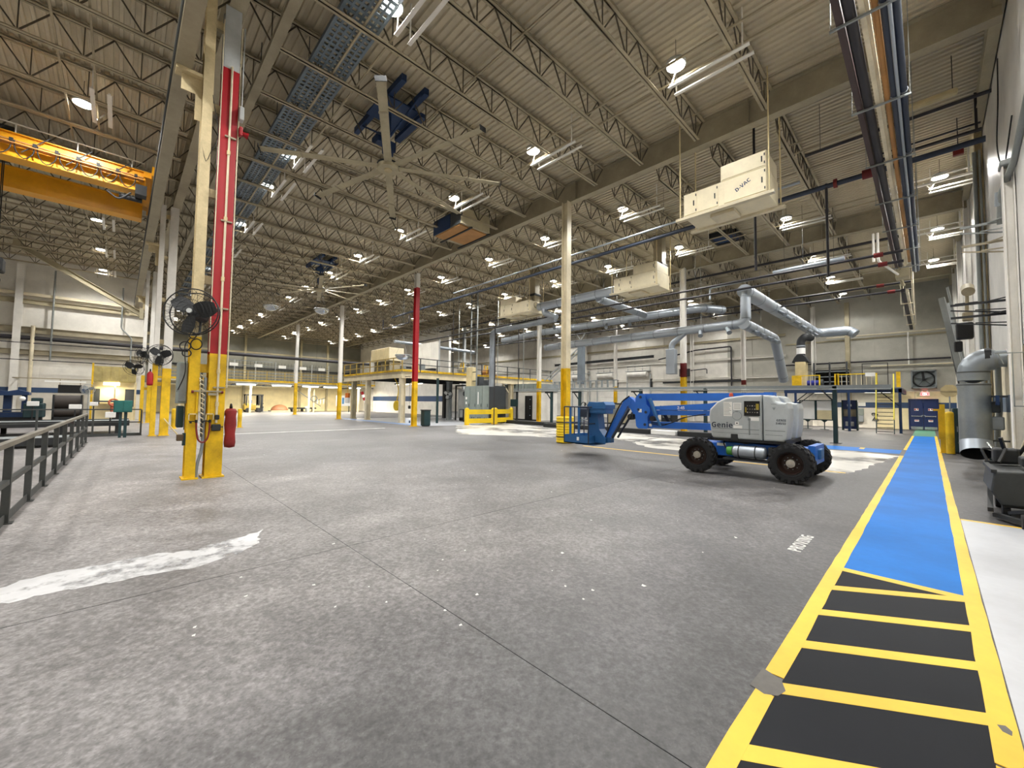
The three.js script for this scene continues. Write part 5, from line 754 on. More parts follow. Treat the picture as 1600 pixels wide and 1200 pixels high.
  // dark waste cart at the edge of the frame
  g = T('waste_cart', 'dark grey wheeled waste cart full of scrap against the right wall', 'cart');
  P(g, 'tub', [prism([[0.72, 0.2], [1.3, 0.2], [1.4, 0.75], [0.66, 0.7], [0.62, 0.4]], -10.9, -9.6, 0.03)], paint(0x3b4043, { worn: 1 })); P(g, 'rim', [bx(0.63, 0.69, 0.68, 0.73, -10.92, -9.58), bx(1.34, 1.4, 0.7, 0.76, -10.92, -9.58), bx(0.65, 1.4, 0.69, 0.75, -10.95, -10.88)], M.blackSteel); for (const [xx, zz] of [[0.78, -10.75], [0.78, -9.8], [1.25, -10.75], [1.25, -9.8]]) { P(g, 'wheel', cyl([xx - 0.04, 0.11, zz], [xx + 0.04, 0.11, zz], 0.11, 14), M.rubber); } P(g, 'frame', [bx(0.75, 1.28, 0.17, 0.22, -10.85, -9.65), bar([0.7, 0.3, -10.9], [0.6, 0.15, -9.4], 0.06, 0.06)], M.blackSteel); P(g, 'handle', pipe([[0.7, 0.7, -10.95], [0.62, 0.95, -11.05], [1.3, 0.95, -11.05], [1.35, 0.7, -10.95]], 0.02, 6), M.blackSteel); settle(g);
  g = T('scrap_machine', 'small dark machine with arms on top of the waste cart', 'machine'); P(g, 'body', [rb(0.72, 1.0, 0.76, 1.0, -10.8, -10.45, 0.04), rb(0.95, 1.25, 0.78, 0.92, -10.2, -9.8, 0.03)], M.blackSteel); P(g, 'lever', [bar([0.85, 0.95, -10.5], [0.8, 1.18, -10.4], 0.04, 0.04), bar([0.75, 0.8, -10.1], [0.85, 1.0, -10.4], 0.03, 0.03)], M.black); P(g, 'rod', [cyl([0.78, 0.9, -11.0], [0.7, 1.05, -11.1], 0.02, 8)], M.chrome); P(g, 'hose', hose([[1.0, 0.9, -10.6], [1.1, 1.12, -10.4], [1.25, 1.05, -10.1], [1.2, 0.85, -9.9]], 0.025), M.rubber); settle(g);
  g = T('broom', 'broom with a dark handle leaning on the right wall behind the cart', 'broom'); P(g, 'handle', cyl([0.9, 0.25, -11.3], [1.38, 1.72, -11.9], 0.016, 8), M.girder); P(g, 'grip', cyl([1.33, 1.58, -11.85], [1.38, 1.72, -11.9], 0.02, 8), M.darkSteel); P(g, 'head', rb(0.8, 1.0, 0.02, 0.22, -11.35, -11.25, 0.02), M.blackSteel); settle(g);
  g = T('floor_jack', 'low dark hand truck lying on the floor in front of the cart', 'truck'); P(g, 'frame', [bar([0.66, 0.06, -9.55], [0.95, 0.08, -8.95], 0.08, 0.06), bar([0.8, 0.1, -9.6], [1.1, 0.3, -9.0], 0.05, 0.05)], M.blackSteel); P(g, 'wheel', [cyl([0.85, 0.1, -9.0], [0.93, 0.1, -9.0], 0.1, 14)], M.rubber); P(g, 'pump', rb(0.95, 1.15, 0.1, 0.3, -9.3, -9.05, 0.03), M.girder); settle(g);
}
// ---- exit doors in the far wall
{
  const F = Z0 + 0.03, g = new THREE.Group(); g.name = 'door_1'; g.userData.kind = 'structure'; scene.add(g);
  S('door_frame', [bx(-1.12, -1.05, 0, 2.32, F, F + 0.12), bx(0.42, 0.49, 0, 2.32, F, F + 0.12), bx(-1.12, 0.49, 2.25, 2.34, F, F + 0.12)], M.navyDoor, g);
  for (const [a, b, s] of [[-1.05, -0.32, 1], [-0.31, 0.42, -1]]) { const d = S('door_leaf', rb(a, b, 0.02, 2.24, F + 0.02, F + 0.07, 0.008), M.navyDoor, g); S('push_bar', [bx(a + 0.08, b - 0.08, 1.0, 1.06, F + 0.1, F + 0.15), bx(a + 0.08, a + 0.12, 0.98, 1.08, F + 0.07, F + 0.12), bx(b - 0.12, b - 0.08, 0.98, 1.08, F + 0.07, F + 0.12)], M.chrome, d); S('kick_plate', bx(a + 0.04, b - 0.04, 0.04, 0.24, F + 0.07, F + 0.075), M.chrome, d); S('door_knob', cyl([s > 0 ? b - 0.05 : a + 0.05, 1.08, F + 0.07], [s > 0 ? b - 0.05 : a + 0.05, 1.08, F + 0.13], 0.04, 12), M.galv, d); const c = (a + b) / 2; S('door_sticker', [bx(c - 0.12, c + 0.12, 1.45, 1.62, F + 0.07, F + 0.074), bx(c - 0.12, c + 0.12, 0.62, 0.76, F + 0.07, F + 0.074)], M.paper, d); S('sticker_print', [bx(c - 0.11, c - 0.03, 1.47, 1.6, F + 0.074, F + 0.077), bx(c + 0.02, c + 0.11, 1.52, 1.6, F + 0.074, F + 0.077), bx(c - 0.1, c + 0.1, 0.68, 0.74, F + 0.074, F + 0.077)], M.red, d); }
}
{
  const F = Z0 + 0.04; let g = T('exit_sign', 'small lit exit sign with red letters above the dark blue double doors', 'sign'); P(g, 'housing', rb(-0.48, 0.06, 2.56, 2.84, F, F + 0.08, 0.02), M.paper); P(g, 'lit_face', bx(-0.44, 0.02, 2.59, 2.8, F + 0.08, F + 0.085), new THREE.MeshStandardMaterial({ color: 0xffd0d0, emissive: 0xff7a80, emissiveIntensity: 0.3 })); P(g, 'letters', text('EXIT', 0.14, 0.006).translate(-0.21, 2.695, F + 0.085), M.red); P(g, 'emergency_lamps', [cyl([-0.35, 2.88, F + 0.04], [-0.35, 2.9, F + 0.12], 0.05, 10), cyl([-0.07, 2.88, F + 0.04], [-0.07, 2.9, F + 0.12], 0.05, 10)], M.paper); settle(g);
  { const L = new THREE.PointLight(0xff8080, 0.3, 0, 2); L.position.set(-0.21, 2.7, F + 0.16); L.castShadow = true; scene.add(L); }
  g = T('wall_exhaust_fan', 'square wall exhaust fan with black blades above the exit doors', 'fan'); const cx = -0.24, cy = 3.82; P(g, 'frame', [bx(-0.92, 0.44, 3.14, 3.22, F, F + 0.25), bx(-0.92, 0.44, 4.42, 4.5, F, F + 0.25), bx(-0.92, -0.84, 3.14, 4.5, F, F + 0.25), bx(0.36, 0.44, 3.14, 4.5, F, F + 0.25)], M.grey); P(g, 'back_shutter', bx(-0.84, 0.36, 3.22, 4.42, F, F + 0.03), M.grey); P(g, 'ring', new THREE.TorusGeometry(0.58, 0.05, 6, 36).translate(cx, cy, F + 0.15), M.black); for (let i = 0; i < 5; i++) { const a = 0.4 + i * Math.PI * 2 / 5; P(g, 'blade', bar([cx + Math.cos(a) * 0.06, cy + Math.sin(a) * 0.06, F + 0.15], [cx + Math.cos(a) * 0.54, cy + Math.sin(a) * 0.54, F + 0.15], 0.14, 0.02), M.black); } P(g, 'hub', cyl([cx, cy, F + 0.1], [cx, cy, F + 0.22], 0.09, 14), M.black); settle(g);
  for (const [y, r, m, a, b, l] of [[4.95, 0.05, M.cream, -3.2, 1.3, 'thin cream pipe along the far wall above the exhaust fan'], [5.35, 0.07, M.pipeDark, -9, 1.2, 'dark pipe along the far wall above the platform'], [7.5, 0.05, M.cream, -6, 1.2, 'cream pipe high along the far wall']]) TM('wall_pipe', l, 'pipe', cyl([a, y, Z0 + 0.3], [b, y, Z0 + 0.3], r, 8), m, 'far wall pipes');
  TM('wall_pipe', 'thin white vertical pipe on the far wall left of the exhaust fan', 'pipe', cyl([-1.0, 4.95, Z0 + 0.3], [-1.0, 7.5, Z0 + 0.3], 0.05, 8), M.white, 'far wall pipes');
  TM('wall_pipe', 'dark bent conduit high on the far wall left of the tall riser duct', 'pipe', pipe([[-21, 6.7, Z0 + 0.4], [-17, 7.4, Z0 + 0.4], [-13.5, 7.5, Z0 + 0.4], [-13.5, 3.6, Z0 + 0.4]], 0.07, 8), M.pipeDark, 'far wall pipes');
  // sectional dock doors with curtains above
  [-31.8, -27.9, -23.6].forEach((x, i) => {
    g = new THREE.Group(); g.name = 'door_' + (i + 2); g.userData.kind = 'structure'; scene.add(g); const w = i === 2 ? 2.8 : 2.6, F2 = Z0 + 0.05;
    for (let k = 0; k < 7; k++) S('door_section', rb(x - w / 2, x + w / 2, 0.02 + k * 0.62, 0.61 + k * 0.62, F2, F2 + 0.06, 0.012), M.white, g); S('door_track', [bx(x - w / 2 - 0.12, x - w / 2, 0, 5.2, F2, F2 + 0.16), bx(x + w / 2, x + w / 2 + 0.12, 0, 5.2, F2, F2 + 0.16)], M.greyLight, g); S('spring_shaft', [cyl([x - w / 2 - 0.1, 5.9, F2 + 0.25], [x + w / 2 + 0.1, 5.9, F2 + 0.25], 0.06, 8), cyl([x - w / 2 + 0.2, 5.15, F2 + 0.35], [x + w / 2 - 0.2, 5.15, F2 + 0.35], 0.3, 14)], M.white, g); S('curtain_hood', [bx(x - w / 2 - 0.1, x + w / 2 + 0.1, 5.5, 5.56, F2, F2 + 0.5), ...Array.from({ length: 4 }, (_, k) => bx(x - w / 2 + k * w / 3 - 0.03, x - w / 2 + k * w / 3 + 0.03, 5.5, 6.1, F2, F2 + 0.06)), bx(x - w / 2 - 0.1, x + w / 2 + 0.1, 6.1, 6.16, F2, F2 + 0.1)], M.greyLight, g); S('side_bumper', bx(x + w / 2 + 0.12, x + w / 2 + 0.3, 3.6, 4.6, F2, F2 + 0.2), M.black, g);
  });
  TM('wall_beam', 'long dark rail along the far wall above the dock doors', 'beam', ibeam([-36, 6.9, Z0 + 0.5], [-21.5, 7.1, Z0 + 0.5], 0.3, 0.18), M.blackSteel);
  TM('dark_rail', 'dark horizontal rail on the far wall between the riser and the square drop', 'rail', bx(-20.5, -12.6, 4.0, 4.18, Z0 + 0.3, Z0 + 0.45), M.blackSteel);
  g = T('wall_box', 'dark control box on the far wall beside the vertical conduit', 'box'); P(g, 'box', rb(-18.6, -17.5, 4.7, 5.5, Z0 + 0.3, Z0 + 0.6, 0.03), M.blackSteel); P(g, 'conduit', pipe([[-17.5, 5.3, Z0 + 0.45], [-15.8, 5.4, Z0 + 0.45], [-15.8, 4.9, Z0 + 0.45]], 0.05, 6), M.darkSteel); P(g, 'riser', cyl([-17.9, 0.0, Z0 + 0.4], [-17.9, 8.2, Z0 + 0.4], 0.05, 8), M.darkSteel); settle(g);
}
// ---- equipment platform before the far wall
{
  const zf = -36, y = 2.98; let g = T('equipment_platform', 'navy steel platform with yellow gates along the far wall', 'platform');
  P(g, 'deck', bx(-7.6, -1.2, y - 0.08, y, Z0 + 0.2, zf), M.galvDark); P(g, 'edge_beam', [bx(-7.6, -1.2, y - 0.34, y - 0.08, zf - 0.16, zf), bx(-1.36, -1.2, y - 0.34, y - 0.08, Z0 + 0.3, zf)], M.navy);
  for (const x of [-7.5, -6.9, -3.85, -1.3]) P(g, 'post', bx(x - 0.07, x + 0.07, 0, y - 0.34, zf - 0.15, zf - 0.01), M.navy); P(g, 'knee_brace', [bar([-6.9, 2.0, zf - 0.08], [-6.2, 2.65, zf - 0.08], 0.06, 0.06), bar([-6.9, 1.7, zf - 0.08], [-5.8, 2.65, zf - 0.08], 0.05, 0.05), bar([-1.3, 1.7, zf - 0.3], [-2.2, 2.65, zf - 0.3], 0.06, 0.06)], M.blackSteel);
  const rail = (a, b) => { const p = P(g, 'gate_frame', [bx(a, a + 0.08, y, y + 0.95, zf - 0.08, zf), bx(b - 0.08, b, y, y + 0.95, zf - 0.08, zf), bx(a, b, y + 0.9, y + 0.96, zf - 0.07, zf - 0.01), bx(a, b, y, y + 0.1, zf - 0.05, zf - 0.01)], M.yellowClean); for (let x = a + 0.3; x < b - 0.1; x += 0.26) P(g, 'baluster', bx(x - 0.02, x + 0.02, y + 0.1, y + 0.9, zf - 0.05, zf - 0.02), M.cream); };
  rail(-7.05, -5.4); rail(-4.5, -2.35); P(g, 'gate_panel', rb(-7.1, -6.5, y, y + 0.95, zf - 0.03, zf + 0.02, 0.01), M.yellow); P(g, 'corner_post', [bx(-4.6, -4.35, y, y + 1.0, zf - 0.2, zf), bx(-1.45, -1.25, y, y + 1.0, zf - 0.3, zf - 0.1)], M.yellow); P(g, 'notice', bx(-2.95, -2.45, y + 0.75, y + 1.0, zf, zf + 0.01), M.paper); P(g, 'dark_guard', [bx(-3.2, -3.16, y, y + 1.7, zf - 1, zf - 0.96), bx(-1.9, -1.86, y, y + 1.7, zf - 1, zf - 0.96), bx(-3.2, -1.86, y + 1.66, y + 1.7, zf - 1, zf - 0.96), bx(-3.2, -1.86, y + 0.9, y + 0.93, zf - 1, zf - 0.96)], M.blackSteel); settle(g);
  for (const [x, l] of [[-5.6, 'tube lamp under the navy platform above the notice boards'], [-2.6, 'tube lamp under the navy platform above the drinking fountain']]) { const q = T('tube_lamp', l, 'lamp', 'tube lamps under the navy platform'); P(q, 'housing', bx(x - 0.75, x + 0.75, y - 0.2, y - 0.08, -39.6, -39.4), M.paper); P(q, 'tube', cyl([x - 0.7, y - 0.23, -39.5], [x + 0.7, y - 0.23, -39.5], 0.03, 8), M.tubeGlow); settle(q); const r = new THREE.RectAreaLight(0xfff6e6, 200, 1.4, 0.14); r.position.set(x, y - 0.28, -39.5); r.rotation.set(-Math.PI / 2, 0, 0); scene.add(r); }
  g = T('ship_ladder', 'steep stair with dark treads and yellow handrails up to the platform', 'stair'); const S0 = V(0, 0, -35.0), dz = -0.9; for (let i = 0; i < 12; i++) { const t = (i + 0.5) / 12, yy = t * (y - 0.05), zz = -35.0 + t * dz; P(g, 'tread', bx(-2.36, -1.6, yy - 0.02, yy + 0.02, zz - 0.1, zz + 0.1), M.blackSteel); } for (const x of [-2.4, -1.56]) { P(g, 'stringer', bar([x, 0, -34.95], [x, y, -35.95], 0.04, 0.2), M.greenDark); P(g, 'handrail', [bar([x, 0.95, -34.9], [x, y + 0.85, -35.85], 0.06, 0.06), bar([x, 0.95, -34.9], [x, 0.9, -35.2], 0.05, 0.05), bar([x, y + 0.85, -35.85], [x, y, -36], 0.05, 0.05)], paint(0xf5e65a, { light: 1 })); } settle(g);
  g = T('exhaust_blower', 'tan blower box with a black curved exhaust stack on the platform', 'blower'); P(g, 'casing', rb(-6.95, -6.3, y, 5.0, -37.2, -36.3, 0.03), M.tan); P(g, 'hood', [prism([[-7.15, 4.95], [-6.1, 4.95], [-6.3, 5.35], [-6.45, 5.5], [-6.85, 5.5], [-7.0, 5.3]], -37.3, -36.3, 0.03)], M.blackSteel); P(g, 'stack', pipe([[-6.65, 5.4, -36.8], [-6.65, 6.6, -36.8], [-6.4, 6.9, -36.8], [-6.1, 6.85, -37.4]], 0.27, 14), M.blackSteel); P(g, 'white_band', cyl([-6.65, 5.6, -36.8], [-6.65, 6.05, -36.8], 0.285, 16), M.paper); P(g, 'band', cyl([-6.65, 6.15, -36.8], [-6.65, 6.25, -36.8], 0.29, 16), M.galv); settle(g);
  g = T('steel_shelving', 'dark steel shelving with tall uprights on the platform', 'shelving'); for (const x of [-6.1, -5.15, -4.15]) P(g, 'upright', bx(x - 0.05, x + 0.05, y, 5.0, -38.3, -38.2), M.darkSteel); for (let k = 0; k < 4; k++) P(g, 'shelf', bx(-6.15, -4.1, y + 0.15 + k * 0.38, y + 0.2 + k * 0.38, -39, -38.2), M.grey); P(g, 'back_panel', bx(-6.15, -4.1, y, y + 1.5, -39.02, -39), M.black); settle(g);
  g = T('pump_set', 'small blue pump set behind the yellow gate on the platform', 'pump'); P(g, 'motor', [cyl([-6.3, y + 0.4, -36.9], [-5.6, y + 0.4, -36.9], 0.22, 16)], paint(0x2530a0)); P(g, 'base', bx(-6.4, -5.5, y, y + 0.15, -37.1, -36.7), M.blackSteel); P(g, 'casing', [cyl([-5.6, y + 0.4, -36.9], [-5.35, y + 0.4, -36.9], 0.28, 16)], M.darkSteel); settle(g);
  // things below the platform
  for (const [x, l, pan] of [[-6.35, 'black framed white board on a single leg, nearer the grey machine cover', 0], [-5.35, 'black framed white and cream board on a single leg beside the navy post', 1]]) { g = T('notice_board', l, 'board'); P(g, 'board', pan ? [bx(x - 0.44, x + 0.44, 1.4, 2.08, -37.02, -37)] : bx(x - 0.44, x + 0.44, 0.72, 2.08, -37.02, -37), M.paper); if (pan) P(g, 'lower_panel', bx(x - 0.44, x + 0.44, 0.72, 1.39, -37.02, -37), M.wallCream); P(g, 'frame', [bx(x - 0.5, x - 0.43, 0.66, 2.14, -37.03, -36.98), bx(x + 0.43, x + 0.5, 0.66, 2.14, -37.03, -36.98), bx(x - 0.5, x + 0.5, 0.66, 0.73, -37.03, -36.98), bx(x - 0.5, x + 0.5, 2.08, 2.14, -37.03, -36.98)], M.greenDark); P(g, 'leg', [bx(x - 0.03, x + 0.03, 0.02, 0.66, -37.03, -36.98), prism([[x - 0.2, 0.67], [x + 0.2, 0.67], [x + 0.03, 0.52], [x - 0.03, 0.52]], -37.03, -36.98), bx(x - 0.25, x + 0.25, 0, 0.03, -37.2, -36.8)], M.greenDark); settle(g); }
  g = T('kiosk_cabinet', 'navy information cabinet with a brown middle under the platform', 'cabinet'); P(g, 'side', [bx(-4.42, -4.34, 0, 2.15, -38, -37.5), bx(-3.62, -3.54, 0, 2.15, -38, -37.5)], M.greenDark); P(g, 'upper_panel', bx(-4.34, -3.62, 1.5, 2.15, -38, -37.52), M.navyDoor); P(g, 'screen_recess', bx(-4.34, -3.62, 0.98, 1.5, -38, -37.7), M.girder); P(g, 'lower_panel', bx(-4.34, -3.62, 0.1, 0.98, -38, -37.52), M.navyDoor); P(g, 'label', bx(-4.1, -3.86, 1.7, 1.86, -37.52, -37.51), M.paper); P(g, 'vent_grille', [bx(-4.22, -3.75, 0.3, 0.62, -37.52, -37.5), ...Array.from({ length: 5 }, (_, i) => bx(-4.2, -3.77, 0.33 + i * 0.06, 0.35 + i * 0.06, -37.5, -37.48))], M.greyLight); settle(g);
  g = T('drinking_fountain', 'grey drinking fountain under a white notice on the far wall', 'fountain'); P(g, 'body', rb(-4.3, -3.72, 0.45, 1.0, Z0 + 0.04, Z0 + 0.42, 0.05), M.galvDark); P(g, 'splash_panel', rb(-4.3, -3.72, 1.0, 1.55, Z0 + 0.04, Z0 + 0.14, 0.03), M.cabinet); P(g, 'spout', [cyl([-4.0, 1.0, Z0 + 0.25], [-4.0, 1.1, Z0 + 0.28], 0.025, 8)], M.chrome); settle(g);
  TM('wall_notice', 'small white notice on the blue wall stripe above the drinking fountain', 'notice', bx(-4.1, -3.6, 1.75, 2.05, Z0 + 0.037, Z0 + 0.045), M.paper);
  g = T('wall_valve', 'dark valve cluster on the white wall beside the drinking fountain', 'valve'); P(g, 'pipes', [cyl([-3.2, 0.6, Z0 + 0.15], [-2.9, 1.1, Z0 + 0.15], 0.04, 8), cyl([-3.25, 1.15, Z0 + 0.15], [-2.85, 1.1, Z0 + 0.15], 0.04, 8)], M.darkSteel); P(g, 'handwheel', [new THREE.TorusGeometry(0.12, 0.025, 6, 14).translate(-3.1, 1.1, Z0 + 0.25), new THREE.TorusGeometry(0.1, 0.025, 6, 14).translate(-2.95, 0.65, Z0 + 0.25)], M.blackSteel); settle(g);
}
// ================================================================ MEZZANINE, CABINETS AND GUARDS IN THE MIDDLE
{
  const y = 4.0, xa = -39.5, xb = -28.3, zf = -15.6, zb = -33.5; let g = T('mezzanine', 'cream steel mezzanine with yellow kick plates and brown railings', 'mezzanine');
  P(g, 'deck', [bx(xa, xb, y - 0.05, y, -27.5, zf), bx(-31.5, xb, y - 0.05, y, zb, -27.5)], M.darkSteel);
  P(g, 'edge_beam', [...ibeam([xa, y - 0.28, zf], [xb, y - 0.28, zf], 0.46, 0.25), ...ibeam([xb, y - 0.28, zf], [xb, y - 0.28, zb], 0.46, 0.25)], M.cream); P(g, 'kick_plate', [bx(xa, xb, y, y + 0.16, zf, zf + 0.02), bx(xb, xb + 0.02, y, y + 0.16, zb, zf)], M.yellow);
  for (let i = 0; i < 6; i++) P(g, 'floor_beam', ibeam([xa + 1 + i * 1.9, y - 0.2, zf - 0.3], [xa + 1 + i * 1.9, y - 0.2, -27.3], 0.3, 0.16), M.blackSteel);
  for (const [x, z, m] of [[-28.4, -15.7, M.cream], [-34.6, -15.8, M.cream], [-37.6, -15.8, M.girt], [-30.2, -21.4, M.grey], [-34.6, -24, M.blackSteel], [-28.4, -27.4, M.cream]]) P(g, 'leg', [...wcol(x, z, 0, y - 0.5, 0.36, 0.36, 'z'), bx(x - 0.26, x + 0.26, 0, 0.04, z - 0.26, z + 0.26), bx(x - 0.24, x + 0.24, y - 0.54, y - 0.5, z - 0.24, z + 0.24)], m);
  const rl = M.girder, posts = []; for (let x = xa; x <= xb + 0.01; x += 1.4) posts.push([x, zf]); for (let z = zf - 1.6; z > zb; z -= 1.6) posts.push([xb, z]);
  for (const [x, z] of posts) P(g, 'rail_post', bx(x - 0.035, x + 0.035, y, y + 1.1, z - 0.035, z + 0.035), z < zf - 0.1 ? M.rail : paint(0xb79d4e)); for (const h of [1.1, 0.6]) { P(g, 'rail', bx(xa, xb, y + h - 0.03, y + h + 0.03, zf - 0.03, zf + 0.03), paint(0xb79d4e)); P(g, 'rail', bx(xb - 0.03, xb + 0.03, y + h - 0.03, y + h + 0.03, zb, zf), M.rail); }
  P(g, 'knee_brace', [bar([-28.5, 2.6, -15.75], [-28.0, 3.4, -16.8], 0.1, 0.1), bar([-28.5, 2.4, -27.4], [-28.5, 3.5, -26.4], 0.1, 0.1)], M.cream); settle(g);
  g = T('storage_tank', 'cream ribbed box tank standing on the mezzanine', 'tank'); P(g, 'body', rb(-35.9, -32.4, 5.2, 6.35, -18, -16.6, 0.03), M.unit); for (let i = 0; i < 4; i++) P(g, 'panel', rb(-35.85 + i * 0.87, -35.05 + i * 0.87, 5.25, 6.3, -16.6, -16.57, 0.01), M.tan); PP(g, 'leg', [-35.6, -34.2, -32.7].map(x => bx(x - 0.08, x + 0.08, 4, 5.2, -17.8, -16.8)), M.girder); P(g, 'side_panel', rb(-36.9, -36.0, 4.1, 5.8, -18, -17, 0.03), M.white); settle(g);
  g = T('white_partition', 'tall white partition panels behind the cream tank on the mezzanine', 'partition'); for (let i = 0; i < 3; i++) P(g, 'panel', rb(-33.2 + i * 1.35, -31.9 + i * 1.35, 4.6, 6.9, -19.6, -19.5, 0.01), M.white); P(g, 'frame', [bx(-33.3, -33.2, 4, 7, -19.6, -19.5), bx(-29.2, -29.1, 4, 7, -19.6, -19.5)], M.greyLight); settle(g);
  [[-34.2, -18.6, 'squat dark machine under the cream tank on the mezzanine'], [-30.8, -18.5, 'low tan machine behind the mezzanine corner railing'], [-29.6, -22.5, 'brown machinery cluster on the far side of the mezzanine'], [-29.8, -25.5, 'yellow brown machinery beside the tall grey duct on the mezzanine']].forEach(([x, z, l], i) => { g = T('process_machine', l, 'machine', 'machines on the mezzanine'); const m = [M.darkSteel, M.tan, M.girder, M.orangeWood][i]; P(g, 'base', rb(x - 0.9, x + 0.9, y, y + 0.35, z - 0.5, z + 0.5, 0.03), m); P(g, 'drum', cyl([x - 0.6, y + 0.6, z], [x + 0.5, y + 0.6, z], 0.28, 14), m); P(g, 'motor', [rb(x + 0.4, x + 0.85, y + 0.35, y + 0.85, z - 0.2, z + 0.2, 0.05)], M.grey); P(g, 'pipework', pipe([[x - 0.4, y + 0.8, z], [x - 0.4, y + 1.25, z], [x + 0.3, y + 1.25, z + 0.2], [x + 0.3, y + 0.4, z + 0.3]], 0.06, 8), M.yellow); settle(g); });
  // hanging below and beside
  g = T('hanging_lamp', 'orange and white cylinder hanging from a bracket at the mezzanine edge', 'lamp'); P(g, 'orange_shell', cyl([-39.3, 1.95, -15.9], [-39.3, 2.4, -15.9], 0.22, 14), paint(0xe07a2a)); P(g, 'white_shell', cyl([-39.3, 1.45, -15.9], [-39.3, 1.95, -15.9], 0.2, 14, 0.22), M.paper); P(g, 'cord', hose([[-39.3, 2.4, -15.9], [-39.1, 3.0, -15.8], [-38.6, 3.5, -15.7], [-38.3, 3.9, -15.6]], 0.03), M.yellow); settle(g);
  g = T('hose_reel', 'yellow hose reel and hose hanging under the mezzanine corner', 'reel'); P(g, 'reel', [cyl([-30.3, 1.3, -16.2], [-30.3, 1.3, -16.5], 0.4, 16), bx(-30.6, -30.0, 0.95, 1.7, -16.45, -16.25)], M.yellowClean); P(g, 'hose', hose([[-30.3, 1.7, -16.3], [-29.9, 2.6, -16.2], [-30.2, 3.2, -16.2], [-30.9, 3.7, -16.3]], 0.05), M.yellowClean); settle(g);
  g = T('pendant_control', 'thin cable with a dark pendant control under the mezzanine', 'control'); P(g, 'cable', cyl([-27.6, 1.35, -15.9], [-27.6, 3.6, -15.9], 0.012, 5), M.cable); P(g, 'box', rb(-27.68, -27.52, 1.1, 1.35, -15.98, -15.82, 0.03), M.black); P(g, 'hanger', bx(-28.3, -27.5, 3.56, 3.6, -15.93, -15.87), M.darkSteel); settle(g);
  g = T('tube_lamp', 'dark tube lamp housing hung low under the mezzanine', 'lamp'); P(g, 'housing', bx(-34, -29.2, 3.2, 3.3, -18.2, -18.0), M.greenDark); P(g, 'tube', [0, 1, 2].map(i => cyl([-33.8 + i * 1.55, 3.17, -18.1], [-32.5 + i * 1.55, 3.17, -18.1], 0.03, 8)), M.tubeGlow); P(g, 'hanger', [bx(-33.5, -33.45, 3.3, 3.8, -18.12, -18.08), bx(-29.7, -29.65, 3.3, 3.8, -18.12, -18.08)], M.darkSteel); settle(g);
  { const L = new THREE.RectAreaLight(0xfff6e0, 12, 4.4, 0.1); L.position.set(-31.6, 3.12, -18.1); L.lookAt(-31.6, 0, -18.1); scene.add(L); }
  g = T('waste_bin', 'dark green bin at the foot of the red column', 'bin'); P(g, 'body', rb(-24.0, -23.55, 0.05, 1.05, -15.2, -14.7, 0.03), M.greenDark); P(g, 'lid', rb(-24.03, -23.52, 1.05, 1.12, -15.23, -14.67, 0.02), M.blackSteel); P(g, 'foot', bx(-23.95, -23.6, 0, 0.05, -15.15, -14.75), M.black); settle(g);
  g = T('white_box', 'small white box on the floor between the mezzanine leg and red column', 'box'); P(g, 'body', rb(-26.9, -26.1, 0, 0.42, -15.7, -15.2, 0.02), M.paper); P(g, 'dark_panel', bx(-26.4, -26.2, 0.1, 0.28, -15.2, -15.19), M.darkSteel); settle(g);
  g = T('small_fan', 'small dark fan on the mezzanine leg below the deck', 'fan'); g.name = numbered('pedestal_fan'); P(g, 'guard', grille(0.42, 0.2, 24), M.blackSteel); P(g, 'blades', fanBlades(0.4, 3), M.greyLight); P(g, 'motor', cyl([0, 0, -0.4], [0, 0, -0.02], 0.1, 10), M.blackSteel); P(g, 'bracket', bx(-0.04, 0.04, -0.05, 0.05, -1.1, -0.35), M.blackSteel); g.position.set(-29.3, 2.3, -20.6); g.rotation.y = 1.0;
  g = T('support_frame', 'black steel frame posts standing under the mezzanine', 'frame'); P(g, 'post', [bx(-26.8, -26.66, 0, 3.5, -17.9, -17.76)], M.greenDark); P(g, 'post', bx(-30.4, -30.3, 0, 3.2, -22.3, -22.2), M.black); P(g, 'beam', bx(-30.4, -26.6, 3.1, 3.22, -22.3, -22.2), M.black); settle(g);
  // ---- electrical cabinets
  g = T('switchgear', 'row of tall grey switchgear cabinets behind the yellow guard rails', 'cabinet'); const f = -20.95; for (let i = 0; i < 4; i++) { const a = -27.35 + i * 0.79; const c = P(g, 'cabinet_unit', rb(a, a + 0.78, 0.05, 3.0, f - 1.8, f, 0.015), M.cabinet); P(c, 'door', rb(a + 0.03, a + 0.75, 0.15, 2.9, f, f + 0.03, 0.008), M.cabinet); P(c, 'handle', bx(a + 0.65, a + 0.68, 1.3, 1.55, f + 0.03, f + 0.06), M.darkSteel); P(c, 'vent', [0.3, 0.55].map(k => cyl([a + k, 0.4, f + 0.03], [a + k, 0.4, f + 0.05], 0.06, 8)), M.darkSteel); }
  P(g, 'dark_side', rb(-24.2, -24.16, 0.05, 3.0, f - 1.8, f, 0.01), M.darkSteel); P(g, 'notice', [bx(-27.15, -26.95, 1.9, 2.1, f + 0.03, f + 0.035), bx(-27.15, -26.95, 1.5, 1.7, f + 0.03, f + 0.035), bx(-25.55, -25.45, 1.5, 2.5, f + 0.03, f + 0.035)], M.paper); P(g, 'plinth', bx(-27.35, -24.2, 0, 0.05, f - 1.75, f - 0.03), M.black); P(g, 'top_box', rb(-27.3, -26.6, 3.0, 4.6, f - 0.7, f - 0.1, 0.03), M.tan); P(g, 'top_gear', [rb(-26.3, -25.9, 3.0, 3.8, f - 0.9, f - 0.4, 0.03), rb(-25.6, -25.0, 3.0, 3.5, f - 1.0, f - 0.5, 0.03), cyl([-24.6, 3.0, f - 0.5], [-24.6, 3.6, f - 0.5], 0.15, 10)], M.darkSteel); settle(g);
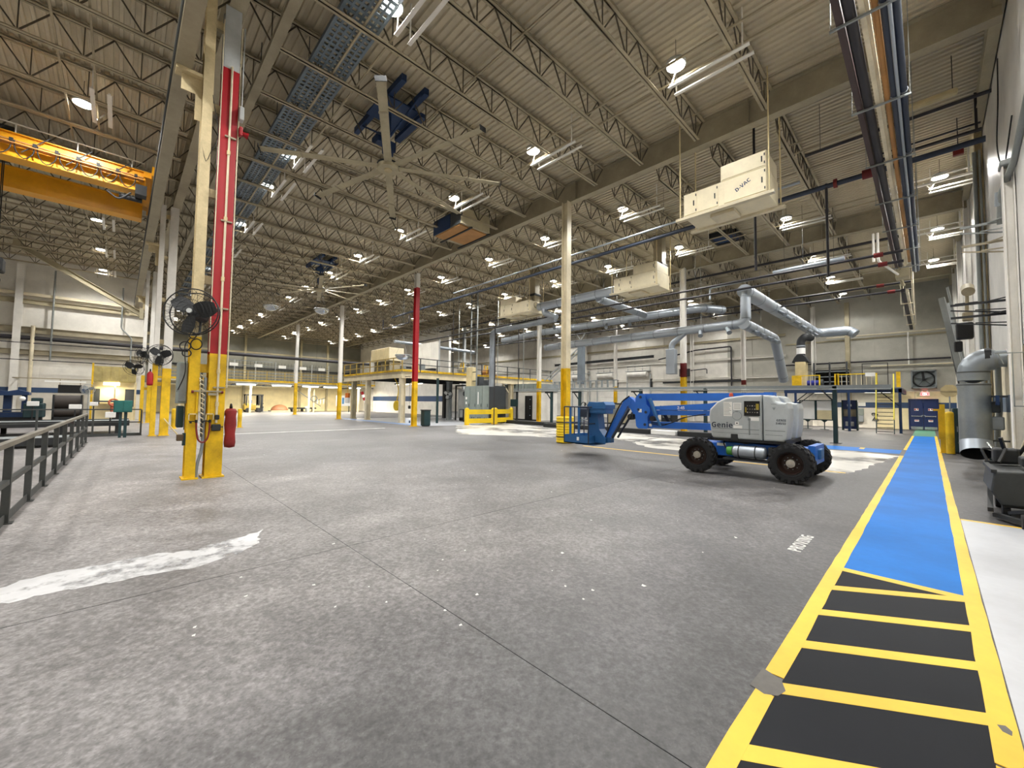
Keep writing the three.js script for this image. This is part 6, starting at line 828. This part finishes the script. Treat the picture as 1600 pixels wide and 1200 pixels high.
  g = T('side_cabinet', 'narrow white cabinet left of the grey switchgear', 'cabinet'); P(g, 'body', rb(-29.4, -27.9, 0.3, 2.8, -22.5, -21.8, 0.03), M.greyLight); P(g, 'door', rb(-29.3, -28.0, 0.35, 2.7, -21.8, -21.77, 0.01), M.greyLight); P(g, 'stand', [bx(-29.3, -29.2, 0, 0.3, -22.4, -21.9), bx(-28.1, -28.0, 0, 0.3, -22.4, -21.9)], M.black); P(g, 'round_gauge', cyl([-28.3, 2.4, -21.77], [-28.3, 2.4, -21.65], 0.22, 14), M.darkSteel); settle(g);
  g = T('wire_trolley', 'small dark wire trolley beside the grey switchgear', 'trolley'); P(g, 'frame', [bx(-28.0, -27.45, 1.0, 1.06, -21.4, -20.9), bx(-28.0, -27.45, 0.3, 0.36, -21.4, -20.9), ...[[-27.98, -21.38], [-27.47, -21.38], [-27.98, -20.92], [-27.47, -20.92]].map(([x, z]) => bx(x - 0.02, x + 0.02, 0.1, 1.06, z - 0.02, z + 0.02))], M.blackSteel); P(g, 'wheel', [[-27.9, -21.3], [-27.5, -21.0]].map(([x, z]) => cyl([x, 0.07, z - 0.02], [x, 0.07, z + 0.02], 0.07, 10)), M.rubber); settle(g);
  // ---- yellow guard rails
  const guard = (x0, z0, x1, z1, label) => { const q = T('guard_rail', label, 'guard rail', 'yellow guard rails before the switchgear'); for (const [x, z] of [[x0, z0], [x1, z1]]) P(q, 'post', [rb(x - 0.14, x + 0.14, 0.02, 1.2, z - 0.14, z + 0.14, 0.05), new THREE.SphereGeometry(0.12, 14, 8).scale(1, 0.5, 1).translate(x, 1.2, z), bx(x - 0.18, x + 0.18, 0, 0.02, z - 0.18, z + 0.18)], M.yellowClean); for (const yy of [0.2, 0.38, 0.86, 1.04]) P(q, 'rail', bar([x0 + 0.05, yy, z0], [x1 + 0.05, yy, z1], 0.1, 0.17), M.yellowClean); settle(q); };
  guard(-23.5, -18.25, -23.4, -20.75, 'longer yellow guard rail before the grey switchgear'); guard(-23.7, -21.2, -24.2, -23.4, 'shorter yellow guard rail nearer the dark doorway');
  // ---- white booth with black door
  g = T('white_booth', 'low white booth with a black door and grey panelled roof edge', 'booth'); P(g, 'wall', bx(-30.1, -25.55, 0, 2.75, -31, -28), M.white); P(g, 'fascia', bx(-30.2, -25.4, 2.78, 3.5, -31, -27.9), M.grey); for (let i = 0; i < 12; i++) P(g, 'fascia_panel', bx(-30.15 + i * 0.395, -29.8 + i * 0.395, 2.82, 3.46, -27.9, -27.87), M.cabinet); P(g, 'skirting', bx(-30.1, -25.55, 0, 0.12, -28, -27.97), M.black); const d = P(g, 'door', bx(-27.0, -26.08, 0.1, 2.35, -28, -27.94), M.black, 'black door'); P(d, 'door_fitting', [0.5, 1.15, 1.35, 2.0].map(v => cyl([-26.3, v, -27.94], [-26.3, v, -27.9], 0.05, 10)), M.galv); settle(g);
  g = T('sign_post', 'black post with a square black board before the white booth', 'sign'); P(g, 'post', bx(-23.72, -23.58, 0, 2.6, -23.6, -23.46), M.blackSteel); P(g, 'board', rb(-24.3, -23.45, 1.35, 1.95, -23.45, -23.4, 0.01), M.greenDark); P(g, 'foot', bx(-23.8, -23.5, 0, 0.02, -23.7, -23.4), M.black); settle(g);
}
// ---- overhead hoist track on posts across the middle, with vertical hanger slats
{
  let g = T('overhead_track', 'long grey overhead track on dark posts crossing behind the boom lift', 'track'); const z = -23.5;
  P(g, 'beam', bar([-24, 2.76, z], [-1.1, 2.56, z], 0.16, 0.14), M.grey); P(g, 'lower_pipe', cyl([-24, 2.6, z + 0.1], [-1.1, 2.44, z + 0.1], 0.03, 8), M.conduit);
  for (const x of [-3.0, -8.7, -12.6, -17.3, -19.9]) { P(g, 'post', bx(x - 0.08, x + 0.08, 0, 2.6, z - 0.08, z + 0.08), M.greenDark); P(g, 'knee_bracket', [bx(x - 0.65, x + 0.08, 2.42, 2.54, z - 0.05, z + 0.05), bar([x - 0.08, 1.95, z], [x - 0.5, 2.45, z], 0.06, 0.06)], M.blackSteel); P(g, 'foot', bx(x - 0.2, x + 0.2, 0, 0.02, z - 0.2, z + 0.2), M.black); }
  for (let x = -19.6; x < -14.4; x += 0.46) P(g, 'slat', bx(x - 0.06, x + 0.06, 2.78, 3.25, z - 0.03, z + 0.03), M.grey); P(g, 'slat_rail', bx(-19.7, -14.3, 3.22, 3.28, z - 0.03, z + 0.03), M.grey); settle(g);
  // black and white low barrier on the floor
  g = T('floor_curb', 'low black curb barrier on the floor behind the boom with a white length', 'curb'); g.userData.kind = 'thing'; const cz = -21.6; [[-24, -19, M.blackSteel], [-18.9, -11.0, M.blackSteel], [-10.9, -9.5, M.paper], [-9.4, -6.8, M.blackSteel]].forEach(([a, b, m], i) => P(g, 'curb_length', rb(a, b, 0, 0.26, cz - 0.18 - (i === 0 ? 1.2 : 0), cz + 0.18 - (i === 0 ? 1.2 : 0), 0.03), m)); settle(g);
  // grey boxes and small machines seen through the lift
  [[-18.2, -30, 1.6, 1.3, 'grey machine cabinet seen past the tall cream column', M.girt], [-14.2, -31, 1.3, 0.9, 'dark trolley machine seen under the raised boom', M.blackSteel], [-9.4, -30.5, 1.2, 0.8, 'dark machine seen between boom and grey cover', M.darkSteel]].forEach(([x, zz, h, w, l, m]) => { g = T('floor_machine', l, 'machine'); P(g, 'body', rb(x - w / 2, x + w / 2, 0.1, h, zz - 0.5, zz + 0.5, 0.04), m); P(g, 'panel', rb(x - w / 3, x + w / 3, h * 0.5, h * 0.85, zz + 0.5, zz + 0.53, 0.01), M.grey); P(g, 'foot', [bx(x - w / 2, x - w / 2 + 0.1, 0, 0.1, zz - 0.4, zz + 0.4), bx(x + w / 2 - 0.1, x + w / 2, 0, 0.1, zz - 0.4, zz + 0.4)], M.black); P(g, 'top_gear', [cyl([x - 0.2, h, zz], [x - 0.2, h + 0.2, zz], 0.12, 10), rb(x, x + 0.3, h, h + 0.15, zz - 0.2, zz + 0.2, 0.02)], M.darkSteel); settle(g); });
  // tall thin ladder mast and drop conduits by the switchgear
  g = T('cable_ladder', 'tall vertical cable ladder rising from the switchgear to the roof', 'ladder'); for (const x of [-26.9, -26.1]) P(g, 'rail', bx(x - 0.04, x + 0.04, 3.0, 10.9, -21.25, -21.15), M.conduit); for (let yy = 3.4; yy < 10.8; yy += 0.75) P(g, 'rung', bx(-26.9, -26.1, yy, yy + 0.06, -21.23, -21.17), M.darkSteel); settle(g);
  [-30.6, -29.9, -27.7, -24.9, -22.6, -22.2].forEach((x, i) => TM('drop_conduit', ['thin dark drop conduit, leftmost over the mezzanine', 'thin dark drop conduit beside the leftmost one over the mezzanine', 'thin dark drop conduit just left of the cable ladder', 'thin dark drop conduit right of the cable ladder', 'thin dark drop conduit left of the farthest air unit pair', 'thin dark drop conduit below the farthest air unit'][i], 'conduit', cyl([x, i < 2 ? 4 : i < 4 ? 3 : 2.6, -22 - i * 0.15], [x, 11.26, -22 - i * 0.15], 0.03, 6), i % 2 ? M.conduit : M.pipeDark, 'drop conduits over the switchgear'));
  g = T('post_gusset', 'grey box column with crossed braces behind the tall cream column', 'post'); P(g, 'post', rb(-19.4, -18.9, 3.2, 6.2, -26.4, -26.0, 0.04), M.greyBlue); P(g, 'cross_brace', [bar([-19.6, 6.2, -26.2], [-18.8, 7.2, -26.2], 0.06, 0.06), bar([-18.8, 6.2, -26.2], [-19.6, 7.2, -26.2], 0.06, 0.06), bar([-19.3, 5.9, -26.2], [-22.5, 3.6, -26.2], 0.1, 0.1), bar([-19.3, 6.2, -26.2], [-23.0, 3.6, -26.2], 0.08, 0.08), bx(-19.3, -19.0, 0, 3.2, -26.3, -26.1)], M.greyLight); settle(g);
}
// ================================================================ FAR LEFT: office mezzanine, forklift, pit machines
{
  const y = 4.0; let g = T('office_mezzanine', 'long yellow-edged mezzanine with mesh railing along the far left wall', 'mezzanine');
  P(g, 'deck', bx(X0 + 0.35, -60, y - 0.25, y, -28.5, -3), M.cream); P(g, 'kick_plate', bx(-60, -59.95, y - 0.05, y + 0.18, -28.5, -3), M.yellow); for (let z = -3.2; z > -28.5; z -= 2.1) P(g, 'rail_post', bx(-60.05, -59.97, y, y + 1.3, z - 0.04, z + 0.04), paint(0xb79d4e)); for (const h of [0.5, 0.9, 1.3]) P(g, 'rail', bx(-60.04, -59.98, y + h - 0.03, y + h + 0.03, -28.5, -3), paint(0xb79d4e)); P(g, 'column', [-5, -12, -19, -26].map(z => bx(-60.3, -60.1, 0, y - 0.25, z - 0.1, z + 0.1)), M.cream); settle(g);
  g = T('mesh_cage', 'tall grey mesh cage with small white notices on the far mezzanine', 'cage'); for (let z = -8; z > -22; z -= 2.3) P(g, 'post', bx(-61.05, -60.95, y, y + 2.7, z - 0.05, z + 0.05), M.greyLight); P(g, 'rail', [bx(-61.03, -60.97, y + 2.6, y + 2.7, -14.6, -8), bx(-61.03, -60.97, y + 2.0, y + 2.08, -21.8, -8)], M.grey); P(g, 'mesh_panel', Array.from({ length: 34 }, (_, i) => bx(-61.01, -60.99, y, y + 2.6, -8 - i * 0.4, -8.03 - i * 0.4)).concat(Array.from({ length: 8 }, (_, i) => bx(-61.01, -60.99, y + i * 0.33, y + 0.03 + i * 0.33, -21.8, -8))), M.darkSteel); for (const z of [-10.2, -12.9, -15.7, -18.3, -20.8]) P(g, 'notice', bx(-60.94, -60.92, y + 1.9, y + 2.3, z - 0.45, z + 0.45), M.paper); settle(g);
  // tube lamps in a row under the deck edge
  [-11.4, -15.4, -19.0, -21.8, -25.2].forEach((z, i) => { g = T('tube_lamp', `bright tube lamp under the far left mezzanine, ${ORD[i]} from the parked forklift side`, 'lamp', 'tube lamps under the far mezzanine'); const L = i === 1 ? 2.2 : i === 4 ? 1.6 : 2.0; P(g, 'housing', bx(-59.9, -59.5, 3.62, 3.74, z - L / 2 - 0.2, z + L / 2 + 0.2), M.greyLight); P(g, 'tube', [cyl([-59.62, 3.56, z - L / 2], [-59.62, 3.56, z + L / 2], 0.1, 10), cyl([-59.8, 3.56, z - L / 2], [-59.8, 3.56, z + L / 2], 0.1, 10)], M.tubeGlow); P(g, 'bracket', bx(-60.1, -59.85, 3.68, 3.74, z - 0.1, z + 0.1), M.darkSteel); settle(g); const r = new THREE.RectAreaLight(0xfff4dc, 160, L, 0.3); r.position.set(-59.7, 3.42, z); r.rotation.set(-Math.PI / 2, 0, Math.PI / 2); scene.add(r); });
  TM('lamp_rail', 'dark conduit rail carrying the tube lamps under the far mezzanine', 'rail', [bx(-59.8, -59.7, 3.76, 3.82, -26.5, -8), ...[-10, -13.3, -17.2, -20.5].map(z => cyl([-59.75, 3.4, z], [-59.75, 3.6, z], 0.25, 10, 0.1))], M.darkSteel);
  // forklift
  g = T('forklift', 'black and yellow forklift with an empty mast parked by the cream wall', 'forklift'); const fx = -61.4, fz = -12.6; P(g, 'body', [rb(fx - 0.6, fx + 0.6, 0.3, 1.0, fz - 0.2, fz + 1.1, 0.08), rb(fx - 0.55, fx + 0.55, 1.0, 1.15, fz + 0.2, fz + 1.0, 0.05)], paint(0x9c8530)); P(g, 'cab_frame', [[-0.55, 0.9], [0.55, 0.9], [-0.55, -0.5], [0.55, -0.5]].map(([a, b]) => bx(fx + a - 0.07, fx + a + 0.07, 0.9, 2.3, fz + b - 0.07, fz + b + 0.07)).concat(bx(fx - 0.6, fx + 0.6, 2.2, 2.34, fz - 1.0, fz + 1.0), bx(fx - 0.5, fx + 0.5, 1.0, 2.2, fz - 0.62, fz - 0.56)), M.black); P(g, 'mast', [bx(fx - 0.4, fx - 0.28, 0.1, 2.3, fz - 1.0, fz - 0.85), bx(fx + 0.28, fx + 0.4, 0.1, 2.3, fz - 1.0, fz - 0.85), bx(fx - 0.4, fx + 0.4, 2.2, 2.3, fz - 1.0, fz - 0.85), bx(fx - 0.5, fx + 0.5, 0.6, 0.75, fz - 1.06, fz - 1.0), bx(fx - 0.5, fx + 0.5, 1.1, 1.2, fz - 1.06, fz - 1.0)], M.blackSteel); P(g, 'seat', rb(fx - 0.3, fx + 0.3, 1.1, 1.6, fz + 0.2, fz + 0.5, 0.06), M.navy); for (const s of [-0.25, 0.25]) P(g, 'fork', [bx(fx + s - 0.06, fx + s + 0.06, 0.06, 0.12, fz - 2.0, fz - 1.0), bx(fx + s - 0.06, fx + s + 0.06, 0.06, 0.8, fz - 1.1, fz - 1.04)], M.galv); for (const [a, b] of [[-0.55, 0.7], [0.55, 0.7], [-0.55, -0.6], [0.55, -0.6]]) P(g, 'wheel', cyl([fx + a - 0.1, 0.3, fz + b], [fx + a + 0.1, 0.3, fz + b], 0.3, 16), M.rubber); settle(g);
  g = T('red_brown_pile', 'low rust coloured covered pile behind the parked forklift', 'pile'); P(g, 'cover', new THREE.SphereGeometry(1, 16, 8, 0, Math.PI * 2, 0, Math.PI / 2).scale(0.8, 0.8, 1.1).translate(-63.5, 0.2, -16.2), M.brick); P(g, 'pallet', bx(-64.3, -62.7, 0, 0.2, -17.4, -15), M.girder); settle(g);
  g = T('low_bench', 'long low dark bench with a white bucket end by the cream wall', 'bench'); P(g, 'top', bx(-64.2, -63.2, 0.4, 0.6, -21, -17.5), M.blackSteel); PP(g, 'leg', [-17.8, -19.2, -20.7].map(z => bx(-64, -63.4, 0, 0.4, z - 0.1, z + 0.1)), M.black); settle(g);
  g = T('white_bucket', 'white bucket on the floor at the end of the low bench', 'bucket'); P(g, 'pail', lathe([[0, 0], [0.25, 0], [0.32, 0.6], [0.3, 0.6]], 16).translate(-62.6, 0, -19.6), M.grey); P(g, 'lid', lathe([[0.34, 0.6], [0.3, 0.75], [0, 0.8]], 16).translate(-62.6, 0, -19.6), M.paper); settle(g);
  g = T('wall_panel_board', 'white tall board beside pipe valves on the cream far wall', 'board'); P(g, 'board', bx(-59.6, -59.5, 0.9, 2.4, -24.5, -22.5), M.paper); P(g, 'print', bx(-59.5, -59.49, 1.2, 2.1, -23.6, -23.3), paint(0x5a9ad0)); P(g, 'leg', [bx(-59.6, -59.5, 0, 0.9, -24.4, -24.3), bx(-59.6, -59.5, 0, 0.9, -22.7, -22.6)], M.greenDark); settle(g);
  g = T('wall_machine', 'dark valve machine with arms against the cream far wall', 'machine'); P(g, 'post', bx(-62.1, -61.9, 0, 3.3, -20.3, -20.1), M.girder); P(g, 'wheel', [new THREE.TorusGeometry(0.4, 0.06, 6, 18).rotateY(Math.PI / 2).translate(-61.8, 1.9, -20.2)], M.darkSteel); P(g, 'arm', [bar([-62, 1.6, -20.4], [-62, 2.0, -21.8], 0.1, 0.1), bar([-62, 3.0, -18], [-62, 0.8, -21.2], 0.08, 0.08)], M.darkSteel); P(g, 'nozzle', [0, 1, 2].map(i => cyl([-62, 1.2, -20.7 - i * 0.45], [-62, 1.8, -20.7 - i * 0.45], 0.1, 8)), M.grey); settle(g);
  // strip curtain doorway in the inner wall
  g = new THREE.Group(); g.name = 'door_5'; g.userData.kind = 'structure'; scene.add(g); const F = -28.86; S('door_frame', [bx(-64.3, -63.9, 0, 3.9, F, F + 0.3), bx(-61.7, -61.3, 0, 3.9, F, F + 0.3), bx(-64.3, -61.3, 3.6, 4.0, F, F + 0.3)], M.white, g); for (let i = 0; i < 9; i++) S('curtain_strip', rb(-63.9 + i * 0.245, -63.62 + i * 0.245, 0.05, 3.6, F + 0.04 + (i % 2) * 0.03, F + 0.06 + (i % 2) * 0.03, 0.008), M.curtain, g);
  g = T('barrier_gate', 'red and white striped barrier arm raised beside the curtain doorway', 'barrier'); for (let i = 0; i < 6; i++) { const t = i / 6, u = (i + 1) / 6, a = V(-45, 2.7 - 1.9 * t, -19.8 - 0.8 * t), b = V(-45, 2.7 - 1.9 * u, -19.8 - 0.8 * u); P(g, 'arm_length', bar(a, b, 0.12, 0.3), i % 2 ? M.paper : M.red); } P(g, 'post', bx(-45.2, -44.8, 0, 1.1, -20.8, -20.4), M.blackSteel); settle(g);
  for (const [x, z, l] of [[-28.36, -5.16, 'yellow bollard standing alone on the open floor beyond the red bag'], [-28.9, -2.2, 'yellow bollard behind the cream crane column']]) { g = T('bollard', l, 'bollard'); P(g, 'post', lathe([[0.11, 0], [0.11, 1.05], [0.08, 1.1], [0, 1.12]], 16).translate(x, 0, z), M.yellow); P(g, 'foot', bx(x - 0.16, x + 0.16, 0, 0.02, z - 0.16, z + 0.16), M.yellow); settle(g); }
}
// ---- pit tables, machines and control room in the crane bay
{
  let g = T('roller_platform', 'long low dark steel platform across the crane bay', 'platform'); P(g, 'deck', bx(-28.6, -26.4, 0.46, 0.56, -0.4, 10), M.grey); P(g, 'edge', [bx(-26.4, -26.3, 0.36, 0.6, -0.4, 10), bx(-28.7, -28.6, 0.36, 0.6, -0.4, 10)], M.blackSteel); for (let z = 0; z < 10; z += 1.8) P(g, 'leg', [bx(-26.5, -26.35, 0, 0.4, z - 0.08, z + 0.08), bx(-28.6, -28.45, 0, 0.4, z - 0.08, z + 0.08)], M.blackSteel); settle(g);
  g = T('transfer_table', 'second dark low table nearer the railing in the crane bay', 'table'); P(g, 'top', bx(-21.6, -20.2, 0.22, 0.3, 1.2, 9), M.grey); P(g, 'edge', bx(-20.2, -20.1, 0.08, 0.32, 1.2, 9), M.blackSteel); for (const z of [1.5, 4, 6.5, 8.8]) P(g, 'foot', bx(-21.5, -20.2, 0, 0.22, z - 0.1, z + 0.1), M.black); settle(g);
  railing('far_railing', 'thin dark railing before the low platform in the crane bay', [[-24.6, 0, -0.75], [-24.6, 0, 0.75], [-24.6, 0, 2.3], [-24.6, 0, 4], [-24.6, 0, 6]], 1.15, { w: 0.06 });
  g = T('green_box', 'teal green control box on two dark legs beside the railing', 'box'); P(g, 'body', rb(-23.7, -23.35, 1.06, 1.55, -0.42, 0.15, 0.02), M.teal); P(g, 'face_panel', [rb(-23.35, -23.33, 1.1, 1.5, -0.38, -0.15, 0.008), rb(-23.35, -23.33, 1.1, 1.5, -0.1, 0.12, 0.008)], M.teal); P(g, 'leg', [bx(-23.58, -23.48, 0, 1.06, -0.28, -0.18), bx(-23.58, -23.48, 0, 1.06, -0.12, -0.03)], M.greenDark); settle(g);
  g = T('press_machine', 'dark blue press with a pale wavy top in the crane bay', 'machine'); P(g, 'frame', [bx(-36.6, -35.8, 0.5, 0.75, 3.6, 6.5), bx(-36.4, -36.2, 0.7, 1.9, 3.8, 4.0), bx(-36.4, -36.1, 0.7, 1.9, 4.35, 4.65), bx(-36.4, -36.2, 0.7, 1.9, 5.4, 5.6)], M.navy); P(g, 'top', [prism([[-6.5, 1.8], [-5.8, 1.85], [-5.0, 2.05], [-4.5, 1.95], [-4.1, 2.05], [-3.7, 1.9], [-3.7, 1.75], [-6.5, 1.65]], -36.7, -35.8).rotateY(Math.PI / 2).applyMatrix4(new THREE.Matrix4().makeTranslation(0, 0, 0))], M.navy); P(g, 'roller', [cyl([-36.2, 0.6, 3.6], [-36.2, 0.6, 6.4], 0.2, 12)], M.darkSteel); P(g, 'base', bx(-36.7, -35.7, 0, 0.5, 3.7, 6.4), M.black); P(g, 'white_sheet', prism([[-6.5, 1.86], [-5.9, 1.9], [-5.05, 2.1], [-4.9, 2.02], [-5.8, 1.82], [-6.5, 1.78]], -36.6, -35.9).rotateY(Math.PI / 2), M.paper); settle(g);
  g = T('winder_machine', 'brown black roll machine under a black screen in the crane bay', 'machine'); P(g, 'roll', [cyl([-36, 1.35, 1.65], [-36, 1.35, 2.7], 0.42, 18), cyl([-35.8, 0.75, 1.65], [-35.8, 0.75, 2.7], 0.26, 16)], paint(0x3b332e)); P(g, 'frame', [bx(-36.5, -35.5, 0, 1.8, 2.7, 2.78), bx(-36.5, -35.5, 0, 1.8, 1.57, 1.65), bx(-36.5, -35.5, 0.3, 0.5, 1.6, 2.75)], M.blackSteel); settle(g);
  g = T('black_screen', 'black welding screen panel hanging above the roll machine', 'screen'); P(g, 'panel', bx(-41.2, -41.15, 1.95, 2.5, 1.9, 3.0), M.black); P(g, 'hanger', [bx(-41.2, -41.15, 2.5, 2.9, 1.95, 1.99), bx(-41.2, -41.15, 2.5, 2.9, 2.9, 2.94), bx(-41.3, -41.05, 2.86, 2.92, 1.0, 5.0), bx(-42.6, -41.05, 2.86, 2.92, 1.0, 1.06), bx(-42.6, -41.05, 2.86, 2.92, 4.9, 4.96)], M.girder); P(g, 'tube_lamp_body', bx(-41.0, -40.9, 2.66, 2.76, 1.7, 3.6), M.paper); settle(g);
  for (const [x, y0, z, w, l] of [[-34.5, 1.15, 3.4, 0.45, 'white sheet on a stand between the blue press and roll machine'], [-33.5, 1.0, 1.75, 0.5, 'white bulging sack on the table before the roll machine'], [-39, 1.1, 1.2, 0.4, 'small white sheet near the control room post'], [-26.0, 0.75, 0.25, 0.35, 'white notice tied on the far railing beside the green box']]) { g = T('white_sheet', l, 'sheet'); P(g, 'sheet', rb(x - 0.05, x + 0.05, y0, y0 + 0.26, z - w / 2, z + w / 2, 0.03), M.paper); P(g, 'stand', bx(x - 0.03, x + 0.03, 0, y0, z - 0.03, z + 0.03), M.blackSteel); settle(g); }
  g = T('dark_machine', 'low grey green machine with a round lamp beside the blue press', 'machine'); P(g, 'body', [rb(-35.5, -34.5, 0.5, 1.3, 3.0, 3.75, 0.06), rb(-35.3, -34.7, 1.3, 1.6, 3.1, 3.5, 0.05)], M.greenDark); P(g, 'lamp', new THREE.SphereGeometry(0.13, 10, 8).translate(-34.6, 1.55, 3.8), M.paper); P(g, 'base', bx(-35.4, -34.6, 0, 0.5, 3.1, 3.7), M.black); settle(g);
  g = T('control_room', 'yellowish panelled control room with a lit front on posts', 'control room'); P(g, 'wall', bx(-41.6, -41.0, 2.8, 3.9, -0.85, 1.4), paint(0xc9bb78, { worn: 1 })); for (let i = 0; i < 5; i++) P(g, 'wall_panel', bx(-41.0, -40.97, 2.86, 3.84, -0.8 + i * 0.44, -0.4 + i * 0.44), paint(0xbdae72, { worn: 1 })); P(g, 'yellow_post', bx(-41.05, -40.95, 0, 4.1, 1.35, 1.45), M.yellow); P(g, 'post', [bx(-41.05, -40.95, 0, 2.8, -0.9, -0.8), bx(-41.05, -40.95, 0, 2.8, 0.2, 0.28)], M.tan); P(g, 'lower_wall', bx(-41.7, -41.6, 0, 2.8, -0.85, 1.35), M.wallCream); P(g, 'dark_panel', [bx(-41.6, -41.5, 1.2, 2.3, 1.0, 1.3), bx(-41.6, -41.5, 1.0, 2.3, -0.8, -0.3)], M.darkSteel); P(g, 'table', bx(-41.5, -40.8, 1.35, 1.45, -0.4, 1.0), M.navy); P(g, 'tube_lamp_body', bx(-41.1, -40.9, 2.56, 2.76, 0, 0.85), M.tubeGlow); settle(g);
  { const r = new THREE.RectAreaLight(0xffeec0, 60, 0.8, 0.2); r.position.set(-41, 2.5, 0.42); r.rotation.set(-Math.PI / 2, 0, Math.PI / 2); scene.add(r); }
  g = T('orange_machine', 'small salmon orange machine with a round wheel before the control room', 'machine'); P(g, 'body', rb(-38.6, -38, 0.7, 1.3, -0.2, 0.4, 0.08), paint(0xd87a5a)); P(g, 'wheel', new THREE.TorusGeometry(0.22, 0.06, 6, 16).rotateY(Math.PI / 2).translate(-37.95, 1.35, 0.25), paint(0xd87a5a)); P(g, 'stand', bx(-38.5, -38.1, 0, 0.7, -0.1, 0.3), M.black); settle(g);
  g = T('bay_fan', 'pale round cage fan on the wall left of the control room', 'fan'); P(g, 'guard', grille(0.36, 0.2, 20), M.greyLight); P(g, 'blades', fanBlades(0.34, 3), M.grey); P(g, 'stand', [bx(-0.04, 0.04, -2.2, 0, -0.3, -0.2), bx(-0.3, 0.3, -2.22, -2.18, -0.5, 0)], M.greyLight); g.position.set(-40.0, 2.22, 1.55); g.rotation.y = 1.4;
  g = T('knee_brace', 'large diagonal brace from the runway column up to the roof in the crane bay', 'brace'); P(g, 'member', ibeam([-37.0, 7.35, -0.8], [-37.0, 10.6, 4.6], 0.3, 0.3), M.girt); PP(g, 'end_plate', [bx(-37.2, -36.8, 7.0, 7.7, -0.95, -0.75), bx(-37.2, -36.8, 10.3, 11.0, 4.5, 4.8)], M.girt); settle(g);
  for (const [z, yb, l] of [[3.55, 4.2, 'thin dark conduit dropping down the left bay wall'], [4.4, 0, 'cream thin pipe standing on the left bay wall'], [0.3, 4.2, 'thin grey conduit bending down beside the runway on the left wall']]) TM('wall_conduit', l, 'conduit', z === 0.3 ? pipe([[-42.4, 10, 0.1], [-42.4, 6.9, 0.1], [-42.4, 6.2, -0.5], [-42.4, 3.8, -0.5]], 0.05, 6) : cyl([-42.4, yb, z], [-42.4, z > 4 ? 6.5 : 10.5, z], z > 4 ? 0.1 : 0.05, 8), z > 4 ? M.cream : M.conduit, 'left bay wall conduits');
  for (const [y, l] of [[5.3, 'thin dark cable run along the left bay wall, upper'], [4.15, 'thin dark cable run along the left bay wall, lower']]) TM('cable_run', l, 'cable', cyl([-42.35, y, -1], [-42.35, y, 11], 0.03, 6), M.pipeDark, 'cable runs on the left bay wall');
}

renderer.render(scene, camera);
